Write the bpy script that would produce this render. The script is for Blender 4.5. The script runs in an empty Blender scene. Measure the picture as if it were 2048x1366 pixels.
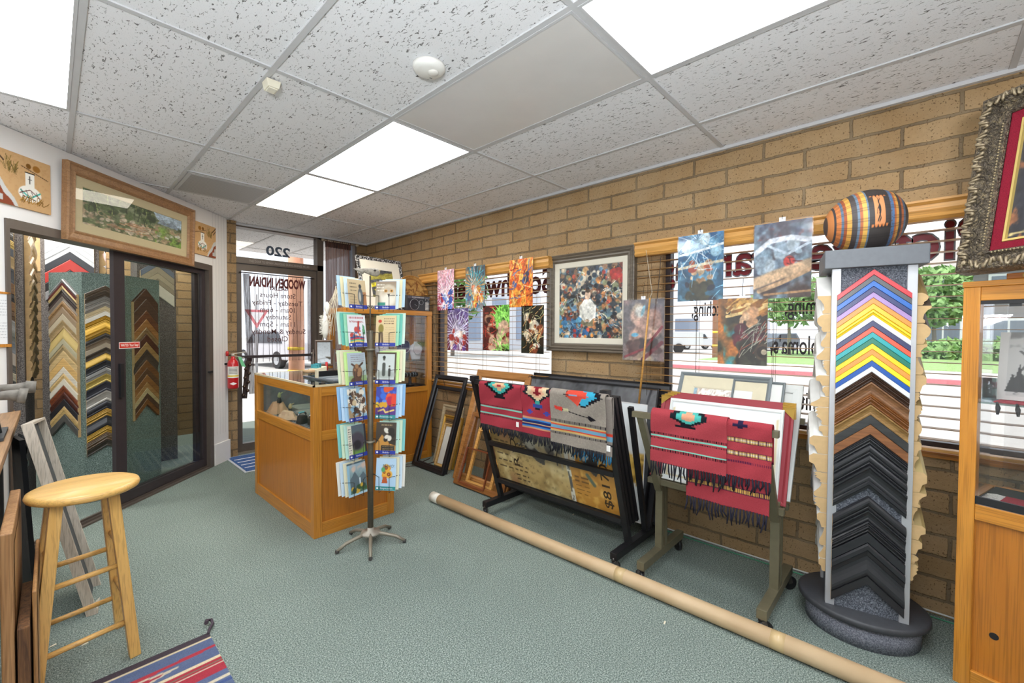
import bpy, math, random
import numpy as np
from mathutils import Matrix, Vector, Quaternion

S = bpy.context.scene
COL = S.collection
PI = math.pi

# ------------------------------------------------------------------ camera
EYE = 1.38                      # lens height above the carpet
FPX = 867.8                     # focal length in pixels of the 2048-wide frame
YAW, PITCH, ROLL = math.radians(43.266), math.radians(-1.253), math.radians(0.326)
CEIL = 2.566
_f = Vector((math.cos(PITCH) * math.cos(YAW), math.cos(PITCH) * math.sin(YAW), math.sin(PITCH)))
_r = _f.cross(Vector((0, 0, 1))).normalized()
_u = _r.cross(_f)
_c, _s = math.cos(ROLL), math.sin(ROLL)
_r, _u = _c * _r + _s * _u, -_s * _r + _c * _u
cd = bpy.data.cameras.new('camera')
cam = bpy.data.objects.new('camera', cd)
COL.objects.link(cam)
cam.matrix_world = Matrix(((_r.x, _u.x, -_f.x, 0), (_r.y, _u.y, -_f.y, 0), (_r.z, _u.z, -_f.z, EYE), (0, 0, 0, 1)))
cd.sensor_width = 36
cd.lens = FPX / 2048 * 36
cd.clip_start = 0.02
cd.clip_end = 400
S.camera = cam

# ------------------------------------------------------------------ sky, sun, exposure
S.view_settings.view_transform = 'Standard'
S.view_settings.look = 'None'
S.view_settings.exposure = 0.0
S.view_settings.gamma = 1.0
S.view_settings.use_curve_mapping = False
SKY_STRENGTH = 1.9
SUN_STRENGTH = 4.2
PANEL_STRENGTH = 11.0
w = bpy.data.worlds.new('sky')
S.world = w
w.use_nodes = True
wn = w.node_tree.nodes
wn['Background'].inputs[0].default_value = (0.86, 0.92, 1.0, 1)
wn['Background'].inputs[1].default_value = SKY_STRENGTH
sl = bpy.data.lights.new('sun', 'SUN')
sl.energy = SUN_STRENGTH
sl.angle = 0.009
sl.color = (1.0, 0.96, 0.9)
sun = bpy.data.objects.new('sun', sl)
COL.objects.link(sun)
sun.rotation_euler = Vector((0.42, -0.30, -1.0)).to_track_quat('-Z', 'Y').to_euler()

# the photographer's flash, bounced off the ceiling from behind the camera
al = bpy.data.lights.new('bounce_flash', 'AREA')
al.energy = 108
al.shape = 'DISK'
al.size = 0.5
al.color = (0.93, 0.965, 1.0)
flash = bpy.data.objects.new('bounce_flash', al)
COL.objects.link(flash)
flash.location = (-0.55, -0.45, 1.55)
flash.rotation_euler = Vector((0.35, 0.33, 1.0)).to_track_quat('-Z', 'Y').to_euler()


def ray(px, py):
    v = Vector(((px - 1024) / FPX, -(py - 683) / FPX, -1.0))
    return _r * v.x + _u * v.y - _f * v.z


def hx(px, py, X):
    d = ray(px, py)
    return d * (X / d.x) + Vector((0, 0, EYE))


def hy(px, py, Y):
    d = ray(px, py)
    return d * (Y / d.y) + Vector((0, 0, EYE))


def hz(px, py, Z):
    d = ray(px, py)
    return d * ((Z - EYE) / d.z) + Vector((0, 0, EYE))


# ------------------------------------------------------------------ colour and material helpers
def lin(c):
    if isinstance(c, str):
        c = tuple(int(c[i:i + 2], 16) / 255 for i in (0, 2, 4))
    return tuple(x / 12.92 if x <= 0.04045 else ((x + 0.055) / 1.055) ** 2.4 for x in c)


def rgba(c):
    return (*lin(c), 1.0)


class NT:
    """small node-tree writer"""
    def __init__(s, name):
        s.m = bpy.data.materials.new(name)
        s.m.use_nodes = True
        s.t = s.m.node_tree
        s.b = s.t.nodes['Principled BSDF']
        s.out = s.t.nodes['Material Output']

    def n(s, typ, **k):
        nd = s.t.nodes.new('ShaderNode' + typ)
        for a, v in k.items():
            setattr(nd, a, v)
        return nd

    def l(s, a, b):
        s.t.links.new(a, b)

    def co(s, scale=(1, 1, 1), kind='Object'):
        tc = s.n('TexCoord')
        mp = s.n('Mapping')
        mp.inputs['Scale'].default_value = scale
        s.l(tc.outputs[kind], mp.inputs[0])
        return mp.outputs[0]

    def noise(s, vec, scale, detail=2, rough=0.5, dist=0.0):
        nd = s.n('TexNoise')
        nd.inputs['Scale'].default_value = scale
        nd.inputs['Detail'].default_value = detail
        nd.inputs['Roughness'].default_value = rough
        nd.inputs['Distortion'].default_value = dist
        s.l(vec, nd.inputs['Vector'])
        return nd.outputs['Fac']

    def ramp(s, fac, stops, interp='LINEAR'):
        nd = s.n('ValToRGB')
        nd.color_ramp.interpolation = interp
        e = nd.color_ramp.elements
        while len(e) < len(stops):
            e.new(0.5)
        for i, (p, c) in enumerate(stops):
            e[i].position = p
            e[i].color = rgba(c) if not isinstance(c, (int, float)) else (c, c, c, 1)
        s.l(fac, nd.inputs[0])
        return nd.outputs[0]

    def mix(s, fac, a, b, blend='MIX'):
        nd = s.n('Mix', data_type='RGBA', blend_type=blend)
        for sock, v in ((nd.inputs[0], fac), (nd.inputs[6], a), (nd.inputs[7], b)):
            if hasattr(v, 'is_output'):
                s.l(v, sock)
            elif isinstance(v, (int, float)):
                sock.default_value = v
            else:
                sock.default_value = rgba(v)
        return nd.outputs[2]

    def math(s, op, a, b=0.0, c=0.0):
        nd = s.n('Math', operation=op)
        for sock, v in zip(nd.inputs, (a, b, c)):
            if hasattr(v, 'is_output'):
                s.l(v, sock)
            else:
                sock.default_value = v
        return nd.outputs[0]

    def bump(s, hgt, strength=0.3, dist=0.01):
        nd = s.n('Bump')
        nd.inputs['Strength'].default_value = strength
        nd.inputs['Distance'].default_value = dist
        s.l(hgt, nd.inputs['Height'])
        s.l(nd.outputs[0], s.b.inputs['Normal'])

    def col(s, c):
        if hasattr(c, 'is_output'):
            s.l(c, s.b.inputs['Base Color'])
        else:
            s.b.inputs['Base Color'].default_value = rgba(c)

    def set(s, rough=None, metal=None, spec=None, coat=None, trans=None):
        i = s.b.inputs
        if rough is not None: i['Roughness'].default_value = rough
        if metal is not None: i['Metallic'].default_value = metal
        if spec is not None: i['Specular IOR Level'].default_value = spec
        if coat is not None:
            i['Coat Weight'].default_value = coat
            i['Coat Roughness'].default_value = 0.12
        return s


_mats = {}


def cached(fn):
    def g(*a, **k):
        key = (fn.__name__, a, tuple(sorted(k.items())))
        if key not in _mats:
            _mats[key] = fn(*a, **k)
        return _mats[key]
    return g


@cached
def plain(c, rough=0.5, metal=0.0, var=0.06, scale=14.0, spec=0.5, coat=None):
    t = NT('plain')
    f = t.noise(t.co(), scale, 3)
    k = lin(c)
    lo = tuple(x * (1 - var * 1.6) for x in k)
    hi = tuple(min(1, x * (1 + var * 1.6)) for x in k)
    nd = t.n('Mix', data_type='RGBA')
    t.l(f, nd.inputs[0])
    nd.inputs[6].default_value = (*lo, 1)
    nd.inputs[7].default_value = (*hi, 1)
    t.col(nd.outputs[2])
    t.set(rough, metal, spec, coat)
    return t.m


@cached
def wood(c1, c2, axis='z', rough=0.38, grain=1.0, coat=None):
    t = NT('wood')
    sc = {'x': (1.2, 22, 22), 'y': (22, 1.2, 22), 'z': (22, 22, 1.2)}[axis]
    v = t.co(sc)
    a = t.noise(v, 1.6 * grain, 5, 0.6, 1.2)
    v2 = t.co({'x': (3, 160, 160), 'y': (160, 3, 160), 'z': (160, 160, 3)}[axis])
    b = t.noise(v2, 1.5, 2)
    c = t.mix(t.ramp(a, [(0.3, 0.0), (0.7, 1.0)]), c1, c2)
    d = t.mix(t.ramp(b, [(0.50, 0.0), (0.62, 0.35)]), c, tuple(x * 0.62 for x in hexf(c2)))
    t.col(d)
    t.set(rough, coat=coat)
    t.bump(b, 0.08, 0.002)
    return t.m


def hexf(c):
    if isinstance(c, str):
        return tuple(int(c[i:i + 2], 16) / 255 for i in (0, 2, 4))
    return c


@cached
def carpet(c0, c1, c2, scale=260.0, rough=0.95, bump=0.6):
    t = NT('carpet')
    v = t.co()
    a = t.noise(v, scale, 2, 0.7)
    b = t.noise(v, 2.2, 3)
    vo = t.n('TexVoronoi')
    vo.inputs['Scale'].default_value = scale * 0.8
    t.l(v, vo.inputs['Vector'])
    c = t.ramp(a, [(0.34, c0), (0.5, c1), (0.66, c2)])
    c = t.mix(t.ramp(b, [(0.35, 0.0), (0.7, 0.22)]), c, tuple(x * 0.85 for x in hexf(c1)))
    t.col(c)
    t.set(rough, spec=0.1)
    t.bump(vo.outputs['Distance'], bump, 0.006)
    return t.m


@cached
def emit(c, strength):
    t = NT('lamp_light')
    t.b.inputs['Base Color'].default_value = rgba(c)
    t.b.inputs['Emission Color'].default_value = rgba(c)
    t.b.inputs['Emission Strength'].default_value = strength
    return t.m


@cached
def glass(tint='ffffff', clear=0.93, rough=0.02, spec=1.0):
    """thin sheet: mostly clear, mirror-like at a grazing angle"""
    t = NT('sheet_glass')
    tr = t.n('BsdfTransparent')
    tr.inputs[0].default_value = tuple(x * clear for x in lin(tint)) + (1,)
    gl = t.n('BsdfGlossy')
    gl.inputs['Roughness'].default_value = rough
    gl.inputs['Color'].default_value = (0.9 * spec, 0.92 * spec, 0.95 * spec, 1)
    lw = t.n('LayerWeight')
    lw.inputs[0].default_value = 0.5
    k = t.math('MULTIPLY_ADD', t.math('POWER', lw.outputs['Facing'], 5.0), 0.9, 0.045)
    ms = t.n('MixShader')
    t.l(k, ms.inputs[0])
    t.l(tr.outputs[0], ms.inputs[1])
    t.l(gl.outputs[0], ms.inputs[2])
    t.l(ms.outputs[0], t.out.inputs[0])
    return t.m


@cached
def sheer(c, clear=0.45, freq=60.0, lo=0.5, hi=1.0):
    """open-weave cloth; share of light passing straight through"""
    t = NT('sheer_cloth')
    tr = t.n('BsdfTransparent')
    df = t.n('BsdfDiffuse')
    df.inputs[0].default_value = rgba(c)
    tl = t.n('BsdfTranslucent')
    tl.inputs[0].default_value = rgba(c)
    m1 = t.n('MixShader')
    m1.inputs[0].default_value = 0.5
    t.l(df.outputs[0], m1.inputs[1])
    t.l(tl.outputs[0], m1.inputs[2])
    f = t.noise(t.co((freq, freq, 1.0)), 1.0, 2)
    k = t.math('MULTIPLY', t.ramp(f, [(0.35, lo), (0.65, hi)]), clear)
    m2 = t.n('MixShader')
    t.l(k, m2.inputs[0])
    t.l(m1.outputs[0], m2.inputs[1])
    t.l(tr.outputs[0], m2.inputs[2])
    t.l(m2.outputs[0], t.out.inputs[0])
    return t.m


@cached
def painted(rough=0.5, coat=None, spec=0.5, weave=0.0):
    """printed / woven surface: the picture is stored per vertex by the painter below"""
    t = NT('printed_picture')
    a = t.n('VertexColor')
    a.layer_name = 'ink'
    c = a.outputs[0]
    if weave:
        wv = t.noise(t.co(), 520, 2)
        c = t.mix(t.ramp(wv, [(0.35, weave), (0.6, 0.0)]), c, '0a0808')
        t.bump(wv, 0.5, 0.004)
    t.col(c)
    t.set(rough, spec=spec, coat=coat)
    return t.m


@cached
def cloth(c, var=0.12, rough=0.95):
    t = NT('cloth')
    v = t.co()
    a = t.noise(v, 420, 2)
    k = hexf(c)
    t.col(t.ramp(a, [(0.3, tuple(x * (1 - var) for x in k)), (0.7, tuple(min(1, x * (1 + var)) for x in k))]))
    t.set(rough, spec=0.1)
    t.bump(a, 0.4, 0.003)
    return t.m


@cached
def brick(tone=1.0, upright=0.0):
    t = NT('slump_block')
    tc = t.n('TexCoord')
    ge = t.n('NewGeometry')
    sp = t.n('SeparateXYZ')
    t.l(tc.outputs['Object'], sp.inputs[0])
    sn = t.n('SeparateXYZ')
    t.l(ge.outputs['True Normal'], sn.inputs[0])
    isx = t.math('GREATER_THAN', t.math('ABSOLUTE', sn.outputs[0]), 0.6)
    uu = t.n('Mix', data_type='FLOAT')
    t.l(isx, uu.inputs[0])
    t.l(sp.outputs[0], uu.inputs[2])
    t.l(sp.outputs[1], uu.inputs[3])
    cb = t.n('CombineXYZ')
    t.l(uu.outputs[0], cb.inputs[0])
    t.l(sp.outputs[2], cb.inputs[1])
    # wobble the joints so the blocks look slumped
    nz = t.n('TexNoise')
    nz.inputs['Scale'].default_value = 11
    nz.inputs['Detail'].default_value = 7
    nz.inputs['Roughness'].default_value = 0.68
    t.l(tc.outputs['Object'], nz.inputs['Vector'])
    sub = t.n('VectorMath', operation='SUBTRACT')
    t.l(nz.outputs['Color'], sub.inputs[0])
    sub.inputs[1].default_value = (0.5, 0.5, 0.5)
    sca = t.n('VectorMath', operation='SCALE')
    sca.inputs['Scale'].default_value = 0.021
    t.l(sub.outputs[0], sca.inputs[0])
    add = t.n('VectorMath', operation='ADD')
    t.l(cb.outputs[0], add.inputs[0])
    t.l(sca.outputs[0], add.inputs[1])
    mp = t.n('Mapping')
    mp.inputs['Location'].default_value = (0.1225, 0.031, 0)
    t.l(add.outputs[0], mp.inputs[0])
    br = t.n('TexBrick')
    br.offset = 0.5
    br.inputs['Scale'].default_value = 1.0
    br.inputs['Mortar Size'].default_value = 0.0085
    br.inputs['Mortar Smooth'].default_value = 0.35
    br.inputs['Brick Width'].default_value = 0.417
    br.inputs['Row Height'].default_value = 0.107
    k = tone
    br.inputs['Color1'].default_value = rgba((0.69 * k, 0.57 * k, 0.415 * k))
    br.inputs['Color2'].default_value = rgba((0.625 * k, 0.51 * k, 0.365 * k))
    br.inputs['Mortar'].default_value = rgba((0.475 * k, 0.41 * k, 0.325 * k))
    t.l(mp.outputs[0], br.inputs['Vector'])
    g = t.noise(tc.outputs['Object'], 60, 4, 0.7)
    g2 = t.noise(tc.outputs['Object'], 5, 3)
    c = t.mix(t.ramp(g, [(0.3, 0.0), (0.75, 0.3)]), br.outputs['Color'], (0.50 * k, 0.405 * k, 0.30 * k))
    c = t.mix(t.ramp(g2, [(0.4, 0.0), (0.75, 0.35)]), c, (0.73 * k, 0.645 * k, 0.52 * k))
    pits = t.noise(tc.outputs['Object'], 115, 2)
    c = t.mix(t.ramp(pits, [(0.62, 0.0), (0.69, 0.8)]), c, (0.36 * k, 0.28 * k, 0.2 * k))
    t.col(c)
    t.set(0.95, spec=0.1)
    hh = t.math('ADD', t.math('MULTIPLY', br.outputs['Fac'], -1.0), t.math('MULTIPLY', g, 0.45))
    t.bump(hh, 0.75, 0.012)
    return t.m


@cached
def acoustic():
    """fissured mineral-fibre ceiling board"""
    t = NT('ceiling_board')
    v = t.co((1, 1, 1))
    pin = t.noise(v, 330, 2, 0.6)
    fis = t.noise(t.co((100, 38, 1)), 1.0, 2, 0.55, 1.0)
    gate = t.noise(v, 17, 2)
    fm = t.math('MULTIPLY', t.ramp(fis, [(0.615, 0.0), (0.655, 1.0)]), t.ramp(gate, [(0.30, 0.35), (0.5, 1.0)]))
    pm = t.ramp(pin, [(0.63, 0.0), (0.69, 0.7)])
    c = t.mix(pm, 'efeff2', 'b2b2b4')
    c = t.mix(fm, c, '706e6e')
    t.col(c)
    t.set(0.95, spec=0.05)
    return t.m


# ------------------------------------------------------------------ mesh helpers
class MB:
    """collects shapes that become ONE mesh object"""
    def __init__(s):
        s.v, s.f, s.mi, s.sm = [], [], [], []
        s.cur = 0
        s.smooth = False

    def add(s, vs, fs, mi=None, smooth=None):
        b = len(s.v)
        s.v += [tuple(p) for p in vs]
        for f in fs:
            s.f.append([b + i for i in f])
            s.mi.append(s.cur if mi is None else mi)
            s.sm.append(s.smooth if smooth is None else smooth)
        return s

    def box(s, lo, hi, M=None, mi=None):
        x0, y0, z0 = lo
        x1, y1, z1 = hi
        vs = [(x0, y0, z0), (x1, y0, z0), (x1, y1, z0), (x0, y1, z0), (x0, y0, z1), (x1, y0, z1), (x1, y1, z1), (x0, y1, z1)]
        if M is not None:
            vs = [M @ Vector(p) for p in vs]
        return s.add(vs, [(3, 2, 1, 0), (4, 5, 6, 7), (0, 1, 5, 4), (1, 2, 6, 5), (2, 3, 7, 6), (3, 0, 4, 7)], mi, False)

    def cbox(s, c, size, M=None, mi=None):
        return s.box([c[i] - size[i] / 2 for i in range(3)], [c[i] + size[i] / 2 for i in range(3)], M, mi)

    def bar(s, a, b, wd, th, up=(0, 0, 1), mi=None):
        """rectangular bar from a to b; wd across, th along 'up'"""
        a, b = Vector(a), Vector(b)
        d = (b - a).normalized()
        sx = d.cross(Vector(up))
        if sx.length < 1e-4:
            sx = d.cross(Vector((1, 0, 0)))
        sx.normalize()
        uz = sx.cross(d)
        vs = []
        for p in (a, b):
            for (i, j) in ((-1, -1), (1, -1), (1, 1), (-1, 1)):
                vs.append(p + sx * (i * wd / 2) + uz * (j * th / 2))
        return s.add(vs, [(0, 1, 2, 3), (7, 6, 5, 4), (0, 4, 5, 1), (1, 5, 6, 2), (2, 6, 7, 3), (3, 7, 4, 0)], mi, False)

    def tube(s, pts, r, n=8, mi=None, cap=True, smooth=True, closed=False):
        pts = [Vector(p) for p in pts]
        m = len(pts)
        rs = r if isinstance(r, (list, tuple)) else [r] * m
        prev = None
        vs = []
        for i, p in enumerate(pts):
            if closed:
                d = pts[(i + 1) % m] - pts[i - 1]
            else:
                d = pts[min(i + 1, m - 1)] - pts[max(i - 1, 0)]
            d.normalize()
            if prev is None:
                a = d.cross(Vector((0, 0, 1)))
                if a.length < 1e-3:
                    a = d.cross(Vector((1, 0, 0)))
            else:
                a = prev - d * prev.dot(d)
            a.normalize()
            prev = a
            b = d.cross(a)
            for k in range(n):
                t = 2 * PI * k / n
                vs.append(p + (a * math.cos(t) + b * math.sin(t)) * rs[i])
        fs = []
        for i in range(m if closed else m - 1):
            j = (i + 1) % m
            for k in range(n):
                k2 = (k + 1) % n
                fs.append((i * n + k, i * n + k2, j * n + k2, j * n + k))
        s.add(vs, fs, mi, smooth)
        if cap and not closed:
            b = len(s.v) - len(vs)
            for ring, rev in ((0, True), (m - 1, False)):
                f = [b + ring * n + k for k in range(n)]
                s.f.append(f[::-1] if rev else f)
                s.mi.append(s.cur if mi is None else mi)
                s.sm.append(False)
        return s

    def cyl(s, c, r, h, n=24, axis='z', mi=None):
        c = Vector(c)
        d = {'x': Vector((1, 0, 0)), 'y': Vector((0, 1, 0)), 'z': Vector((0, 0, 1))}[axis]
        return s.tube([c, c + d * h], r, n, mi)

    def lathe(s, prof, n=32, c=(0, 0, 0), mi=None, M=None, sy=1.0):
        vs, fs = [], []
        m = len(prof)
        for (r, z) in prof:
            for k in range(n):
                t = 2 * PI * k / n
                p = Vector((c[0] + r * math.cos(t), c[1] + r * sy * math.sin(t), c[2] + z))
                vs.append(M @ p if M is not None else p)
        for i in range(m - 1):
            for k in range(n):
                k2 = (k + 1) % n
                fs.append((i * n + k, i * n + k2, (i + 1) * n + k2, (i + 1) * n + k))
        s.add(vs, fs, mi, True)
        b = len(s.v) - len(vs)
        for i, rev in ((0, True), (m - 1, False)):
            if prof[i][0] > 1e-5:
                f = [b + i * n + k for k in range(n)]
                s.f.append(f[::-1] if rev else f)
                s.mi.append(s.cur if mi is None else mi)
                s.sm.append(False)
        return s

    def prism(s, poly, fn0, fn1, mi=None, smooth=False):
        """poly: 2D points; fn0/fn1 map them to the two end faces"""
        n = len(poly)
        vs = [fn0(*p) for p in poly] + [fn1(*p) for p in poly]
        fs = [tuple(range(n - 1, -1, -1)), tuple(range(n, 2 * n))]
        for i in range(n):
            j = (i + 1) % n
            fs.append((i, j, n + j, n + i))
        return s.add(vs, fs, mi, smooth)

    def build(s, name, mats, parent=None, world=False, bevel=0.0, base=False):
        me = bpy.data.meshes.new(name)
        vs = s.v
        loc = None
        if parent is not None and world:
            Mi = MW[parent].inverted()
            vs = [Mi @ Vector(p) for p in vs]
        elif parent is None and base:
            a = np.array([tuple(p) for p in vs])
            loc = Vector(((a[:, 0].min() + a[:, 0].max()) / 2, (a[:, 1].min() + a[:, 1].max()) / 2, a[:, 2].min()))
            vs = [Vector(p) - loc for p in vs]
        me.from_pydata([tuple(p) for p in vs], [], s.f)
        me.polygons.foreach_set('material_index', s.mi)
        me.polygons.foreach_set('use_smooth', s.sm)
        for m in (mats if isinstance(mats, (list, tuple)) else [mats]):
            me.materials.append(m)
        me.update()
        o = bpy.data.objects.new(name, me)
        COL.objects.link(o)
        if loc is not None:
            o.location = loc
        MW[o] = Matrix.Translation(loc) if loc is not None else (MW[parent].copy() if parent is not None else Matrix.Identity(4))
        if parent is not None:
            o.parent = parent
        if bevel:
            md = o.modifiers.new('edge', 'BEVEL')
            md.width = bevel
            md.segments = 2
            md.limit_method = 'ANGLE'
        return o


MW = {}


def tag(o, label, cat, group=None, kind=None):
    o['label'] = label
    o['category'] = cat
    if group:
        o['group'] = group
    if kind:
        o['kind'] = kind
    return o


def thing(name, label, cat, loc=(0, 0, 0), rot=None, group=None, M=None):
    o = bpy.data.objects.new(name, None)
    COL.objects.link(o)
    if M is None:
        M = Matrix.Translation(Vector(loc)) @ (Matrix.Rotation(rot, 4, 'Z') if isinstance(rot, (int, float)) else (rot or Matrix.Identity(4)))
    o.matrix_world = M
    o.empty_display_size = 0.05
    MW[o] = M.copy()
    return tag(o, label, cat, group)


def struct(o):
    o['kind'] = 'structure'
    return o


def frame_matrix(o, x, y, z):
    """matrix with the given axes and origin"""
    x, y, z = Vector(x).normalized(), Vector(y).normalized(), Vector(z).normalized()
    return Matrix(((x.x, y.x, z.x, o[0]), (x.y, y.y, z.y, o[1]), (x.z, y.z, z.z, o[2]), (0, 0, 0, 1)))


_text = {}


def text_geo(body, size=1.0, bold=0.0, res=3):
    """flat lettering in the xy plane, centred on the origin -> verts, faces"""
    key = (body, bold, res)
    if key not in _text:
        cu = bpy.data.curves.new('lettering', 'FONT')
        cu.body = body
        cu.align_x = 'CENTER'
        cu.align_y = 'CENTER'
        cu.size = 1.0
        cu.offset = bold
        cu.resolution_u = res
        ob = bpy.data.objects.new('lettering', cu)
        COL.objects.link(ob)
        bpy.context.view_layer.update()
        dg = bpy.context.evaluated_depsgraph_get()
        me = ob.evaluated_get(dg).to_mesh()
        vs = [tuple(v.co) for v in me.vertices]
        fs = [tuple(p.vertices) for p in me.polygons]
        ob.evaluated_get(dg).to_mesh_clear()
        bpy.data.objects.remove(ob)
        bpy.data.curves.remove(cu)
        _text[key] = (vs, fs)
    vs, fs = _text[key]
    return [(x * size, y * size, z) for x, y, z in vs], fs


def put_text(mb, body, o, u, v, height, width=None, bold=0.0, mi=None, thick=0.0, serif=False):
    """lettering with cap height ~height centred at o; u, v = reading and up directions"""
    vs, fs = text_geo(body, 1.0, bold)
    a = np.array(vs)
    x0, x1, y0, y1 = a[:, 0].min(), a[:, 0].max(), a[:, 1].min(), a[:, 1].max()
    o, u, v = Vector(o), Vector(u).normalized(), Vector(v).normalized()
    sy = height / 0.7
    sx = sy if width is None else width / (x1 - x0)
    cx = (x0 + x1) / 2
    n = u.cross(v)
    mb.add([o + u * ((x - cx) * sx) + v * (y * sy) + n * thick for x, y, z in vs], fs, mi, False)
    return mb


def copy_tree(o, loc=None, M=None):
    """copy a thing with its parts and their sub-parts"""
    c = o.copy()
    COL.objects.link(c)
    if M is not None:
        c.matrix_world = M
    elif loc is not None:
        c.location = loc
    for ch in KIDS(o):
        d = ch.copy()
        COL.objects.link(d)
        d.parent = c
        for g in KIDS(ch):
            e = g.copy()
            COL.objects.link(e)
            e.parent = d
    return c


def KIDS(o):
    return [c for c in COL.objects if c.parent == o]


# ------------------------------------------------------------------ the painter: flat pictures as per-vertex ink
class Pic:
    def __init__(s, nx, ny, bg='808080', aspect=None):
        s.nx, s.ny = nx, ny
        X, Y = np.meshgrid(np.linspace(0, 1, nx), np.linspace(0, 1, ny))
        s.asp = aspect or (nx / ny)
        s.X, s.Y = X, Y
        s.C = np.ones((ny, nx, 3)) * np.array(hexf(bg))

    def blend(s, m, c):
        m = np.clip(m, 0, 1)[..., None]
        s.C = s.C * (1 - m) + np.array(hexf(c)) * m
        return s

    def grad(s, c0, c1, ang=90):
        t = s.X * math.cos(math.radians(ang)) + s.Y * math.sin(math.radians(ang))
        t = (t - t.min()) / (t.max() - t.min())
        s.C = np.array(hexf(c0)) * (1 - t[..., None]) + np.array(hexf(c1)) * t[..., None]
        return s

    def _noise(s, freq, seed, oct=3, sx=1.0, sy=1.0):
        rng = np.random.RandomState(seed)
        out = np.zeros_like(s.X)
        amp, tot = 1.0, 0
        for o in range(oct):
            fx, fy = max(1, int(freq * sx * 2 ** o * s.asp) + 1), max(1, int(freq * sy * 2 ** o) + 1)
            g = rng.rand(fy + 2, fx + 2)
            x, y = s.X * fx, s.Y * fy
            i, j = x.astype(int), y.astype(int)
            u, v = x - i, y - j
            u, v = u * u * (3 - 2 * u), v * v * (3 - 2 * v)
            out += amp * ((g[j, i] * (1 - u) + g[j, i + 1] * u) * (1 - v) + (g[j + 1, i] * (1 - u) + g[j + 1, i + 1] * u) * v)
            tot += amp
            amp *= 0.55
        return out / tot

    def noise(s, c, freq=6, thr=0.5, soft=0.15, seed=1, oct=3, amt=1.0, sx=1.0, sy=1.0, mask=None):
        m = np.clip((s._noise(freq, seed, oct, sx, sy) - thr) / soft, 0, 1) * amt
        if mask is not None:
            m = m * mask
        return s.blend(m, c)

    def ellm(s, cx, cy, rx, ry, rot=0, soft=0.08):
        dx, dy = (s.X - cx) * s.asp, s.Y - cy
        c, q = math.cos(rot), math.sin(rot)
        a, b = dx * c + dy * q, -dx * q + dy * c
        d = np.sqrt((a / (rx)) ** 2 + (b / ry) ** 2)
        return np.clip((1 - d) / soft, 0, 1)

    def ell(s, cx, cy, rx, ry, c, rot=0, soft=0.08, amt=1.0):
        return s.blend(s.ellm(cx, cy, rx, ry, rot, soft) * amt, c)

    def polym(s, pts):
        n = len(pts)
        inside = np.zeros(s.X.shape, bool)
        for i in range(n):
            x0, y0 = pts[i]
            x1, y1 = pts[(i + 1) % n]
            if y0 == y1:
                continue
            cond = ((s.Y >= min(y0, y1)) & (s.Y < max(y0, y1)))
            xi = x0 + (s.Y - y0) * (x1 - x0) / (y1 - y0)
            inside ^= cond & (s.X < xi)
        return inside.astype(float)

    def poly(s, pts, c, amt=1.0):
        return s.blend(s.polym(pts) * amt, c)

    def rect(s, x0, y0, x1, y1, c, amt=1.0):
        return s.blend(((s.X >= x0) & (s.X <= x1) & (s.Y >= y0) & (s.Y <= y1)).astype(float) * amt, c)

    def line(s, pts, w, c, amt=1.0):
        m = np.zeros_like(s.X)
        for (x0, y0), (x1, y1) in zip(pts[:-1], pts[1:]):
            ax, ay, bx, by = x0 * s.asp, y0, x1 * s.asp, y1
            px, py = s.X * s.asp - ax, s.Y - ay
            dx, dy = bx - ax, by - ay
            t = np.clip((px * dx + py * dy) / (dx * dx + dy * dy + 1e-9), 0, 1)
            d = np.hypot(px - t * dx, py - t * dy)
            m = np.maximum(m, np.clip((w - d) / (0.4 * w) + 0.5, 0, 1))
        return s.blend(m * amt, c)

    def rays(s, cx, cy, n, c, seed=0, r0=0.0, r1=1.0, w=0.5, amt=1.0, jit=0.6):
        rng = np.random.RandomState(seed)
        dx, dy = (s.X - cx) * s.asp, s.Y - cy
        a = (np.arctan2(dy, dx) / (2 * PI)) % 1.0
        r = np.hypot(dx, dy)
        k = (a * n).astype(int) % n
        fr = (a * n) % 1.0
        L = r1 * (1 - jit * rng.rand(n))[k]
        ww = w * (0.5 + 0.8 * rng.rand(n))[k]
        m = (np.abs(fr - 0.5) < ww / 2 * np.clip(1.15 - (r - r0) / np.maximum(L - r0, 1e-3), 0, 1)) & (r > r0) & (r < L)
        return s.blend(m.astype(float) * amt, c)

    def blobs(s, n, cols, size, seed=0, box=(0, 0, 1, 1), soft=0.25, squash=0.6):
        rng = np.random.RandomState(seed)
        for i in range(n):
            cx, cy = box[0] + rng.rand() * (box[2] - box[0]), box[1] + rng.rand() * (box[3] - box[1])
            r = size * (0.5 + rng.rand())
            s.ell(cx, cy, r, r * (squash + 0.6 * rng.rand()), cols[rng.randint(len(cols))], rng.rand() * 3, soft)
        return s

    def strokes(s, n, cols, ln, w, seed=0, box=(0, 0, 1, 1), ang=None, spread=0.5):
        rng = np.random.RandomState(seed)
        for i in range(n):
            cx, cy = box[0] + rng.rand() * (box[2] - box[0]), box[1] + rng.rand() * (box[3] - box[1])
            a = (rng.rand() * 2 * PI) if ang is None else ang + (rng.rand() - 0.5) * spread
            L = ln * (0.5 + rng.rand())
            b = a + (rng.rand() - 0.5) * 0.9
            p = [(cx, cy), (cx + math.cos(a) * L / s.asp, cy + math.sin(a) * L)]
            p.append((p[1][0] + math.cos(b) * L * 0.6 / s.asp, p[1][1] + math.sin(b) * L * 0.6))
            s.line(p, w, cols[rng.randint(len(cols))])
        return s

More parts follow.
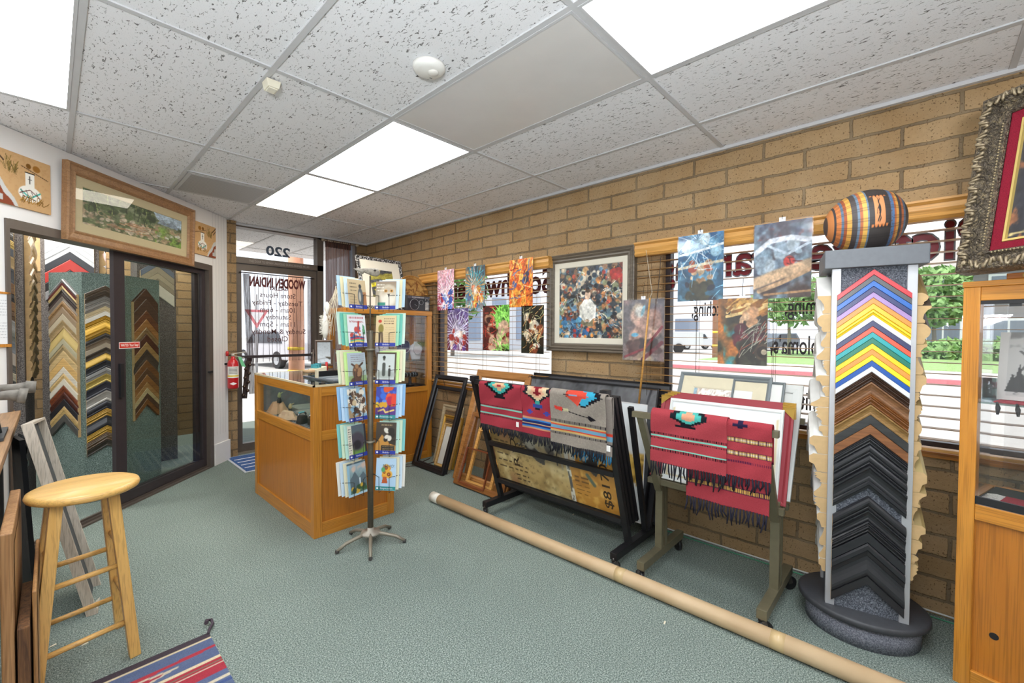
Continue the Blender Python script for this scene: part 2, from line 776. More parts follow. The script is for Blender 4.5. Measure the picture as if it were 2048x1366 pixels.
    def text(s, x0, x1, y, rows, pitch, c, h=0.012, seed=0):
        """blurred lines of small print"""
        rng = np.random.RandomState(seed)
        for r in range(rows):
            yy = y - r * pitch
            x = x0
            while x < x1:
                L = (0.02 + 0.05 * rng.rand())
                s.rect(x, yy - h / 2, min(x + L, x1), yy + h / 2, c, 0.75)
                x += L + 0.018
        return s


def picture(mb_name, pic, o, u, v, mat, parent=None, world=True, thick=0.0, edge=None, bulge=None, base=False):
    """a printed sheet: o = lower-left corner, u / v = full width / height vectors"""
    o, u, v = Vector(o), Vector(u), Vector(v)
    n = u.cross(v).normalized()
    nx, ny = pic.nx, pic.ny
    gx, gy = np.meshgrid(np.linspace(0, 1, nx), np.linspace(0, 1, ny))
    P = np.array(o)[None, None] + gx[..., None] * np.array(u) + gy[..., None] * np.array(v)
    if bulge is not None:
        P = P + bulge(gx, gy)[..., None] * np.array(n)
    V = P.reshape(-1, 3)
    idx = np.arange(nx * ny).reshape(ny, nx)
    F = np.stack([idx[:-1, :-1], idx[:-1, 1:], idx[1:, 1:], idx[1:, :-1]], -1).reshape(-1, 4)
    C = pic.C.reshape(-1, 3)
    verts = V
    faces = F.tolist()
    mi = [0] * len(faces)
    if thick:
        ring = np.concatenate([idx[0, :], idx[1:, -1], idx[-1, -2::-1], idx[-2:0:-1, 0]])
        back = V[ring] - np.array(n) * thick
        b0 = len(V)
        verts = np.concatenate([V, back])
        m = len(ring)
        for i in range(m):
            j = (i + 1) % m
            faces.append([int(ring[j]), int(ring[i]), b0 + i, b0 + j])
            mi.append(1)
        faces.append([b0 + i for i in range(m)][::-1])
        mi.append(1)
        C = np.concatenate([C, np.ones((m, 3)) * 0.9])
    loc = None
    if parent is not None and world:
        Mi = np.array(MW[parent].inverted())
        verts = verts @ Mi[:3, :3].T + Mi[:3, 3]
    elif parent is None and base:
        loc = Vector(((verts[:, 0].min() + verts[:, 0].max()) / 2, (verts[:, 1].min() + verts[:, 1].max()) / 2, verts[:, 2].min()))
        verts = verts - np.array(loc)
    me = bpy.data.meshes.new(mb_name)
    me.from_pydata(verts.tolist(), [], faces)
    at = me.color_attributes.new('ink', 'BYTE_COLOR', 'POINT')
    full = np.ones((len(verts), 4), np.float32)
    full[:, :3] = np.clip(C, 0, 1)
    at.data.foreach_set('color_srgb', full.ravel())
    me.polygons.foreach_set('material_index', mi)
    if bulge is not None:
        me.polygons.foreach_set('use_smooth', [True] * len(faces))
    me.materials.append(mat)
    if thick:
        me.materials.append(edge or plain('d8d4cc', 0.6))
    me.update()
    ob = bpy.data.objects.new(mb_name, me)
    COL.objects.link(ob)
    MW[ob] = MW[parent].copy() if parent is not None else Matrix.Identity(4)
    if loc is not None:
        ob.location = loc
        MW[ob] = Matrix.Translation(loc)
    if parent is not None:
        ob.parent = parent
    return ob
# ================================================================== THE SETTING
XW = 2.971                       # inner face of the block wall with the two windows
YD = 5.54                        # inner face of the entrance wall
DO = Vector((1.27, 5.36, 0))     # end of the diagonal wall beside the entrance
DT = Vector((math.sqrt(.5), math.sqrt(.5), 0))
DN = Vector((math.sqrt(.5), -math.sqrt(.5), 0))   # into the room


def DW(s, n, z):
    p = DO + DT * s + DN * n
    return Vector((p.x, p.y, z))


DM = frame_matrix(DO, DT, -DN, (0, 0, 1))         # local x along the wall, y out of the room, z up

M_BRICK = brick(1.0)
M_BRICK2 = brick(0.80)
M_WHITE = plain('e6e3e0', 0.55, var=0.03, scale=3)
M_BRONZE = plain('625850', 0.45, 0.25, var=0.08, scale=20)
M_BRONZE_D = plain('40383a', 0.4, 0.25, var=0.1, scale=20)
M_CARPET = carpet('4b5652', '7a8780', 'b0b9b0', 175)
M_GLASS = glass('ffffff', 0.96)
M_GLASS_DOOR = glass('f4f8f6', 0.97)
M_OAK = wood('cf8c35', 'b8741f', 'z', 0.35, coat=0.3)
M_OAKX = wood('cf8c35', 'b8741f', 'x', 0.35, coat=0.3)
M_OAKY = wood('cf8c35', 'b8741f', 'y', 0.35, coat=0.3)
M_OAKP = wood('bd7626', 'b26c1e', 'z', 0.4, 0.5, coat=0.25)
M_BLACK = plain('1d1c1e', 0.45, var=0.1)
M_BLACKM = plain('1b1b1d', 0.35, 0.4, var=0.1)

# floor of the shop and the back room
m = MB().box((-4.2, -3.6, -0.12), (3.0, 7.4, 0.0))
struct(m.build('floor', M_CARPET))

# ceiling boards, one plane with the lay-in lights hung just under it
m = MB().box((-4.2, -3.6, CEIL + 0.004), (3.2, 7.4, CEIL + 0.06))
struct(m.build('ceiling', acoustic()))
GX = [1.314 + 0.6096 * k for k in range(-9, 3)]
GY = [2.163 + 1.2192 * k for k in range(-4, 5)]
m = MB()
for gx in GX:
    m.box((gx - 0.012, -3.5, CEIL - 0.0022), (gx + 0.012, 7.3, CEIL + 0.004))
for gy in GY:
    m.box((-4.1, gy - 0.012, CEIL - 0.002), (2.96, gy + 0.012, CEIL + 0.004))
m.box((0.704, 3.98, CEIL - 0.0046), (1.314, 4.004, CEIL + 0.004))
M_TBAR = plain('c9c9cb', 0.6, var=0.03)
struct(m.build('trim_1', M_TBAR))
m = MB()
m.box((2.947, -3.5, CEIL - 0.016), (XW + 0.004, YD, CEIL + 0.003))
m.box((1.28, YD - 0.03, CEIL - 0.02), (XW, YD + 0.004, CEIL + 0.003))
struct(m.build('trim_2', M_TBAR))

# the block wall with its two window openings
W1 = (2.325, 4.02)
W2 = (-1.60, 1.345)
ZS, ZH = 0.805, 2.0
m = MB()
m.box((XW, -3.6, -0.1), (XW + 0.20, YD + 0.2, ZS))
m.box((XW, -3.6, ZH), (XW + 0.20, YD + 0.2, CEIL + 0.06))
for y0, y1 in ((-3.6, W2[0]), (W2[1], W1[0]), (W1[1], YD + 0.2)):
    m.box((XW, y0, ZS), (XW + 0.20, y1, ZH))
struct(m.build('wall_right', M_BRICK))
for i, (y0, y1) in enumerate((W1, W2)):
    wf = MB()
    xg = XW + 0.10
    for a, b in ((y0, y0 + 0.035), (y1 - 0.035, y1)):
        wf.box((xg - 0.03, a, ZS), (xg + 0.03, b, ZH))
    for a, b in ((ZS, ZS + 0.035), (ZH - 0.035, ZH)):
        wf.box((xg - 0.03, y0, a), (xg + 0.03, y1, b))
    win = struct(wf.build('window_%d' % (i + 1), M_BRONZE_D))
    MB().box((xg - 0.003, y0 + 0.03, ZS + 0.03), (xg + 0.003, y1 - 0.03, ZH - 0.03)).build('glass', M_GLASS, win)
    MB().box((XW - 0.03, y0 - 0.02, ZS - 0.028), (XW + 0.10, y1 + 0.02, ZS + 0.002)).build('window_sill', M_OAKY, win, bevel=0.004)
    # vinyl lettering on the pane: it reads from the street, so it is reversed in here
    if i == 0:
        lt = MB()
        put_text(lt, 'Southwestern', (xg - 0.0045, 3.17, 1.835), (0, 1, 0), (0, 0, 1), 0.22, 1.55, bold=0.03)
        lt.build('lettering', plain('5a2229', 0.5), win)
    else:
        lt = MB()
        put_text(lt, 'Picture Framing', (xg - 0.0046, 0.58, 1.845), (0, 1, 0), (0, 0, 1), 0.205, 1.66, bold=0.034)
        lt.build('lettering_outline', plain('77787e', 0.5), win)
        lt = MB()
        put_text(lt, 'Picture Framing', (xg - 0.0062, 0.58, 1.845), (0, 1, 0), (0, 0, 1), 0.20, 1.645, bold=0.010)
        lt.build('lettering', plain('7d1524', 0.5), win)
        lt = MB()
        M_INK = plain('34343a', 0.5)
        put_text(lt, 'Stretching,', (xg - 0.0045, 1.01, 1.54), (0, 1, 0), (0, 0, 1), 0.10, 0.31, bold=0.01)
        put_text(lt, 'Framing,', (xg - 0.0045, 0.475, 1.54), (0, 1, 0), (0, 0, 1), 0.10, 0.26, bold=0.01)
        put_text(lt, "Diploma's,", (xg - 0.0045, 0.52, 1.305), (0, 1, 0), (0, 0, 1), 0.11, 0.315, bold=0.01)
        put_text(lt, 'Limited Edition Prints', (xg - 0.0045, 0.71, 0.975), (0, 1, 0), (0, 0, 1), 0.11, 0.70, bold=0.01)
        lt.build('small_lettering', M_INK, win)

# the entrance wall: block pier, glazed door, curtained sidelight
m = MB()
m.box((2.815, YD, -0.1), (XW + 0.1, YD + 0.2, CEIL + 0.05))
m.box((1.29, YD - 0.10, -0.1), (1.392, YD + 0.2, CEIL + 0.05))
m.box((1.29, YD, CEIL - 0.012), (XW + 0.1, YD + 0.2, CEIL + 0.05))
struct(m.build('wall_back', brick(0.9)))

d = MB()                                           # fixed frame around door and sidelight
for a, b in ((1.392, 1.412), (2.300, 2.375), (2.795, 2.818)):
    d.box((a, YD - 0.02, 0), (b, YD + 0.10, CEIL - 0.012))
d.box((1.392, YD - 0.02, 2.132), (2.375, YD + 0.10, 2.200))
d.box((1.392, YD - 0.02, CEIL - 0.035), (2.818, YD + 0.10, CEIL - 0.012))
d.box((2.375, YD - 0.02, 0), (2.80, YD + 0.10, 0.10))
door1 = struct(d.build('door_1', M_BRONZE))
leaf = MB()
for a, b in ((1.414, 1.470), (2.245, 2.298)):
    leaf.box((a, YD + 0.015, 0.012), (b, YD + 0.06, 2.128))
leaf.box((1.470, YD + 0.015, 2.055), (2.245, YD + 0.06, 2.128))
leaf.box((1.470, YD + 0.015, 0.012), (2.245, YD + 0.06, 0.10))
lf = leaf.build('door_leaf', M_BRONZE, door1)
MB().box((1.468, YD + 0.034, 0.10), (2.247, YD + 0.040, 2.056)).build('glass', M_GLASS, lf)
MB().box((1.455, YD - 0.03, 1.068), (2.262, YD - 0.005, 1.098)).box((1.455, YD - 0.03, 1.068), (1.475, YD + 0.02, 1.098)) \
    .box((2.242, YD - 0.03, 1.068), (2.262, YD + 0.02, 1.098)).build('push_bar', M_BRONZE_D, lf)
MB().box((1.412, YD + 0.034, 2.20), (2.300, YD + 0.040, CEIL - 0.03)).build('transom_glass', M_GLASS, door1)
MB().box((2.375, YD + 0.034, 0.10), (2.797, YD + 0.040, CEIL - 0.03)).build('sidelight_glass', M_GLASS, door1)
ylet = YD + 0.030


def door_line(body, pl, pr, hgt, mb, bold=0.0, yy=ylet):
    """one line of reversed lettering between two measured points of the pane"""
    a, b = hy(pl[0], pl[1], yy), hy(pr[0], pr[1], yy)
    c = (a + b) / 2
    put_text(mb, body, c, (-1, 0, 0), (0, 0, 1), hgt, abs(b.x - a.x), bold)


lt = MB()
door_line('WOODEN INDIAN', (499, 563), (611, 572), 0.105, lt, 0.045)
door_line('GALLERY', (538, 577), (576, 579), 0.04, lt, 0.03)
lt.build('shop_name', plain('6d1f22', 0.5), lf)
lt = MB()
for body, a, b in (('Store Hours', (520, 590), (591, 593)), ('Tuesday - Friday', (504, 605), (605, 608)), ('10am - 6pm', (520, 620), (590, 621)),
                   ('Saturday', (531, 634), (582, 635)), ('11am - 5pm', (520, 649), (590, 649)), ('Sunday & Monday', (503, 664), (611, 663)),
                   ('Closed', (535, 679), (576, 678))):
    door_line(body, a, b, 0.060, lt, 0.004)
lt.build('opening_hours', plain('6b4a4c', 0.5), lf)
lt = MB()
door_line('220', (532, 501), (580, 508), 0.105, lt, 0.03)
lt.build('street_number', plain('3c4a5c', 0.5), door1)
lt = MB()
c = (hy(497, 521, YD - 0.0205) + hy(620, 536, YD - 0.0205)) / 2
put_text(lt, 'THIS DOOR TO REMAIN UNLOCKED DURING BUSINESS HOURS', c, (1, 0, 0), (0, 0, 1), 0.026, 0.66, 0.0)
lt.build('notice_lettering', plain('a59c98', 0.5), door1)
MB().box((1.40, YD - 0.05, 0.0), (2.31, YD + 0.11, 0.012)).build('threshold', plain('8c8478', 0.5, 0.3), door1)

# diagonal wall with the sliding glass doors (local frame DM: x along, y outwards, z up)
SL, SR = -2.032, -0.225
ZT = 2.03
Minv = DM


def dbox(mb, s0, s1, n0, n1, z0, z1, mi=None):
    """box on the diagonal wall: n measured into the room"""
    return mb.box((s0, -n1, z0), (s1, -n0, z1), M=DM, mi=mi)


m = MB()
dbox(m, SR, 0.03, -0.10, 0.0, 0.0, CEIL)
dbox(m, SL, SR, -0.10, 0.0, ZT, CEIL)
dbox(m, -5.0, SL, -0.10, 0.0, 0.0, CEIL)
for s in (-0.205, -0.155, -0.10, -0.05):           # panel grooves
    pass
wl = struct(m.build('wall_left', M_WHITE))
m = MB()
for s in np.arange(-0.20, 0.03, 0.045):
    dbox(m, s, s + 0.003, -0.001, 0.0012, 0.30, CEIL)
for s in np.arange(-4.9, SL, 0.10):
    dbox(m, s, s + 0.003, -0.001, 0.0012, 0.0, CEIL)
m.build('panel_groove', plain('c9c6c4', 0.6), wl)
m = MB()
dbox(m, -0.215, 0.036, 0.0, 0.018, 0.0, 0.215)
struct(m.build('baseboard_left', M_WHITE, bevel=0.003))
m = MB()
dbox(m, SL - 0.02, SL, -0.11, 0.012, 0, ZT)
dbox(m, SR - 0.055, SR, -0.11, 0.012, 0, ZT)
dbox(m, SL, SR - 0.055, -0.11, 0.012, ZT - 0.055, ZT + 0.002)
dbox(m, SL, SR - 0.055, -0.11, 0.012, 0.0, 0.012)
dbox(m, SL, SR - 0.055, -0.022, -0.016, 0.012, 0.028)
dbox(m, SL, SR - 0.055, -0.060, -0.054, 0.012, 0.028)
door2 = struct(m.build('door_2', M_BRONZE))
def sash(s0, s1, n0, w1, name):
    m = MB()
    dbox(m, s0, s0 + w1, n0 - 0.03, n0, 0.03, ZT - 0.05)
    dbox(m, s1 - 0.05, s1, n0 - 0.03, n0, 0.03, ZT - 0.05)
    dbox(m, s0 + w1, s1 - 0.05, n0 - 0.03, n0, 0.03, 0.10)
    dbox(m, s0 + w1, s1 - 0.05, n0 - 0.03, n0, ZT - 0.10, ZT - 0.05)
    o = m.build(name, M_BRONZE_D, door2)
    g = MB().add([DW(s0 + w1 - 0.005, n0 - 0.015, 0.095), DW(s1 - 0.045, n0 - 0.015, 0.095), DW(s1 - 0.045, n0 - 0.015, ZT - 0.095), DW(s0 + w1 - 0.005, n0 - 0.015, ZT - 0.095)], [(0, 1, 2, 3)])
    g.build('glass', M_GLASS_DOOR, o)
    return o
sd = sash(-1.305, SR - 0.058, -0.024, 0.095, 'sliding_panel')
sd2 = sash(-1.235, SR - 0.10, -0.064, 0.05, 'fixed_panel')
m = MB()
dbox(m, -1.275, -1.245, -0.024, -0.006, 0.86, 1.12)
m.build('pull_handle', M_BLACK, sd)
m = MB()
dbox(m, SR - 0.085, SR - 0.03, 0.012, 0.03, 0.955, 0.975)
m.build('latch', M_BLACK, door2)
# the red caution sticker on the sliding pane
a = DW(-1.17, -0.0235, 1.258)
m = MB()
dbox(m, -1.268, -1.075, -0.0245, -0.0232, 1.234, 1.283)
st = m.build('sticker', plain('f2efe8', 0.4), sd)
m = MB()
dbox(m, -1.264, -1.079, -0.0232, -0.0226, 1.238, 1.279)
m.build('sticker_face', plain('c8331f', 0.4), st)
m = MB()
put_text(m, 'WATCH Your Step!', DW(-1.1715, -0.0222, 1.2585), DT, (0, 0, 1), 0.020, 0.165, 0.012)
m.build('sticker_lettering', plain('f6f2ea', 0.4), st)

# the back room behind the sliding doors: block piers with slit windows
m = MB()
YB = 7.05
xs = [(-4.2, -0.30), (-0.16, 0.80), (0.93, 1.30)]
slits = [(-0.30, -0.16), (0.80, 0.93)]
for a, b in xs:
    m.box((a, YB, -0.1), (b, YB + 0.2, CEIL + 0.06))
m.box((1.29, YD + 0.2, -0.1), (1.40, YB + 0.2, CEIL + 0.06))
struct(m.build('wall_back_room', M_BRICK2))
for i, (a, b) in enumerate(slits):
    f = MB()
    f.box((a, YB + 0.08, 0.0), (b, YB + 0.12, 0.05)).box((a, YB + 0.08, CEIL - 0.05), (b, YB + 0.12, CEIL))
    o = struct(f.build('window_%d' % (3 + i), M_BRONZE_D))
    MB().box((a, YB + 0.097, 0.05), (b, YB + 0.103, CEIL - 0.05)).build('glass', M_GLASS, o)
# remaining shell of the shop behind the camera
m = MB().box((-4.3, -3.7, -0.1), (3.2, -3.5, CEIL + 0.06))
struct(m.build('wall_front', M_WHITE))
m = MB().box((-4.3, -3.6, -0.1), (-4.1, 7.3, CEIL + 0.06))
struct(m.build('wall_side', M_WHITE))

# ------------------------------------------------------------------ lay-in lights
M_LIT = emit('f6fbff', PANEL_STRENGTH)
M_LIT_WARM = emit('fff4e0', PANEL_STRENGTH * 0.9)
M_DIFF = plain('d9d6d4', 0.35, var=0.04, scale=6)


def troffer(x0, y0, mat, label, lit=True):
    cx, cy = x0 + 0.3048, y0 + 0.6096
    t = thing('ceiling_light', label, 'ceiling light', (cx, cy, CEIL - 0.001), group='fluorescent ceiling panels' if lit else None)
    m = MB()
    hw, hl = 0.2925, 0.597
    for a, b in (((-hw, -hl), (-hw + 0.012, hl)), ((hw - 0.012, -hl), (hw, hl)), ((-hw + 0.012, -hl), (hw - 0.012, -hl + 0.012)), ((-hw + 0.012, hl - 0.012), (hw - 0.012, hl))):
        m.box((a[0], a[1], -0.003), (b[0], b[1], 0.004))
    m.build('frame', M_TBAR, t)
    MB().box((-hw + 0.012, -hl + 0.012, -0.001), (hw - 0.012, hl - 0.012, 0.003)).build('diffuser', mat, t)
    return t


troffer(1.314, 3.382, M_LIT_WARM, 'lit ceiling panel nearest the entrance door, warm white with a dirty corner')
troffer(1.314, 2.163, M_LIT, 'lit ceiling panel between the warm panel and the switched-off panel')
troffer(1.314, 0.944, M_DIFF, 'switched-off ceiling panel with grey prismatic cover', False)
troffer(1.314, -0.275, M_LIT, 'lit ceiling panel cut off by the top edge, beyond the switched-off panel')
troffer(-0.515, 2.163, M_LIT, 'lit ceiling panel over the left corner with the framed landscape')
for x0, y0 in ((-0.515, -0.275), (-2.344, 2.163), (-2.344, -0.275), (1.314, -2.714), (-0.515, -2.714)):  # unseen panels added to brighten the shop
    troffer(x0, y0, M_LIT, 'extra lit ceiling panel added behind the photographer, outside the picture')

M_LIT_BACK = emit('fbfaf5', PANEL_STRENGTH * 1.15)  # for extra panels, out of view, added to light up the dark back room
for x0, y0 in ((-1.734, 4.602), (-1.124, 4.602), (-0.515, 4.602), (0.095, 5.821), (0.704, 5.821)):
    troffer(x0, y0, M_LIT_BACK, 'extra lit ceiling panel added in the back room, hidden above the sliding doors')

# ceiling fittings
t = thing('air_vent', 'grey perforated air return grille set in the ceiling near the door', 'air vent', (1.009, 4.303, CEIL))
m = MB()
m.box((-0.29, -0.285, -0.004), (0.29, 0.285, 0.001))
m.build('frame', M_TBAR, t)
nt = NT('perforated')
vo = nt.n('TexVoronoi')
vo.inputs['Scale'].default_value = 130
vo.inputs['Randomness'].default_value = 0.0
nt.l(nt.co(), vo.inputs['Vector'])
nt.col(nt.ramp(vo.outputs['Distance'], [(0.30, '6e6e70'), (0.42, 'bdbdbf')]))
MB().box((-0.265, -0.26, -0.006), (0.265, 0.26, -0.003)).build('grille', nt.m, t)

p = hz(858, 133, CEIL)
t = thing('smoke_detector', 'round white smoke detector on the ceiling', 'smoke detector', (p.x, p.y, CEIL - 0.001))
MB().lathe([(0.072, 0.003), (0.072, -0.008), (0.066, -0.018), (0.050, -0.026), (0.0, -0.028)], 40).build('body', plain('e9e7e2', 0.4), t)
MB().lathe([(0.024, 0.0), (0.022, -0.006), (0.012, -0.010), (0.0, -0.011)], 24, (0.012, -0.016, -0.026)).build('sensor_dome', plain('dedbd4', 0.4), t)
MB().cbox((0.030, 0.028, -0.026), (0.012, 0.006, 0.004)).build('indicator', plain('8a8a86', 0.4), t)
p = hz(543, 171, CEIL - 0.02)
t = thing('motion_sensor', 'small square cream sensor box on the ceiling bar', 'sensor', (p.x, p.y, CEIL - 0.005))
m = MB().prism([(-0.032, 0), (0.032, 0), (0.024, -0.036), (-0.024, -0.036)], lambda a, b: (a, -0.034, b), lambda a, b: (a, 0.034, b))
m.build('body', plain('e4ddc8', 0.5), t, bevel=0.003)
MB().cbox((0, 0, -0.038), (0.036, 0.05, 0.004)).build('cover', plain('efe9d8', 0.5), t)
# ================================================================== BLINDS
M_SLAT = wood('d8a45c', 'c58c42', 'y', 0.4)
M_CORD = plain('4a3c30', 0.8)


def blind(y0, y1, label, cords, zb):
    t = thing('window_blind', label, 'window blind', (2.90, (y0 + y1) / 2, 0.80), group=None)
    m = MB()
    prof = [(2.935, 1.925), (2.885, 1.925), (2.872, 1.94), (2.880, 1.955), (2.872, 1.975), (2.876, 2.0), (2.862, 2.012), (2.862, 2.022), (2.935, 2.022)]
    m.prism(prof, lambda a, b: (a, y0, b), lambda a, b: (a, y1, b))
    m.build('valance', M_SLAT, t, world=True)
    m = MB()
    z = zb + 0.05
    while z < 1.92:
        m.box((2.876, y0 + 0.02, z - 0.0014), (2.926, y1 - 0.02, z + 0.0014))
        z += 0.0525
    m.build('slats', wood('a87c46', '93682f', 'y', 0.4), t, world=True)  # darker than the valance: the slats' backlit shade is put into the wood colour
    MB().box((2.876, y0 + 0.02, zb - 0.008), (2.926, y1 - 0.02, zb + 0.008)).build('bottom_rail', M_SLAT, t, world=True, bevel=0.003)
    m = MB()
    for y in cords:
        for x in (2.874, 2.928):
            m.tube([(x, y, 1.93), (x, y, zb)], 0.0011, 4)
        m.tube([(2.90, y + 0.012, 1.93), (2.90, y + 0.012, zb)], 0.0009, 4)
    m.build('ladder_cord', M_CORD, t, world=True)
    return t


bl1 = blind(2.29, 4.165, 'honey wooden blind of the left window, behind the six small posters', (2.42, 2.75, 3.1, 3.5, 3.9), 0.845)
bl2 = blind(-1.72, 1.505, 'long honey wooden blind of the right window, behind the kiosk and the large posters', (1.40, 1.06, 0.62, 0.1, -0.4), 0.828)
a, b = hx(1300, 596, 2.80), hx(1276, 824, 2.80)
MB().tube([hx(1292, 500, 2.868), a + Vector((0.03, 0, 0.04)), a], 0.0016, 6).build('tilt_cord', plain('d8cdb8', 0.7), bl2, world=True)
MB().tube([a, b], [0.006, 0.008], 8).build('tilt_wand', M_SLAT, bl2, world=True)
MB().tube([hx(1322, 512, 2.866), hx(1318, 560, 2.86), hx(1310, 640, 2.86)], 0.003, 6).build('pull_cord', M_CORD, bl2, world=True)
MB().tube([hx(868, 645, 2.86), hx(880, 730, 2.86), hx(896, 800, 2.86)], 0.0025, 6).build('pull_cord', M_CORD, bl1, world=True)

# ================================================================== POSTERS IN SLEEVES ON THE BLINDS
M_PRINT = painted(0.35, coat=0.25)
M_CLEARTAB = plain('f0eff2', 0.25, var=0.02)
M_HOOK = plain('3a3632', 0.4, 0.5)


def art_burst(seed, bg0, bg1, core, beams, blobs):
    p = Pic(96, 138).grad(bg0, bg1, 90)
    p.noise(beams[0], 5, 0.45, 0.3, seed, amt=0.6)
    p.rays(0.5, 0.42, 34, beams[1], seed, 0.08, 0.75, 0.55, 0.9)
    p.rays(0.45, 0.5, 22, beams[2], seed + 3, 0.05, 0.7, 0.4, 0.8)
    p.blobs(26, blobs, 0.07, seed + 5, (0.15, 0.05, 0.85, 0.5))
    p.ell(0.5, 0.42, 0.12, 0.16, core, 0.2, 0.9)
    p.strokes(22, [core, beams[1]], 0.2, 0.006, seed + 8)
    return p


def art_flame(seed, base, cols, dark, streak):
    p = Pic(96, 138, base)
    p.noise(cols[0], 5, 0.42, 0.25, seed, sy=0.6)
    p.noise(cols[1], 7, 0.5, 0.2, seed + 1, sy=0.6)
    p.strokes(60, cols, 0.22, 0.016, seed + 2, ang=1.4, spread=1.4)
    p.strokes(26, dark, 0.16, 0.012, seed + 4, ang=1.0, spread=2.0)
    p.blobs(16, cols + dark, 0.07, seed + 5, (0.2, 0.1, 0.8, 0.75))
    p.strokes(34, streak, 0.14, 0.005, seed + 6)
    return p


def art_veins(seed, bg, body, dark, light, n=40):
    p = Pic(96, 138, bg)
    p.noise(dark[0], 4, 0.45, 0.25, seed)
    p.blobs(30, body, 0.10, seed + 1, (0.25, 0.08, 0.85, 0.75))
    p.blobs(14, dark, 0.08, seed + 2)
    p.strokes(n, light, 0.16, 0.006, seed + 3, ang=0.9, spread=2.2)
    p.strokes(24, dark, 0.2, 0.007, seed + 4)
    return p


def detail(p, seed):
    """fine painterly texture over a finished picture"""
    rng = np.random.RandomState(seed)
    v = p._noise(16, seed, 3) - 0.5
    q = p._noise(34, seed + 1, 2) - 0.5
    p.C = np.clip(p.C * (1 + 0.55 * v + 0.35 * q)[..., None], 0, 1)
    g = p.C.mean(-1, keepdims=True)
    p.C = p.C * 0.88 + g * 0.12
    return p


def poster(label, tl, tr, bl_, pic, x=2.852, hook=True, tabs=0.5, clear=False):
    """tl, tr, bl_: measured corners; the sheet hangs in the plane x"""
    a, b, c = hx(*tl, x), hx(*tr, x), hx(*bl_, x)
    y0, y1 = a.y, b.y                              # left edge has the larger y
    z1, z0 = (a.z + b.z) / 2, c.z
    t = thing('poster', label, 'poster', (x, (y0 + y1) / 2, z0))
    picture('print', detail(pic, int(tl[0])), (x, y0, z0), (0, y1 - y0, 0), (0, 0, z1 - z0), M_PRINT, t, thick=0.0015)
    if clear:
        MB().box((x - 0.004, y1 - 0.006, z0 - 0.006), (x - 0.0025, y0 + 0.006, z1 + 0.008)).build('plastic_sleeve', glass('ffffff', 0.97, 0.08), t, world=True)
    if hook:
        ym = y0 + (y1 - y0) * tabs
        MB().box((x - 0.001, ym - 0.016, z1), (x + 0.001, ym + 0.016, z1 + 0.024)).build('hang_tab', M_CLEARTAB, t, world=True)
        top = 2.02 if z1 > 1.9 else z1 + 0.12
        MB().tube([(x - 0.002, ym, z1 + 0.013), (x - 0.006, ym, z1 + 0.02), (x - 0.004, ym, z1 + 0.034), (x + 0.014, ym, top)], 0.0014, 5).build('hook', M_HOOK, t, world=True)
    return t


poster('small pink and white burst poster, top left of the left window', (875, 541), (908, 538), (873, 621),
       art_burst(11, '9c2f4a', 'f0b8c8', 'f4f2fb', ['e9a6b6', 'f7f0f6', 'c7a2d8'], ['2f55b8', '3d6fd8', 'a32440', 'e6e4f4']))
poster('poster of teal streaks over orange smoke, second in the upper poster row', (931, 534), (970, 530), (931, 617),
       art_burst(23, '8a8b90', '2d4f66', 'efe9e2', ['d98a3c', '3fb6c6', 'e6a14a'], ['e29a38', 'f0c25a', 'c95b2e', '4b5a86']))
poster('bright orange flame poster, third in the upper row of the left window', (1019, 520), (1066, 515), (1019, 615),
       art_flame(31, 'd9701f', ['f09a2e', 'e2571c', 'f6b94a'], ['35344e', '8e2a1c', '4a5f9a'], ['ffd98a', 'b8401c']))
poster('purple and white swirl poster, first in the lower row of the left window', (895, 617), (937, 617), (896, 700),
       art_burst(41, '7a1f2c', '4a3a86', 'eceaf4', ['8a80c0', 'cfcbe6', 'b9c2e4'], ['b23a34', 'd8dbe8', 'e2c6b8', '6a3c94']), hook=False)
pq = art_veins(53, '7e2a22', ['c9a184', 'a97c60'], ['3c1a18', '5a1f1c'], ['d14a34', 'b23226'])
pq.noise('2a3a1a', 3, 0.3, 0.3, 7, mask=(pq.X > 0.52).astype(float))
pq.blobs(28, ['79c24a', '58a334', '8fd763', '2f6a22'], 0.08, 3, (0.58, 0.55, 1, 1)).strokes(40, ['8fe05a', '4d9a2e'], 0.14, 0.01, 9, (0.55, 0.5, 1, 1), 1.9, 1.2)
pq.blobs(18, ['c9a184', 'b5876a', 'dcbb9c'], 0.08, 12, (0.58, 0.2, 0.95, 0.6)).strokes(26, ['79c24a', '9adf66'], 0.12, 0.008, 14, (0.5, 0, 1, 0.22))
poster('poster split into dark red and leafy green halves, middle of the lower row', (966, 610), (1019, 611), (964, 700), pq, hook=False)
poster('dark poster with pale gold and rust streaks, next to the framed crowd picture', (1043, 611), (1088, 611), (1043, 706),
       art_veins(61, '23281e', ['a85a32', 'c9b9a0', '8a4224', 'd8d0c4'], ['191a14', '31200f'], ['d8d6a0', 'b5b27a', 'e0a860']), hook=False)
pq = Pic(110, 154).grad('746a66', '55505c', 70)
pq.noise('8e6f6c', 3, 0.4, 0.3, 5).noise('c8b08c', 4, 0.55, 0.2, 8, amt=0.7)
pq.blobs(12, ['b98f7e', 'd0a894', '9a7468'], 0.13, 4, (0.3, 0.3, 0.75, 0.75)).blobs(8, ['5b3c3a', '3a2c30'], 0.09, 6, (0.1, 0.1, 0.9, 0.35))
pq.ell(0.42, 0.8, 0.11, 0.12, 'd2cfc6', 0.3, 0.4).ell(0.5, 0.82, 0.03, 0.11, '7fc3dc', -0.3, 0.3).ell(0.3, 0.42, 0.08, 0.04, '58b4dc', 0.1, 0.4)
pq.line([(0.05, 0.05), (0.55, 0.2), (0.95, 0.55)], 0.02, '8a2c38').line([(0.5, 0.02), (0.95, 0.3)], 0.03, '6d2430')
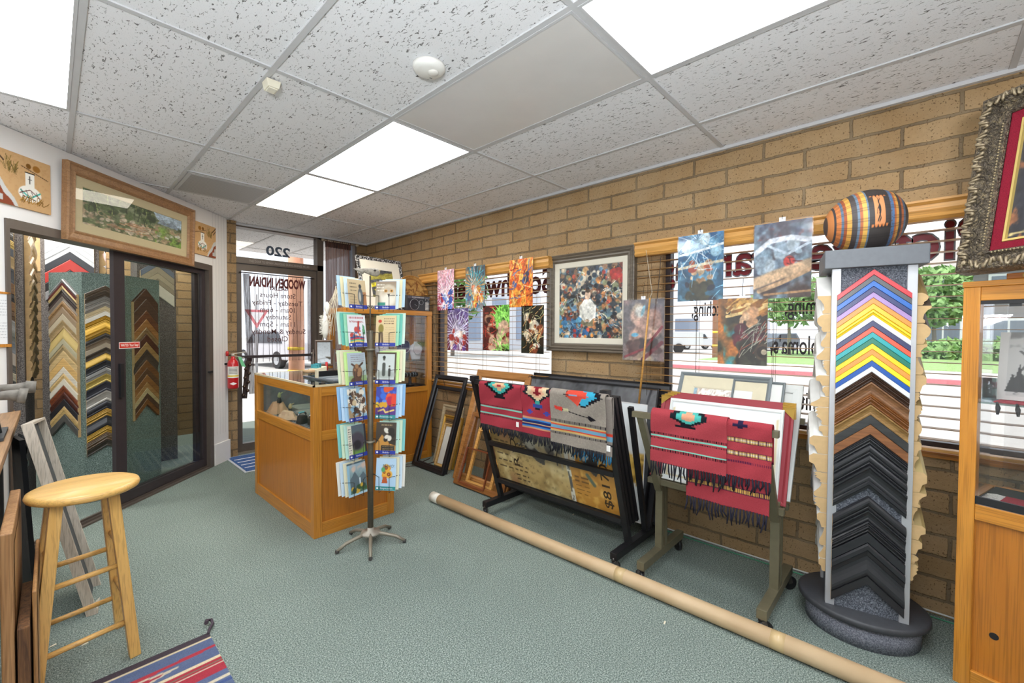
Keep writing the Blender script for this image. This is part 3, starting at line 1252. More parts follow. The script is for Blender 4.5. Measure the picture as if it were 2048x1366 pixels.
poster('greyish brown poster with pale blue spots, hung by the blind wand', (1247, 600), (1329, 598), (1246, 719), pq, clear=True)
pq = Pic(110, 154).grad('2f5f78', '1d5f9a', 90)
pq.noise('7fb9d6', 5, 0.45, 0.25, 3, amt=0.8).rays(0.5, 0.86, 26, 'dff2fb', 4, 0.02, 0.45, 0.35, 0.9)
pq.blobs(16, ['c8a078', 'a57a52', 'd8b890'], 0.06, 8, (0.25, 0.25, 0.75, 0.55)).blobs(10, ['a8402c', 'c25a34'], 0.045, 9, (0.25, 0.45, 0.75, 0.58))
pq.blobs(14, ['2c2f22', '44402c', '23283a'], 0.07, 10, (0.2, 0.0, 0.8, 0.35)).blobs(9, ['d8ecf4', '9fcbe0', 'cfd8de'], 0.07, 12, (0.1, 0.72, 0.9, 0.95))
pq.line([(0, 0.70), (0.5, 0.75), (1, 0.82)], 0.018, 'e9f1f6').line([(0, 0.5), (0.5, 0.54), (1, 0.57)], 0.02, 'f0ddb8')
pq.strokes(30, ['e6f5fc', '86c4e6'], 0.12, 0.004, 15)
poster('deep blue poster with white light burst, upper left of the right window', (1357, 474), (1448, 461), (1360, 603), pq, clear=True, tabs=0.5)
pq = Pic(116, 152).grad('5d4a44', '4b4152', 90)
pq.noise('7d96a8', 4, 0.42, 0.25, 6).noise('8a3a34', 6, 0.6, 0.15, 9, mask=(pq.Y > 0.78).astype(float)).noise('3b3f58', 5, 0.55, 0.2, 12)
pq.blobs(10, ['92a6b6', '7a8ea2', 'a9b8c2'], 0.12, 3, (0.15, 0.35, 0.85, 0.7))
pq.ell(0.63, 0.47, 0.085, 0.085, 'c8362e', 0, 0.25).strokes(5, ['6a1a1c'], 0.06, 0.008, 4, (0.58, 0.42, 0.7, 0.52))
pq.line([(0, 0.60), (0.3, 0.76), (0.65, 0.78), (1, 0.72)], 0.035, 'd5d9e2').line([(0.25, 0.7), (0.6, 0.57), (1, 0.7)], 0.016, 'b9c6d2')
pq.line([(0, 0.2), (0.4, 0.3), (1, 0.42)], 0.075, 'd9b48c').line([(0.1, 0.1), (0.5, 0.2), (1, 0.36)], 0.03, 'c79f78').line([(0.2, 0.05), (1, 0.08)], 0.014, 'b78a5e')
poster('large grey veined poster with a red disc, hung beside the kiosk', (1509, 453), (1625, 432), (1511, 598), pq, x=2.836, clear=True)
pq = Pic(110, 152).grad('2f3a26', '3a2a2a', 60)
pq.noise('d07a2e', 3, 0.35, 0.3, 4, mask=(pq.X < 0.45).astype(float)).noise('2fa3b4', 5, 0.5, 0.2, 5, mask=((pq.X > 0.12) & (pq.X < 0.5) & (pq.Y < 0.62)).astype(float))
pq.strokes(70, ['d9a24a', 'b97a2c', 'e9c27a', '9a5f22'], 0.28, 0.022, 6, (0.15, 0.72, 1, 1), 0.5, 0.9)
pq.blobs(9, ['d29a6c', 'c08456', 'e0b48a'], 0.08, 8, (0.45, 0.58, 0.75, 0.78)).blobs(14, ['6a1f2e', '4f1a28'], 0.09, 9, (0.4, 0.3, 0.9, 0.55))
pq.blobs(16, ['3d3a2e', '2c2a22', '4c4a38'], 0.11, 10, (0.45, 0, 1, 0.4)).strokes(34, ['8a8a78', 'a8503a', 'b9b6a2'], 0.16, 0.005, 12, (0.45, 0.1, 1, 0.5), 1.0, 1.0)
pq.ell(0.92, 0.2, 0.13, 0.13, '54402f', 0, 0.1).ell(0.92, 0.2, 0.09, 0.09, '2e2620', 0, 0.1).ell(0.94, 0.2, 0.045, 0.045, 'b9a88c', 0, 0.2)
poster('amber and teal poster with dark green folds, lower right beside the kiosk', (1437, 598), (1536, 594), (1432, 727), pq, clear=True, x=2.845)

# ================================================================== FRAMED CROWD PICTURE BETWEEN THE WINDOWS


def frame_box(mb, o, u, v, wd, prof, n, mi=0):
    """mitred frame moulding: prof = [(share of width, height)], swept round the rectangle o,u,v; n = outward"""
    o, u, v, n = Vector(o), Vector(u), Vector(v), Vector(n)
    U, V = u.normalized(), v.normalized()
    rings = []
    for fr, hgt in prof:
        k = fr * wd
        rings.append([o + U * k + V * k + n * hgt, o + u - U * k + V * k + n * hgt, o + u + v - U * k - V * k + n * hgt, o + v + U * k - V * k + n * hgt])
    vs = [p for r in rings for p in r]
    fs = []
    for i in range(len(rings) - 1):
        for k in range(4):
            j = (k + 1) % 4
            fs.append((i * 4 + k, i * 4 + j, (i + 1) * 4 + j, (i + 1) * 4 + k))
    return mb.add(vs, fs, mi, False)


def framed(name, label, cat, o, u, v, wd, prof, mats, pic, mat_pic=None, liner=None, glz=False, group=None, back=True, loc=None):
    """framed picture: lower-left o, size vectors u, v. liner = (width, material)"""
    o, u, v = Vector(o), Vector(u), Vector(v)
    n = u.cross(v).normalized()
    U, V = u.normalized(), v.normalized()
    base = loc or (o + u / 2)
    t = thing(name, label, cat, base, group=group)
    m = MB()
    frame_box(m, o, u, v, wd, prof, n)
    if back:
        m.add([o, o + u, o + u + v, o + v], [(3, 2, 1, 0)], 0, False)
    m.build('frame', mats, t, world=True)
    ins = wd
    zz = prof[-1][1]
    if liner:
        m = MB()
        k = ins
        frame_box(m, o + (U + V) * k, u - U * 2 * k, v - V * 2 * k, liner[0], [(0, zz * 0.9), (0.15, zz * 0.92), (0.9, zz * 0.75), (1, zz * 0.55)], n)
        m.build('mat_border', liner[1], t, world=True)
        ins += liner[0]
    if pic is not None:
        k = ins
        picture('print', detail(pic, int(abs(o.y) * 97)) if pic.nx > 50 else pic, o + (U + V) * k + n * (zz * 0.5), u - U * 2 * k, v - V * 2 * k, mat_pic or painted(0.5), t)
    if glz:
        k = wd * 0.9
        q = [o + (U + V) * k + n * zz * 0.97, o + u + (V - U) * k + n * zz * 0.97, o + u + v - (U + V) * k + n * zz * 0.97, o + v + (U - V) * k + n * zz * 0.97]
        MB().add(q, [(0, 1, 2, 3)]).build('glass', glass('ffffff', 0.97, 0.01), t, world=True)
    return t


pq = Pic(150, 150).grad('2f3a42', '4a4a4c', 90)
cr = ['8d6a52', '55707c', 'b98c5a', 'c9b79a', '3f4c5e', '7a3f34', '6f8a94', 'a9633c', '8a8f6a', 'd0c6b0', '4c3a34', '5f86a4', 'c27f4a']
pq.blobs(330, cr, 0.048, 2, soft=0.35).blobs(150, ['e2c4a4', 'caa486', 'b58a6c'], 0.017, 4, (0, 0, 1, 0.9), 0.5)
pq.blobs(60, ['24303c', '2a2a2e', '33404c'], 0.03, 6).blobs(40, ['3f7fae', '5aa0c4', '2f5f92'], 0.04, 8, (0, 0, 0.45, 0.3)).blobs(30, ['b23a34', 'c8553c', 'd88a3c'], 0.024, 9)
pq.noise('1e242c', 14, 0.62, 0.1, 11, amt=0.6).strokes(110, ['e6dcc8', '2c2c30', 'a87a4a', '8fb0c0'], 0.05, 0.004, 13).blobs(18, ['b2362e', 'a33'.ljust(6, '3')], 0.04, 15, (0.85, 0.75, 1, 0.92))
pq.poly([(0.34, 0.30), (0.36, 0.46), (0.42, 0.54), (0.52, 0.54), (0.59, 0.46), (0.60, 0.28), (0.54, 0.26), (0.40, 0.26)], 'dfddd2')
pq.poly([(0.38, 0.26), (0.56, 0.27), (0.56, 0.16), (0.44, 0.17), (0.37, 0.2)], '7c7458').ell(0.475, 0.60, 0.048, 0.07, 'd8b498', 0, 0.15).ell(0.475, 0.655, 0.046, 0.028, '4c3a2c', 0, 0.3)
pq.line([(0.36, 0.44), (0.37, 0.32), (0.44, 0.24)], 0.022, 'd3d1c4').line([(0.59, 0.44), (0.58, 0.32), (0.5, 0.24)], 0.022, 'e6e4da').ell(0.47, 0.24, 0.045, 0.018, 'd0a888', 0, 0.3)
M_FRG = wood('7d7263', '5c5245', 'y', 0.45)
framed('framed_picture', 'framed painting of a crowd around a white-sweatered figure, between the windows', 'framed picture',
       (XW - 0.002, 2.345, 1.222), (0, -0.815, 0), (0, 0, 0.803), 0.068,
       [(0, 0), (0, 0.046), (0.12, 0.052), (0.3, 0.040), (0.42, 0.048), (0.6, 0.034), (0.78, 0.036), (0.9, 0.024), (1, 0.022)],
       M_FRG, pq, painted(0.45), (0.045, plain('d9d2c0', 0.8, var=0.03)))

# ================================================================== COUNTER SHOWCASE
CX0, CX1, CY0, CY1, CZ = 1.175, 1.775, 2.893, 4.10, 1.02
t = thing('display_counter', 'oak display counter with glass top behind the card rack', 'display counter', ((CX0 + CX1) / 2, (CY0 + CY1) / 2, 0))
P = 0.055
for x in (CX0, CX1 - P):
    for y in (CY0, CY1 - P):
        MB().box((x, y, 0), (x + P, y + P, CZ - 0.012)).build('corner_post', M_OAK, t, world=True, bevel=0.003)
for z0, z1 in ((0.945, CZ - 0.012), (0.645, 0.71), (0.0, 0.095)):
    for y in (CY0, CY1 - 0.03):
        MB().box((CX0 + P, y + 0.002, z0), (CX1 - P, y + 0.028, z1)).build('end_rail', M_OAKX, t, world=True, bevel=0.002)
    for x in (CX0, CX1 - 0.03):
        MB().box((x + 0.002, CY0 + P, z0), (x + 0.028, CY1 - P, z1)).build('side_rail', M_OAKY, t, world=True, bevel=0.002)
for a, b in (((CX0 + P - 0.01, CY0 + 0.014, 0.08), (CX1 - P + 0.01, CY0 + 0.024, 0.96)), ((CX0 + 0.014, CY0 + P - 0.01, 0.08), (CX0 + 0.024, CY1 - P + 0.01, 0.66)),
             ((CX1 - 0.024, CY0 + P - 0.01, 0.08), (CX1 - 0.014, CY1 - P + 0.01, 0.96)), ((CX0 + P - 0.01, CY1 - 0.024, 0.08), (CX1 - P + 0.01, CY1 - 0.014, 0.96))):
    MB().box(a, b).build('panel', M_OAKP, t, world=True)
MB().box((CX0 + 0.014, CY0 + P - 0.005, 0.70), (CX0 + 0.019, CY1 - P + 0.005, 0.955)).build('front_glass', M_GLASS, t, world=True)
MB().box((CX0 + 0.006, CY0 + 0.006, CZ - 0.012), (CX1 - 0.006, CY1 - 0.006, CZ)).build('top_glass', glass('e9f2ee', 0.93), t, world=True)
m = MB()
for a, b in (((CX0, CY0), (CX0 + 0.012, CY1)), ((CX1 - 0.012, CY0), (CX1, CY1))):
    m.box((a[0], a[1], CZ - 0.012), (b[0], b[1], CZ + 0.001))
for a, b in (((CX0, CY0), (CX1, CY0 + 0.012)), ((CX0, CY1 - 0.012), (CX1, CY1))):
    m.box((a[0], a[1], CZ - 0.012), (b[0], b[1], CZ + 0.001))
m.build('top_edge', plain('d3c3a2', 0.4), t, world=True)
MB().box((CX1 - 0.030, CY0 + P, 0.70), (CX1 - 0.025, CY1 - P, 0.945)).build('back_mirror', plain('aab0b0', 0.08, 0.9, var=0.02), t, world=True)
MB().box((CX0 + 0.026, CY0 + 0.03, 0.665), (CX1 - 0.026, CY1 - 0.03, 0.690)).build('display_floor', plain('66686b', 0.9), t, world=True)
MB().box((CX0 + 0.03, CY1 - 0.032, 0.70), (CX1 - 0.035, CY1 - 0.026, 0.945)).build('end_lining', plain('7c8082', 0.6, var=0.2, scale=30), t, world=True)
# gravel bed
rng = random.Random(4)
m = MB()
for i in range(2600):
    x, y = rng.uniform(CX0 + 0.03, CX1 - 0.03), rng.uniform(CY0 + 0.035, CY1 - 0.035)
    s = rng.uniform(0.004, 0.009)
    c = Vector((x, y, 0.690 + s * 0.5))
    ax = Vector((rng.uniform(-1, 1), rng.uniform(-1, 1), rng.uniform(-1, 1))).normalized()
    bx = ax.orthogonal().normalized()
    kx = ax.cross(bx)
    m.add([c + ax * s, c - ax * s, c + bx * s, c - bx * s, c + kx * s * 0.7, c - kx * s * 0.7],
          [(0, 2, 4), (2, 1, 4), (1, 3, 4), (3, 0, 4), (2, 0, 5), (1, 2, 5), (3, 1, 5), (0, 3, 5)])
g = m.build('gravel', plain('8d9094', 0.8, var=0.4, scale=60), base=True)
tag(g, 'dark grey gravel covering the floor of the counter showcase', 'gravel', kind='stuff')


def rock(name, label, c, size, seed, mat, n=18, layers=5):
    """flat layered stone slab with a ragged outline"""
    rng = random.Random(seed)
    m = MB()
    rad = [rng.uniform(0.72, 1.0) for _ in range(n)]
    prev = None
    vs, fs = [], []
    for L in range(layers):
        k = 1.0 - 0.13 * L + rng.uniform(-0.03, 0.03)
        for i in range(n):
            a = 2 * PI * i / n
            r = rad[i] * k * rng.uniform(0.94, 1.04)
            vs.append((c[0] + size[0] * r * math.cos(a), c[1] + size[1] * r * math.sin(a), c[2] + size[2] * L / (layers - 1) + rng.uniform(-.002, .002)))
    for L in range(layers - 1):
        for i in range(n):
            j = (i + 1) % n
            fs.append((L * n + i, L * n + j, (L + 1) * n + j, (L + 1) * n + i))
    fs.append(tuple(range(n))[::-1])
    fs.append(tuple((layers - 1) * n + i for i in range(n)))
    m.add(vs, fs)
    return tag(m.build(name, mat, base=True), label, 'rock', 'display stones in the counter')


M_STONE = plain('c9a27c', 0.9, var=0.16, scale=18)
M_STONE2 = plain('d8b896', 0.9, var=0.16, scale=18)
rock('stone_slab', 'tan flagstone at the rear left of the counter window', (1.29, 3.90, 0.698), (0.085, 0.13, 0.085), 1, M_STONE)
rock('stone_slab', 'pale pink flagstone nearest the glass of the counter window', (1.265, 3.60, 0.698), (0.06, 0.17, 0.05), 2, M_STONE2)
rock('stone_slab', 'low tan flagstone behind the bracelets in the counter window', (1.30, 3.42, 0.698), (0.035, 0.05, 0.035), 3, M_STONE)
rock('stone_chip', 'small pink stone chip beside the black stand in the counter window', (1.33, 3.33, 0.698), (0.04, 0.05, 0.03), 4, M_STONE2)
M_TRAY = plain('a9aca4', 0.6)
tag(MB().box((1.42, 3.80, 0.698), (1.62, 4.04, 0.722)).build('display_tray', M_TRAY, base=True, bevel=0.004), 'flat grey-green display tray, the rear one in the counter', 'tray', 'grey trays in the counter')
tag(MB().box((1.37, 3.46, 0.698), (1.56, 3.74, 0.722)).build('display_tray', M_TRAY, base=True, bevel=0.004), 'flat grey-green display tray, the nearer one in the counter', 'tray', 'grey trays in the counter')
M_TURQ = plain('7fd0d8', 0.25)
M_DKLEATHER = plain('2c211c', 0.5)


def cuff(label, x, y, stone=True):
    t = thing('bracelet_stand', label, 'bracelet', (x, y, 0.699), 0.3, 'bracelets on dark stands in the counter')
    MB().prism([(-0.035, 0), (0.035, 0), (0.022, 0.06), (-0.022, 0.06)], lambda a, b: (a, -0.03, b), lambda a, b: (a, 0.03, b)).build('stand', M_DKLEATHER, t, bevel=0.008)
    m = MB()
    pts = [(-0.030 * math.cos(k * PI / 10), 0.0, 0.062 + 0.020 * math.sin(k * PI / 10)) for k in range(11)]
    m.tube(pts, 0.007, 8)
    m.build('cuff', plain('b9bcc0', 0.25, 0.9), t)
    if stone:
        m = MB()
        for dx in (-0.016, 0, 0.016):
            m.lathe([(0.0, -0.004), (0.010, 0.0), (0.007, 0.006), (0.0, 0.008)], 10, (dx - 0.012, -0.006, 0.083))
        m.build('turquoise', M_TURQ, t)
    return t


cuff('turquoise bracelet on a dark stand, left of the three in the counter window', 1.26, 3.30)
cuff('turquoise bracelet on a dark stand, middle of the three in the counter window', 1.30, 3.20)
cuff('turquoise bracelet on a dark stand, right of the three in the counter window', 1.35, 3.11)
t = thing('bracelet_box', 'small black open display box at the right corner of the counter window', 'display box', (1.27, 3.02, 0.698))
MB().box((-0.05, -0.05, 0), (0.05, 0.05, 0.05)).build('box', M_BLACK, t, bevel=0.003)
MB().box((-0.056, -0.001, 0.05), (0.056, 0.056, 0.075)).build('lid', M_BLACKM, t)
for i, (x, y, c, lb) in enumerate(((1.29, 3.86, 'b9c48a', 'tiny green carved figure on the rear of the counter display'), (1.34, 3.76, 'd9c48e', 'tiny yellow carved bird figure on a black base in the counter'))):
    t = thing('carved_figure', lb, 'figurine', (x, y, 0.784 if i == 0 else 0.698))
    MB().lathe([(0.018, 0), (0.018, 0.02), (0.010, 0.04)], 12).build('base', M_BLACK, t)
    MB().lathe([(0.0, 0.036), (0.014, 0.05), (0.012, 0.065), (0.006, 0.08), (0.0, 0.088)], 12).tube([(0, 0, 0.07), (0.03, 0, 0.085)], [0.008, 0.002], 8).build('figure', plain(c, 0.5), t)

# things standing on the counter
t = thing('display_easel_tray', 'flat black and clear acrylic display tray lying on the counter top', 'tray', (1.50, 3.25, CZ + 0.001))
MB().box((-0.17, -0.30, 0), (0.18, 0.22, 0.012)).build('base', plain('4c5258', 0.25), t, bevel=0.003)
m = MB()
for y in (-0.27, -0.10):
    m.box((-0.15, y, 0.012), (0.15, y + 0.13, 0.02))
m.build('insert', plain('8b9298', 0.3), t)
MB().box((-0.15, -0.02, 0.0125), (0.14, 0.0, 0.06)).build('back_panel', M_BLACKM, t)
m = MB()
for x in (-0.16, 0.05):
    m.box((x, -0.02, 0.0125), (x + 0.012, 0.02, 0.07))
m.build('clip', plain('d8cdb0', 0.4), t)
MB().box((-0.14, 0.04, 0.0125), (0.12, 0.20, 0.03)).build('acrylic_block', glass('dfe8ea', 0.85), t)

t = thing('card_holder', 'small cream desk box holding teal and red cards on the counter beside the mirror', 'card holder', (1.62, 3.90, CZ + 0.001), 0.2)
MB().prism([(-0.06, 0), (0.06, 0), (0.06, 0.045), (-0.06, 0.02)], lambda a, b: (a, -0.05, b), lambda a, b: (a, 0.05, b)).build('box', plain('d9d0b4', 0.6), t, bevel=0.002)
for k, c in enumerate(('4aa6b4', '62b8c0', '3f8f9e')):
    MB().box((-0.035 + k * 0.02, -0.042, 0.03), (-0.030 + k * 0.02, 0.042, 0.062 + 0.005 * k)).build('card', plain(c, 0.5), t)
MB().lathe([(0.011, 0), (0.011, 0.075), (0.006, 0.08), (0, 0.08)], 12, (0.085, -0.01, 0)).build('red_tube', plain('c0282c', 0.4), t)
t = thing('wood_disc', 'round slice of wood leaning in front of the card holder on the counter', 'coaster', (1.53, 3.84, CZ + 0.001))
MB().lathe([(0.0, 0), (0.055, 0.0), (0.058, 0.012), (0.055, 0.02), (0, 0.02)], 24).build('disc', plain('a98a66', 0.7, var=0.2), t)

a = hy(648, 742, 3.98)
t = thing('vanity_mirror', 'small swivel table mirror in a brown wooden frame on the counter', 'mirror', (a.x, 3.98, CZ + 0.001), -0.35)
M_DKWOOD = wood('5f4a3c', '46342a', 'z', 0.45)
m = MB()
for s in (-1, 1):
    m.prism([(-0.06, 0), (0.06, 0), (0.012, 0.19), (-0.012, 0.19)], lambda a, b: (s * 0.088 - 0.006, a, b), lambda a, b: (s * 0.088 + 0.006, a, b))
m.box((-0.085, -0.055, 0.0), (0.085, 0.055, 0.014))
m.build('stand', M_DKWOOD, t, bevel=0.003)
R_ = Matrix.Translation((0, 0, 0.155)) @ Matrix.Rotation(math.radians(-14), 4, 'X')
m = MB()
frame_box(m, (-0.075, 0, -0.12), (0.15, 0, 0), (0, 0, 0.24), 0.02, [(0, 0), (0, 0.016), (0.5, 0.02), (1, 0.012)], (0, -1, 0))
m.add([(-0.075, 0, -0.12), (0.075, 0, -0.12), (0.075, 0, 0.12), (-0.075, 0, 0.12)], [(3, 2, 1, 0)])
m.v = [tuple(R_ @ Vector(p)) for p in m.v]
f = m.build('mirror_frame', M_DKWOOD, t)
m = MB().add([R_ @ Vector(p) for p in ((-0.056, -0.011, -0.10), (0.056, -0.011, -0.10), (0.056, -0.011, 0.10), (-0.056, -0.011, 0.10))], [(0, 1, 2, 3)])
m.build('mirror_glass', plain('d8dcde', 0.03, 1.0, var=0.0), f)
m = MB()
for s in (-1, 1):
    m.lathe([(0.0, 0), (0.010, 0.002), (0.008, 0.01), (0, 0.012)], 10, M=Matrix.Translation((s * 0.095, 0, 0.155)) @ Matrix.Rotation(s * PI / 2, 4, 'Y'))
m.build('swivel_knob', plain('9a958e', 0.4, 0.6), t)

# ================================================================== TALL SHOWCASE IN THE CORNER
TX0, TX1, TY0, TY1, TZ = 1.868, 2.868, 3.91, 4.26, 1.60
t = thing('display_cabinet', 'tall oak and glass showcase in the corner behind the counter', 'display cabinet', ((TX0 + TX1) / 2, (TY0 + TY1) / 2, 0))
P = 0.055
for x in (TX0, TX1 - P):
    for y in (TY0, TY1 - P):
        MB().box((x, y, 0), (x + P, y + P, TZ - 0.05)).build('corner_post', M_OAK, t, world=True, bevel=0.002)
m = MB()
m.box((TX0 - 0.004, TY0 - 0.004, TZ - 0.05), (TX1 + 0.004, TY1, TZ))
m.build('top', M_OAKX, t, world=True, bevel=0.003)
for z0, z1 in ((0.735, 0.79), (0.0, 0.075)):
    for y in (TY0 + 0.002, TY1 - 0.03):
        MB().box((TX0 + P, y, z0), (TX1 - P, y + 0.028, z1)).build('front_rail', M_OAKX, t, world=True, bevel=0.002)
    for x in (TX0 + 0.002, TX1 - 0.03):
        MB().box((x, TY0 + P, z0), (x + 0.028, TY1 - P, z1)).build('side_rail', M_OAKY, t, world=True)
for a, b in (((TX0 + P - 0.01, TY0 + 0.012, 0.06), (TX1 - P + 0.01, TY0 + 0.022, 0.75)), ((TX0 + 0.012, TY0 + P - 0.01, 0.06), (TX0 + 0.022, TY1 - P + 0.01, 0.75)), ((TX1 - 0.022, TY0 + P - 0.01, 0.06), (TX1 - 0.012, TY1 - P + 0.01, 0.75))):
    MB().box(a, b).build('panel', M_OAKP, t, world=True)
MB().box((TX0 + 0.03, TY0 + 0.03, 0.775), (TX1 - 0.03, TY1 - 0.03, 0.795)).build('display_floor', M_BLACK, t, world=True)
MB().box((TX0 + P - 0.005, TY0 + 0.012, 0.79), (TX1 - P + 0.005, TY0 + 0.017, TZ - 0.048)).build('front_glass', M_GLASS, t, world=True)
m = MB()
m.box((TX0 + 0.012, TY0 + P, 0.79), (TX0 + 0.017, TY1 - P, TZ - 0.05))
m.box((TX1 - 0.017, TY0 + P, 0.79), (TX1 - 0.012, TY1 - P, TZ - 0.05))
m.build('side_glass', M_GLASS, t, world=True)
MB().box((TX0 + 0.06, TY0 + 0.05, 1.06), (TX1 - 0.06, TY1 - 0.05, 1.068)).build('glass_shelf', glass('dbe9e4', 0.85), t, world=True)
MB().box((TX0 + 0.05, TY0 + 0.019, TZ - 0.062), (TX1 - 0.05, TY0 + 0.03, TZ - 0.048)).build('light_strip', plain('5c5c60', 0.4), t, world=True)
MB().box((2.867, TY0 + 0.01, 0.2), (2.875, TY0 + 0.03, 0.26)).build('hinge', plain('8b8278', 0.4, 0.7), t, world=True)


def bust(label, x, y, z, c, h):
    t = thing('necklace_bust', label, 'jewellery bust', (x, y, z), group='jewellery busts in the tall showcase')
    MB().lathe([(0.05, 0), (0.055, 0.01), (0.075, h * 0.45), (0.085, h * 0.62), (0.06, h * 0.8), (0.025, h * 0.9), (0.022, h), (0, h)], 24, sy=0.45).build('bust', plain(c, 0.6), t)
    m = MB()
    m.tube([(0.055 * math.sin(k / 10 * 2 * PI - PI), -0.040, h * 0.62 + 0.07 * math.cos(k / 10 * 2 * PI)) for k in range(10)], 0.003, 6, closed=True)
    m.build('necklace', plain('b9c0c6', 0.3, 0.8), t)


bust('dark blue necklace bust on the glass shelf of the tall showcase', 2.62, 4.08, 1.069, '32405c', 0.24)
bust('white necklace bust on the glass shelf at the right of the tall showcase', 2.76, 4.06, 1.069, 'cfd0d4', 0.20)
bust('pale necklace bust on the glass shelf left of the dark blue one', 2.36, 4.08, 1.069, 'c9cacf', 0.20)
t = thing('bracelet_bar', 'black T-shaped bracelet bar on the floor of the tall showcase', 'jewellery stand', (2.66, 4.02, 0.796))
MB().lathe([(0.05, 0), (0.05, 0.012), (0.018, 0.02), (0.016, 0.10)], 16).tube([(-0.09, 0, 0.115), (0.09, 0, 0.115)], 0.022, 14).build('stand', M_BLACK, t)
for k, x in enumerate((-0.05, -0.01, 0.03, 0.06)):
    m = MB().tube([(x, 0.027 * math.cos(a), 0.115 + 0.027 * math.sin(a)) for a in np.linspace(0, 2 * PI, 14)[:-1]], 0.005, 6, closed=True)
    m.build('bangle', plain('8f969c', 0.3, 0.8), t)
t = thing('earring_stand', 'small dark earring stand with hooks in the left part of the tall showcase', 'jewellery stand', (2.02, 4.08, 1.069))
MB().lathe([(0.04, 0), (0.04, 0.01), (0.006, 0.015), (0.006, 0.16)], 14).tube([(-0.07, 0, 0.16), (0.07, 0, 0.16)], 0.005, 8).build('stand', plain('4a4a4e', 0.4, 0.4), t)
m = MB()
for x in (-0.06, -0.03, 0.0, 0.03, 0.06):
    m.tube([(x, 0, 0.157), (x, -0.002, 0.10)], [0.002, 0.006], 6)
m.build('earring', plain('9aa0a6', 0.3, 0.8), t)

# on top of the tall showcase
pq = Pic(60, 84, 'a49a40')
pq.noise('4c4e52', 3, 0.48, 0.12, 5, sy=1.6).noise('f0de2c', 4, 0.5, 0.08, 9, mask=(pq.Y < 0.62).astype(float), sy=1.8).line([(0, 0.55), (0.4, 0.62), (1, 0.5)], 0.05, '5c5e62').line([(0, 0.3), (0.5, 0.42), (1, 0.32)], 0.04, '4c4e54')
nt = NT('speckled_frame')
ns = nt.noise(nt.co(), 95, 3, 0.6)
nt.col(nt.ramp(ns, [(0.53, '141416'), (0.57, 'd8d8da')]))
nt.set(0.35)
a, b = hy(722, 612, 4.02), hy(806, 612, 4.02)
v = (hy(717, 507, 4.16) - hy(726, 612, 4.03))
fo = Vector((hy(727, 612, 4.02).x, 4.02, TZ + 0.001))
fu = Vector((0.54, 0.04, 0))
fv = Vector((-0.07, 0.15, 0.545))
fv = (fv - fu.normalized() * fv.dot(fu.normalized()))
framed('framed_print', 'yellow and grey print in a black speckled frame, on top of the tall showcase', 'framed picture',
       fo, fu, fv, 0.036, [(0, 0), (0, 0.02), (0.5, 0.024), (1, 0.014)], nt.m, pq, painted(0.5), (0.095, plain('e8e2d2', 0.8, var=0.02)), glz=False)

a = hy(832, 618, 4.03)
t = thing('radio_box', 'black boxed portable radio with dials on top of the tall showcase', 'radio', (a.x, 4.03, TZ + 0.001), 0.05)
MB().box((-0.15, -0.05, 0), (0.15, 0.05, 0.165)).build('body', plain('2c2b30', 0.4), t, bevel=0.004)
MB().box((-0.145, -0.053, 0.135), (0.145, -0.049, 0.160)).build('top_band', plain('56545c', 0.4), t)
m = MB()
for k in range(9):
    m.box((-0.09 + k * 0.018, -0.0545, 0.142), (-0.079 + k * 0.018, -0.0525, 0.153))
m.build('band_lettering', plain('b9b6b4', 0.4), t)
m = MB().tube([(-0.06, -0.0545, 0.07), (-0.06, -0.0495, 0.07)], 0.058, 32).tube([(0.03, -0.0545, 0.095), (0.03, -0.0495, 0.095)], 0.024, 24)
m.build('dial', plain('17171a', 0.35), t)
m = MB()
for c, r in (((-0.06, 0.07), 0.059), ((0.03, 0.095), 0.025), ((0.105, 0.125), 0.018)):
    m.tube([(c[0] + r * math.cos(a), -0.0545, c[1] + r * math.sin(a)) for a in np.linspace(0, 2 * PI, 33)[:-1]], 0.002, 6, closed=True)
m.tube([(-0.06, -0.056, 0.07), (-0.025, -0.056, 0.055)], 0.0015, 6)
m.build('dial_ring', plain('b0b0b4', 0.35, 0.5), t)
m = MB()
for k in range(6):
    m.box((0.085, -0.0545, 0.015 + k * 0.015), (0.13, -0.0520, 0.024 + k * 0.015))
m.build('side_buttons', plain('d6d3ce', 0.4), t)

a = hy(826, 618, 4.12)
t = thing('basket_tray', 'round woven basket with a brown star pattern behind the radio', 'basket', (a.x - 0.02, 4.12, TZ + 0.001))
pq = Pic(110, 110, 'c8964e')
rr = np.hypot(pq.X - .5, pq.Y - .5) * 2
an = np.arctan2(pq.Y - .5, pq.X - .5)
star = ((np.cos(an * 6) * 0.16 + 0.55) - rr)
pq.blend(((np.abs(star) < 0.07)).astype(float), '8a5424').blend((np.abs(rr - 0.22 - 0.06 * np.cos(an * 6)) < 0.05).astype(float), '8a5424').blend((np.abs(rr - 0.82) < 0.03).astype(float), '9a622c')
pq.blend((np.sin(rr * 95) > 0.3).astype(float) * 0.25, '7a4c22').blend((np.sin(an * 70) > 0.5).astype(float) * 0.18, 'e6c084')
R_ = Matrix.Translation((0, 0.0, 0.196)) @ Matrix.Rotation(math.radians(80), 4, 'X')
nr, na = 18, 64
vs, fs, cs = [], [], []
for i in range(nr + 1):
    r = i / nr
    for k in range(na):
        th = 2 * PI * k / na
        vs.append(tuple(R_ @ Vector((0.195 * r * math.cos(th), 0.195 * r * math.sin(th), 0.03 * r ** 3))))
        ix, iy = min(109, int((0.5 + 0.5 * r * math.cos(th)) * 109)), min(109, int((0.5 + 0.5 * r * math.sin(th)) * 109))
        cs.append(pq.C[iy, ix])
for i in range(nr):
    for k in range(na):
        fs.append((i * na + k, i * na + (k + 1) % na, (i + 1) * na + (k + 1) % na, (i + 1) * na + k))
me = bpy.data.meshes.new('tray')
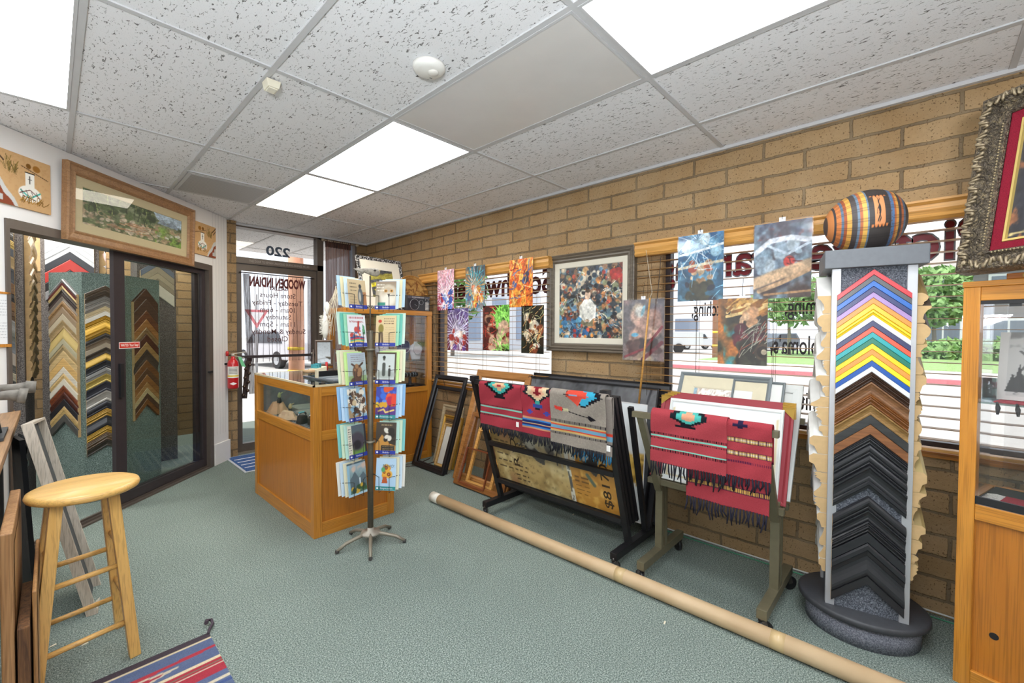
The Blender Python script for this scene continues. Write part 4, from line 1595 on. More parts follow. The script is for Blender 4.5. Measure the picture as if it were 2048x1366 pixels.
me.from_pydata(vs, [], fs)
at_ = me.color_attributes.new('ink', 'BYTE_COLOR', 'POINT')
fl = np.ones((len(vs), 4), np.float32)
fl[:, :3] = np.clip(cs, 0, 1)
at_.data.foreach_set('color_srgb', fl.ravel())
me.materials.append(painted(0.8, weave=0.3))
ob = bpy.data.objects.new('tray', me)
COL.objects.link(ob)
ob.parent = t
m = MB().tube([R_ @ Vector((0.195 * math.cos(a), 0.195 * math.sin(a), 0.03)) for a in np.linspace(0, 2 * PI, 49)[:-1]], 0.006, 8, closed=True)
m.build('rim', plain('b9823e', 0.8, var=0.2, scale=60), t)
t = thing('hanging_plaque', 'small pink and black plaque on a cord behind the basket on the block wall', 'plaque', (2.95, 4.25, 1.86))
MB().box((-0.02, -0.06, -0.05), (0.012, 0.02, 0.05)).build('plaque', plain('c79c98', 0.6), t)
MB().box((-0.02, -0.09, -0.05), (0.012, -0.06, 0.055)).build('dark_edge', M_BLACK, t)
MB().tube([(0, -0.05, 0.05), (0.012, -0.1, 0.33), (0, -0.11, 0.05)], 0.0015, 5).build('cord', M_CORD, t)

# driftwood hanging with strings, a hoop and cotton tufts
a = hy(688, 562, 4.0)
t = thing('feather_hanging', 'driftwood stick with strings, hoop and white cotton tuft on the tall showcase', 'wall hanging', (a.x, 4.0, TZ + 0.001))
ox, oz = 0.0, 0.0
L = lambda px, py, yy=4.0: hy(px, py, yy) - Vector((a.x, 4.0, TZ + 0.001))
MB().tube([L(672, 566), L(684, 561), L(700, 562), L(716, 560)], [0.010, 0.011, 0.009, 0.006], 8).tube([L(676, 566), L(674, 553)], [0.006, 0.003], 6).build('stick', plain('a18a70', 0.9, var=0.25, scale=40), t)
m = MB()
c = L(688, 592)
m.tube([(c.x + 0.045 * math.cos(q), c.y - 0.01, c.z + 0.105 * math.sin(q)) for q in np.linspace(0, 2 * PI, 33)[:-1]], 0.004, 6, closed=True)
m.build('hoop', plain('c9c2b4', 0.7), t)
m = MB().add([c + Vector((0.04 * math.cos(q), -0.008, 0.095 * math.sin(q))) for q in np.linspace(0, 2 * PI, 25)[:-1]], [tuple(range(24))])
m.build('hide', plain('e2ddd4', 0.9), t)
m = MB()
rng = random.Random(8)
for k in range(13):
    p0 = L(674 + rng.uniform(-3, 6), 572)
    p3 = L(645 + k * 2.2, 620 + rng.uniform(0, 60))
    m.tube([p0, p0.lerp(p3, 0.4) + Vector((0.012 * rng.uniform(-1, 1), 0, -0.01)), p3, p3 + Vector((0, 0, -0.06))], 0.0022, 5)
m.build('string', plain('cfc4ae', 0.9), t)
tf = MB().lathe([(0.0, 0.11), (0.020, 0.09), (0.032, 0.02), (0.028, -0.06), (0.012, -0.11), (0, -0.12)], 16, tuple(L(650, 652))).lathe([(0.0, 0.07), (0.02, 0.05), (0.024, 0.0), (0, -0.06)], 14, tuple(L(654, 618)))
for k in range(260):
    q = rng.uniform(0, 2 * PI)
    z = rng.uniform(-0.09, 0.09)
    c = L(650, 650) + Vector((0.028 * math.cos(q), 0.028 * math.sin(q), z))
    tf.tube([c, c + Vector((0.022 * math.cos(q), 0.022 * math.sin(q), rng.uniform(-.012, .012)))], 0.0012, 3, cap=False)
tf.build('cotton_tuft', plain('ece8de', 0.95), t)

# ================================================================== DOOR AND SIDELIGHT CURTAINS, MAT, BELLS
t = thing('door_curtain', 'dark sheer curtain hanging on the entrance door, gathered at both sides', 'curtain', (1.86, YD - 0.005, 0.6))
rng = random.Random(3)
zt, zb = 2.02, 0.62


def drape(mb, xa, xb, zt, zb, y, amp, folds, xa2=None, xb2=None, nz=14, seed=0):
    nx = max(24, folds * 6)
    vs, fs = [], []
    for j in range(nz + 1):
        f = j / nz
        z = zt + (zb - zt) * f
        x0 = xa + ((xa2 if xa2 is not None else xa) - xa) * f
        x1 = xb + ((xb2 if xb2 is not None else xb) - xb) * f
        for i in range(nx + 1):
            g = i / nx
            vs.append((x0 + (x1 - x0) * g, y + amp * math.sin(g * folds * 2 * PI + seed) * (0.7 + 0.3 * math.sin(5 * f + i * 0.3)), z))
    for j in range(nz):
        for i in range(nx):
            fs.append((j * (nx + 1) + i, j * (nx + 1) + i + 1, (j + 1) * (nx + 1) + i + 1, (j + 1) * (nx + 1) + i))
    mb.add(vs, fs, None, True)


m = MB()
drape(m, 1.50, 2.235, zt, 1.02, YD - 0.004, 0.006, 11)
m.build('sheer_panel', sheer('8a6a66', 0.86, 130, 0.93, 1.0), t, world=True)
m = MB()
drape(m, 1.475, 1.54, zt, 0.66, YD - 0.010, 0.014, 4, 1.53, 1.60)
m.build('gathered_side', sheer('4a3532', 0.42, 160, 0.2, 1.0), t, world=True)
m = MB()
drape(m, 2.185, 2.235, zt, 1.0, YD - 0.010, 0.012, 3)
m.build('gathered_side', sheer('5a403c', 0.5, 160, 0.3, 1.0), t, world=True)
m = MB()
for k in range(15):
    x = 1.55 + k * 0.045 + rng.uniform(-.012, .012)
    m.tube([(x, YD - 0.012, zt), (x + rng.uniform(-.01, .01), YD - 0.012, 1.5), (x + rng.uniform(-.02, .02), YD - 0.012, 1.02)], 0.0022, 4)
m.build('dark_thread', plain('4b3431', 0.9), t, world=True)
MB().tube([(1.44, YD - 0.012, zt + 0.01), (2.26, YD - 0.012, zt + 0.01)], 0.006, 8).build('curtain_rod', M_BRONZE_D, t, world=True)

t = thing('sidelight_curtain', 'brown pleated curtain over the narrow window right of the entrance door', 'curtain', (2.55, YD - 0.05, 0.1))
m = MB()
drape(m, 2.385, 2.70, 2.50, 0.12, YD - 0.055, 0.016, 9)
m.build('fabric', sheer('7a5a50', 0.14, 80, 0.2, 1.0), t, world=True)
m = MB()
drape(m, 2.38, 2.72, 2.535, 2.44, YD - 0.058, 0.018, 12)
m.build('heading', plain('4a332c', 0.9), t, world=True)
m = MB()
drape(m, 2.70, 2.74, 2.50, 0.12, YD - 0.055, 0.01, 2)
m.build('gap_light_strip', sheer('9fb0c8', 0.55, 80, 0.6, 1.0), t, world=True)  # pale blue strip standing in for daylight through the gap beside the curtain
m = MB().tube([(2.36, YD - 0.058, 2.522), (2.80, YD - 0.058, 2.522)], 0.009, 10)
for x in (2.355, 2.805):
    m.lathe([(0, -0.02), (0.02, -0.012), (0.024, 0), (0.02, 0.012), (0, 0.02)], 12, (x, YD - 0.058, 2.522))
m.build('curtain_rod', plain('9a8a74', 0.5), t, world=True)

a = hy(494, 722, YD - 0.045)
t = thing('bell_strap', 'dark strap of small round bells hanging from the entrance door push bar', 'bells', (1.50, YD - 0.045, 0.72))
m = MB()
p0, p1 = hy(496, 722, YD - 0.036), hy(489, 797, YD - 0.034)
m.bar(p0, p1, 0.05, 0.006, (0, 1, 0))
m.build('strap', plain('3a2a24', 0.6), t, world=True)
for k in range(8):
    c = p0.lerp(p1, 0.1 + 0.115 * k) + Vector((0.018 * (-1) ** k, -0.018, 0))
    MB().lathe([(0, -0.02), (0.014, -0.014), (0.02, 0), (0.014, 0.014), (0, 0.02)], 12, tuple(c)).build('bell', plain('5a4a40', 0.35, 0.7), t, world=True)
t = thing('door_mat', 'blue and white door mat lying inside the entrance door behind the counter', 'mat', (1.75, 5.10, 0.001), 0.0)
MB().box((-0.46, -0.34, 0), (0.46, 0.30, 0.008)).build('pile', carpet('2f4a78', '46649a', '6c8abc', 220), t)
MB().box((-0.48, -0.36, 0), (0.48, 0.32, 0.005)).build('border', plain('c9ccd4', 0.8), t)
m = MB()
for y in (-0.22, -0.1, 0.02, 0.14):
    m.box((-0.44, y, 0.0075), (0.44, y + 0.02, 0.009))
m.build('stripe', plain('dfe2ea', 0.9), t)

# ================================================================== DIAGONAL WALL: PICTURES, EXTINGUISHER


def wallpt(s, z, n=0.0):
    return DW(s, n, z)


pq = Pic(210, 92).grad('6d7a52', '7f8a6a', 90)
pq.noise('4f5f3a', 5, 0.42, 0.2, 3).noise('a08a6c', 6, 0.5, 0.15, 5, mask=(pq.Y < 0.6).astype(float)).noise('b9a68c', 9, 0.58, 0.1, 8, mask=((pq.Y < 0.55) & (pq.X < 0.8)).astype(float))
pq.poly([(0.66, 1), (0.7, 0.8), (0.78, 0.72), (0.86, 0.78), (1, 0.66), (1, 1)], 'a9bfd2').poly([(0.7, 0.66), (0.76, 0.84), (0.82, 0.72), (0.88, 0.86), (0.96, 0.7), (0.96, 0.62)], '8292a2')
pq.noise('7fa24a', 5, 0.42, 0.15, 12, mask=((pq.X > 0.68) & (pq.Y < 0.55)).astype(float)).blobs(40, ['3c4f2e', '55683c', '2f4028'], 0.09, 4, (0, 0.4, 0.66, 1)).blobs(34, ['b5a48a', '9a8a72', 'c6b8a0'], 0.06, 6, (0.15, 0.05, 0.75, 0.45))
pq.blobs(14, ['b9b8ac', '8d9a6c'], 0.05, 8, (0.7, 0.1, 1, 0.4)).strokes(40, ['2f3f24', '8a9a58'], 0.12, 0.008, 9, (0, 0.3, 0.65, 1), 1.57, 0.4).strokes(14, ['a87a54'], 0.16, 0.012, 10, (0.1, 0.1, 0.6, 0.4), 0.1, 0.5)
M_FROAK = wood('a98058', '8b6442', 'x', 0.45)
o = wallpt(-1.735, 1.975, 0.012)
fu = DT * 1.20
fv = Vector((0, 0, 0.52)) + DN * 0.015
framed('framed_picture', 'wide framed mountain landscape print above the sliding glass doors', 'framed picture', o, fu, fv, 0.075,
       [(0, 0), (0, 0.036), (0.18, 0.040), (0.3, 0.030), (0.7, 0.026), (0.85, 0.030), (1, 0.016)], M_FROAK, pq, painted(0.5), (0.062, plain('c6b894', 0.8, var=0.03)), glz=True)


def sandpainting(label, s0, s1, z0, z1, flip):
    t = thing('sand_painting', label, 'wall art', wallpt((s0 + s1) / 2, z0, 0.0), group='sand paintings on the diagonal wall')
    p = Pic(96, 96, 'c9a273')
    p.noise('b98f62', 20, 0.5, 0.3, 3, amt=0.5)
    X = (lambda x: 1 - x) if flip else (lambda x: x)
    p.poly([(X(0), 0), (X(0), 0.55), (X(0.12), 0.48), (X(0.22), 0.3), (X(0.35), 0.15), (X(0.42), 0)], 'c9c8c4').poly([(X(0), 0), (X(0), 0.42), (X(0.10), 0.36), (X(0.18), 0.2), (X(0.30), 0.1), (X(0.36), 0)], '8a4a34')
    p.poly([(X(0), 0.3), (X(0.08), 0.28), (X(0.08), 0.18), (X(0.16), 0.16), (X(0.16), 0.06), (X(0), 0.06)], 'bdbcb8')
    p.ell(X(0.62), 0.30, 0.21, 0.16, 'ece8de', 0, 0.08).rect(min(X(0.54), X(0.70)), 0.38, max(X(0.54), X(0.70)), 0.70, 'ece8de')
    p.line([(X(0.46), 0.34), (X(0.62), 0.22), (X(0.80), 0.36)], 0.014, '49b0a4').line([(X(0.44), 0.28), (X(0.62), 0.38), (X(0.80), 0.26)], 0.008, '6a3428').line([(X(0.5), 0.24), (X(0.72), 0.2)], 0.008, '2c2c2c')
    for k in range(4):
        p.line([(X(0.46 + 0.09 * k), 0.36), (X(0.5 + 0.09 * k), 0.26)], 0.006, '4a3a34')
    p.line([(X(0.54), 0.70), (X(0.70), 0.70)], 0.012, '2a2420').line([(X(0.62), 0.5), (X(0.62), 0.64)], 0.01, '3a3430').line([(X(0.59), 0.58), (X(0.65), 0.58)], 0.008, '3a3430')
    p.ell(X(0.74), 0.82, 0.075, 0.07, '9a6a30', 0, 0.2).ell(X(0.60), 0.83, 0.05, 0.055, '7a5426', 0, 0.2).line([(X(0.48), 0.80), (X(0.95), 0.66)], 0.008, '5a4430')
    p.strokes(26, ['6a5a34', '8a7440'], 0.10, 0.006, 5, (min(X(0.2), X(0.4)), 0.6, max(X(0.2), X(0.4)), 0.72), 1.57, 0.9).strokes(30, ['a87c34', '7a5a2c'], 0.07, 0.006, 6, (min(X(0.42), X(0.9)), 0.1, max(X(0.42), X(0.9)), 0.16), 1.2, 1.4)
    p.line([(X(0.0), 0.97), (X(0.18), 0.80)], 0.014, '4a3a30').line([(X(0.0), 0.88), (X(0.12), 0.74)], 0.014, '5a4a40')
    picture('painted_face', p, wallpt(s0, z0, 0.014), DT * (s1 - s0), (0, 0, z1 - z0), painted(0.95, spec=0.1), t, thick=0.013, edge=plain('b98f62', 0.9))
    return t


sandpainting('larger tan sand painting of a white pot, left of the framed landscape', -2.12, -1.797, 2.113, 2.428, False)
sandpainting('small tan sand painting of a white pot, right of the framed landscape', -0.49, -0.172, 2.11, 2.418, True)

# fire extinguisher on the white wall end
c = hy(452, 740, 5.30)
t = thing('fire_extinguisher', 'red fire extinguisher with green tag on the white wall beside the entrance door', 'fire extinguisher', wallpt(-0.005, 0.765, 0.075))
Rr = 0.052
MB().lathe([(0.0, 0.0), (0.046, 0.0), (Rr, 0.012), (Rr, 0.25), (0.047, 0.285), (0.026, 0.312), (0.018, 0.32), (0.018, 0.34)], 28).build('cylinder', plain('c41f26', 0.3, var=0.03, coat=0.5), t)
m = MB()
ns_ = 16
for k in range(ns_):
    pass
aim = math.atan2(-c.y, -c.x) % (2 * PI)
aim = math.atan2(-5.3, -1.25)


def wrap(mb, z0, z1, half, mid=aim, r=Rr + 0.0006):
    n = 14
    vs, fs = [], []
    for i in range(n + 1):
        q = mid - half + 2 * half * i / n
        vs += [(r * math.cos(q), r * math.sin(q), z0), (r * math.cos(q), r * math.sin(q), z1)]
    for i in range(n):
        fs.append((2 * i, 2 * i + 2, 2 * i + 3, 2 * i + 1))
    mb.add(vs, fs, None, True)


m = MB()
wrap(m, 0.115, 0.235, 1.2)
lb = m.build('label', plain('e6e4de', 0.5), t)
m = MB()
wrap(m, 0.128, 0.142, 1.2, r=Rr + 0.0011)
m.build('yellow_band', plain('e8c83a', 0.5), lb)
m = MB()
for k in range(5):
    wrap(m, 0.160 + k * 0.014, 0.167 + k * 0.014, 0.75, r=Rr + 0.0011)
m.build('label_print', plain('7a7a78', 0.5), lb)
m = MB()
u = Vector((-math.sin(aim), math.cos(aim), 0))
nn = Vector((math.cos(aim), math.sin(aim), 0))
q = nn * (Rr + 0.002) + Vector((0, 0, 0.055))
m.add([q - u * 0.032, q + Vector((0, 0, -0.016)), q + u * 0.032, q + Vector((0, 0, 0.016))], [(0, 1, 2, 3)])
m.build('white_diamond', plain('f0eeea', 0.5), t)
m = MB().tube([(0, 0, 0.335), (0, 0, 0.37)], 0.016, 12)
m.bar((-0.02, -0.0, 0.365), (0.115, -0.02, 0.385), 0.02, 0.008).bar((-0.01, 0, 0.35), (0.10, -0.02, 0.325), 0.018, 0.006)
m.build('valve_handle', plain('b9b2a4', 0.4, 0.4), t)
MB().lathe([(0.013, 0), (0.015, 0.03), (0.012, 0.05), (0, 0.05)], 12, (-0.05, 0.01, 0.345)).build('red_cap', plain('c02a2c', 0.4), t)
MB().tube([(-0.05, 0.01, 0.35), (-0.02, 0, 0.355)], 0.008, 8).build('nozzle', M_BLACK, t)
m = MB().add([(0.035, -0.045, 0.335), (0.065, -0.05, 0.33), (0.105, -0.055, 0.225), (0.068, -0.05, 0.232)], [(0, 1, 2, 3)])
m.build('inspection_tag', plain('6fc08a', 0.6), t)
m = MB()
m.bar(Vector((0.0, 0.0, 0.26)) - DN * 0.02, Vector((0, 0, 0.26)) - DN * 0.074, 0.05, 0.02)
m.build('wall_bracket', M_BLACKM, t)

# notice in a wooden holder on the wall left of the sliding doors
t = thing('notice_board', 'white printed notice on a wooden ledge left of the sliding glass doors', 'notice', wallpt(-2.15, 1.27, 0.0))
m = MB()
dbox(m, -2.27, -2.036, 0.001, 0.014, 1.275, 1.292)
dbox(m, -2.27, -2.036, 0.001, 0.012, 1.585, 1.597)
m.build('ledge', M_OAK, t, world=True)
pq = Pic(50, 70, 'e6e8ea')
pq.text(0.08, 0.92, 0.92, 15, 0.056, 'a0a4a8', 0.012, 4)
picture('notice', pq, wallpt(-2.262, 1.293, 0.008), DT * 0.224, (0, 0, 0.292), painted(0.4), t, thick=0.004)
# ================================================================== SPINNING CARD RACK
RX, RY = 1.417, 2.595
M_RACK = plain('6f6658', 0.45, 0.5, var=0.15, scale=40)
M_WIRE = plain('3b3733', 0.4, 0.6)
rack = thing('card_rack', 'bronze spinning greeting card rack on five curved feet in front of the counter', 'card rack', (RX, RY, 0))
MB().lathe([(0.0, 0.055), (0.058, 0.055), (0.064, 0.062), (0.058, 0.072), (0.022, 0.078), (0.02, 0.10), (0.0, 0.10)], 32).build('hub', plain('a19a8e', 0.4, 0.4), rack)
for px, py in ((674, 1104), (741, 1117), (809, 1082), (779, 1055), (702, 1066)):
    q = hz(px, py, 0.012) - Vector((RX, RY, 0))
    m = MB().tube([(0, 0, 0.066), q * 0.35 + Vector((0, 0, 0.055)), q * 0.75 + Vector((0, 0, 0.035)), q + Vector((0, 0, 0.004))], [0.013, 0.012, 0.011, 0.010], 10)
    o = m.build('leg', plain('8d8576', 0.45, 0.4), rack)
    MB().tube([q * 0.96 + Vector((0, 0, 0.002)), q * 1.04 + Vector((0, 0, 0.001))], 0.0115, 10).build('foot_cap', plain('4a4744', 0.6), o)
MB().tube([(0, 0, 0.08), (0, 0, 1.385)], 0.0185, 20).build('pole', M_RACK, rack)
MB().tube([(0, 0, 1.37), (0, 0, 1.735)], 0.005, 10).build('rod', M_RACK, rack)
for z in (0.655, 1.255):
    MB().lathe([(0.0, 0), (0.03, 0.0), (0.03, 0.012), (0.0, 0.012)], 20, (0, 0, z)).build('collar', plain('8d8778', 0.4, 0.5), rack)

vdir = Vector((RX, RY, 0)).normalized()
rgt = Vector((vdir.y, -vdir.x, 0))
M_CARDP = painted(0.4, coat=0.15)
CARDCOL = {}


def card_art(kind):
    p = Pic(46, 66, 'd9cdb4')
    if kind == 0:      # kraft card with a grey penguin-like figure
        p.grad('b9a17c', 'c9b48f', 90).rect(0.8, 0.02, 1, 0.6, 'a9754c').text(0.12, 0.5, 0.86, 3, 0.12, '4a4438', 0.035, 2).text(0.1, 0.45, 0.4, 3, 0.09, '6a5a44', 0.02, 3)
        p.ell(0.68, 0.42, 0.11, 0.32, '5a6066', 0, 0.1).ell(0.68, 0.78, 0.06, 0.08, '3a3e42', 0, 0.2).ell(0.64, 0.42, 0.05, 0.2, 'b9b2a2', 0, 0.3)
    elif kind == 1:    # owl face
        p.grad('cbbfa6', '8d7a64', 90).noise('b3a58c', 6, 0.5, 0.3, 3)
        p.ell(0.62, 0.5, 0.34, 0.42, 'd9cfbc', 0, 0.3).ell(0.62, 0.62, 0.3, 0.26, 'b8a68c', 0, 0.5).ell(0.62, 0.35, 0.28, 0.3, 'e3dccb', 0, 0.5)
        for x in (0.5, 0.78):
            p.ell(x, 0.66, 0.06, 0.055, 'c98a2c', 0, 0.2).ell(x, 0.66, 0.03, 0.028, '2a2018', 0, 0.2)
        p.poly([(0.58, 0.56), (0.72, 0.56), (0.65, 0.42)], '3c342c').text(0.06, 0.42, 0.88, 3, 0.1, 'efe9da', 0.05, 5).rect(0.12, 0.14, 0.5, 0.26, '3a8a76')
    elif kind == 2:    # cartoon-free picnic stripes
        p.grad('d9dbe0', 'e3e4e8', 90).text(0.1, 0.9, 0.92, 1, 0.1, 'b82a34', 0.06, 1)
        p.blobs(10, ['c0504a', 'd8765c', '4a6a9a'], 0.09, 3, (0.2, 0.25, 0.7, 0.6)).line([(0.55, 0.45), (0.6, 0.78)], 0.035, 'b8423c').poly([(0.78, 0.4), (0.95, 0.4), (0.92, 0.65), (0.82, 0.72)], '5a9a72')
        for k, c in enumerate(('c0344a', '3a5aa8', 'e0c24a', '4aa07a', 'c0344a', '2f4a80')):
            p.line([(0.1, 0.06 + k * 0.045), (0.5, 0.1 + k * 0.045), (0.85, 0.07 + k * 0.045)], 0.02, c)
    elif kind == 3:    # standing figure with hat, tan card
        p.grad('cdb285', 'dcc698', 90).text(0.4, 0.9, 0.9, 3, 0.075, '5a3a2c', 0.03, 2).text(0.45, 0.92, 0.62, 8, 0.06, 'b59a70', 0.014, 5)
        p.ell(0.2, 0.82, 0.07, 0.06, 'c8402c', 0, 0.3).ell(0.26, 0.58, 0.10, 0.16, '8a7a34', 0, 0.2).line([(0.22, 0.45), (0.2, 0.06)], 0.03, '4a3a2c').line([(0.31, 0.45), (0.36, 0.06)], 0.03, '5a4634')
    elif kind == 4:    # brown calf on blue-green
        p.grad('7f9a52', 'aebccb', 90).rect(0, 0.3, 1, 1, 'b3c0ce', 0.6).text(0.2, 0.92, 0.92, 4, 0.06, '6a3a4a', 0.016, 2)
        p.ell(0.5, 0.4, 0.2, 0.26, '6a4a34', 0, 0.15).ell(0.55, 0.3, 0.13, 0.16, '4a3226', 0, 0.2).ell(0.4, 0.12, 0.24, 0.16, '5a3e2c', 0, 0.2).line([(0.22, 0.66), (0.4, 0.58)], 0.03, '4a3428').line([(0.62, 0.58), (0.82, 0.68)], 0.03, '4a3428').blobs(6, ['9a7450'], 0.06, 4, (0.35, 0.3, 0.65, 0.6))
    elif kind == 5:    # old photograph of two standing people
        p.grad('5a4a3c', '4c3c30', 90).rect(0.08, 0.14, 0.92, 0.94, 'c9cfcc').ell(0.5, 0.3, 0.4, 0.16, 'aab0a8', 0, 0.4)
        p.line([(0.4, 0.3), (0.4, 0.62)], 0.055, '4a4e48').ell(0.4, 0.78, 0.045, 0.05, '5c5a50', 0, 0.3).line([(0.4, 0.84), (0.4, 0.84)], 0.05, '2a2c28').line([(0.68, 0.28), (0.68, 0.46)], 0.04, '3a3c38').ell(0.68, 0.56, 0.035, 0.04, '5c564c', 0, 0.3)
    elif kind == 6:    # crowded animal collage
        p.grad('7fa8c4', '9ac0d4', 90).blobs(46, ['c9b48f', '2c2a28', '8a6a4a', 'e6e0d0', '5a4434', 'a08a6a'], 0.09, 5).strokes(24, ['2a2622', 'e6ddc8'], 0.1, 0.012, 6)
    elif kind == 7:    # bright violet flowers
        p.grad('5a3a86', '3a4aa8', 90).blobs(14, ['3f6ad0', '5a8ae0', '2f3fa0'], 0.12, 3, (0, 0.4, 1, 1)).blobs(9, ['d8402c', 'e0562c', 'b8284a'], 0.13, 5, (0.45, 0.5, 1, 1)).blobs(12, ['e6c23a', 'd8a02c'], 0.06, 7, (0, 0.38, 1, 0.5)).rect(0, 0, 1, 0.34, '58367e').line([(0.15, 0.24), (0.4, 0.3), (0.5, 0.2), (0.9, 0.28)], 0.025, 'e0c070')
    elif kind == 8:    # dark bull in grass
        p.grad('6f9a3c', '4a5a6a', 90).rect(0, 0.35, 1, 1, '5c6470', 0.6).ell(0.5, 0.5, 0.32, 0.32, '4a4650', 0, 0.25).ell(0.48, 0.4, 0.18, 0.16, '2c2a30', 0, 0.3).rect(0.0, 0, 0.2, 1, 'd9d4c2').rect(0.9, 0, 1, 1, '2f2f34').text(0.03, 0.17, 0.9, 12, 0.07, '3a3a3a', 0.03, 8)
    elif kind == 9:    # dark card with tan ridge
        p.grad('3a332c', '4a4036', 90).poly([(0, 0.3), (0.3, 0.62), (0.7, 0.34), (1, 0.28), (1, 0), (0, 0)], 'c08a42').blobs(8, ['7a7468', 'd8d2c4', '2a2622'], 0.08, 4, (0.45, 0.4, 0.8, 0.8)).text(0.25, 0.8, 0.92, 1, 0.05, 'd8bc8a', 0.03, 4).rect(0.28, 0.04, 0.95, 0.28, '33302c').text(0.34, 0.9, 0.24, 4, 0.05, 'c8a468', 0.015, 6)
    elif kind == 10:   # misty mountain landscape
        p.grad('4a6a5a', '9fb4c4', 90).rect(0, 0, 0.12, 1, '8fb8cc').rect(0, 0, 1, 0.07, 'a9c8d8').rect(0, 0.94, 1, 1, '4a6068').poly([(0.12, 0.5), (0.4, 0.72), (0.6, 0.5), (0.85, 0.66), (1, 0.5), (1, 0.2), (0.12, 0.2)], '5a6a72').noise('c9b2a2', 4, 0.55, 0.2, 4, mask=(p.Y > 0.5).astype(float)).rect(0.62, 0.22, 0.68, 0.5, 'd8e4ea').blobs(12, ['3a5a34', '2f4a3c', 'c8a23c'], 0.07, 6, (0.15, 0.08, 1, 0.3))
    else:              # sunflowers in a vase on blue
        p.grad('a9c8e2', 'b9d4ea', 90).blobs(3, ['e0a23a', 'd88a2c'], 0.12, 3, (0.4, 0.45, 0.75, 0.8), squash=0.9)
        for x, y, r in ((0.5, 0.70, 0.13), (0.64, 0.50, 0.14), (0.42, 0.56, 0.10)):
            p.ell(x, y, r, r, 'e2a63c', 0, 0.3).ell(x, y, r * 0.5, r * 0.5, '6a3a24', 0, 0.3).ell(x, y, r * 0.25, r * 0.25, 'c8784a', 0, 0.3)
        p.ell(0.36, 0.64, 0.08, 0.09, '5aa06a', 0, 0.3).poly([(0.3, 0.22), (0.6, 0.22), (0.54, 0.42), (0.36, 0.42)], 'b8572c').text(0.3, 0.9, 0.12, 1, 0.05, 'e0e6ec', 0.02, 4)
    return p


LEFT = [('kraft brown greeting card with a grey figure', 0, 'Birthday'), ('white greeting card with striped blanket scene', 2, 'Birthday'), ('green edged greeting card with a brown calf', 4, 'Birthday'),
        ('pale blue greeting card crowded with animals', 6, 'Birthday'), ('greeting card with a dark bull in grass', 8, 'Birthday'), ('boxed misty mountain landscape card', 10, None)]
RIGHT = [('greeting card with a wide-eyed owl face', 1, 'Birthday'), ('tan greeting card with a figure in a red cap', 3, 'Birthday'), ('greeting card like an old photograph of two people', 5, 'Birthday'),
         ('violet greeting card with bright painted flowers', 7, 'Friendship'), ('dark greeting card with a tan ridge', 9, 'Birthday'), ('blue BRAVO greeting card with sunflowers in a vase', 11, 'Congratulations')]
TOPS_L = [566, 633, 704, 773, 838, 908]
BOTS_L = [622, 694, 767, 835, 905, 976]
ROWN = ['top', 'second', 'third', 'fourth', 'fifth', 'bottom']
BACKC = [['cfe0ea', 'e6d9b0', 'b8d4e6'], ['9fd8b8', '6fc0b0', 'cfe6d8'], ['c8e89a', 'e9dcc0', 'dfe6c8'], ['a9cbe6', 'c4dcf0', '8fb8dc'], ['b9dcd0', 'cfe0c4', '7fc4c0'], ['e0dcc0', 'c9dcec', 'e6e2d8']]
M_BAND = plain('2b3a96', 0.45)
M_BAND2 = plain('2f8a8a', 0.45)
M_LETW = plain('eceef4', 0.5)


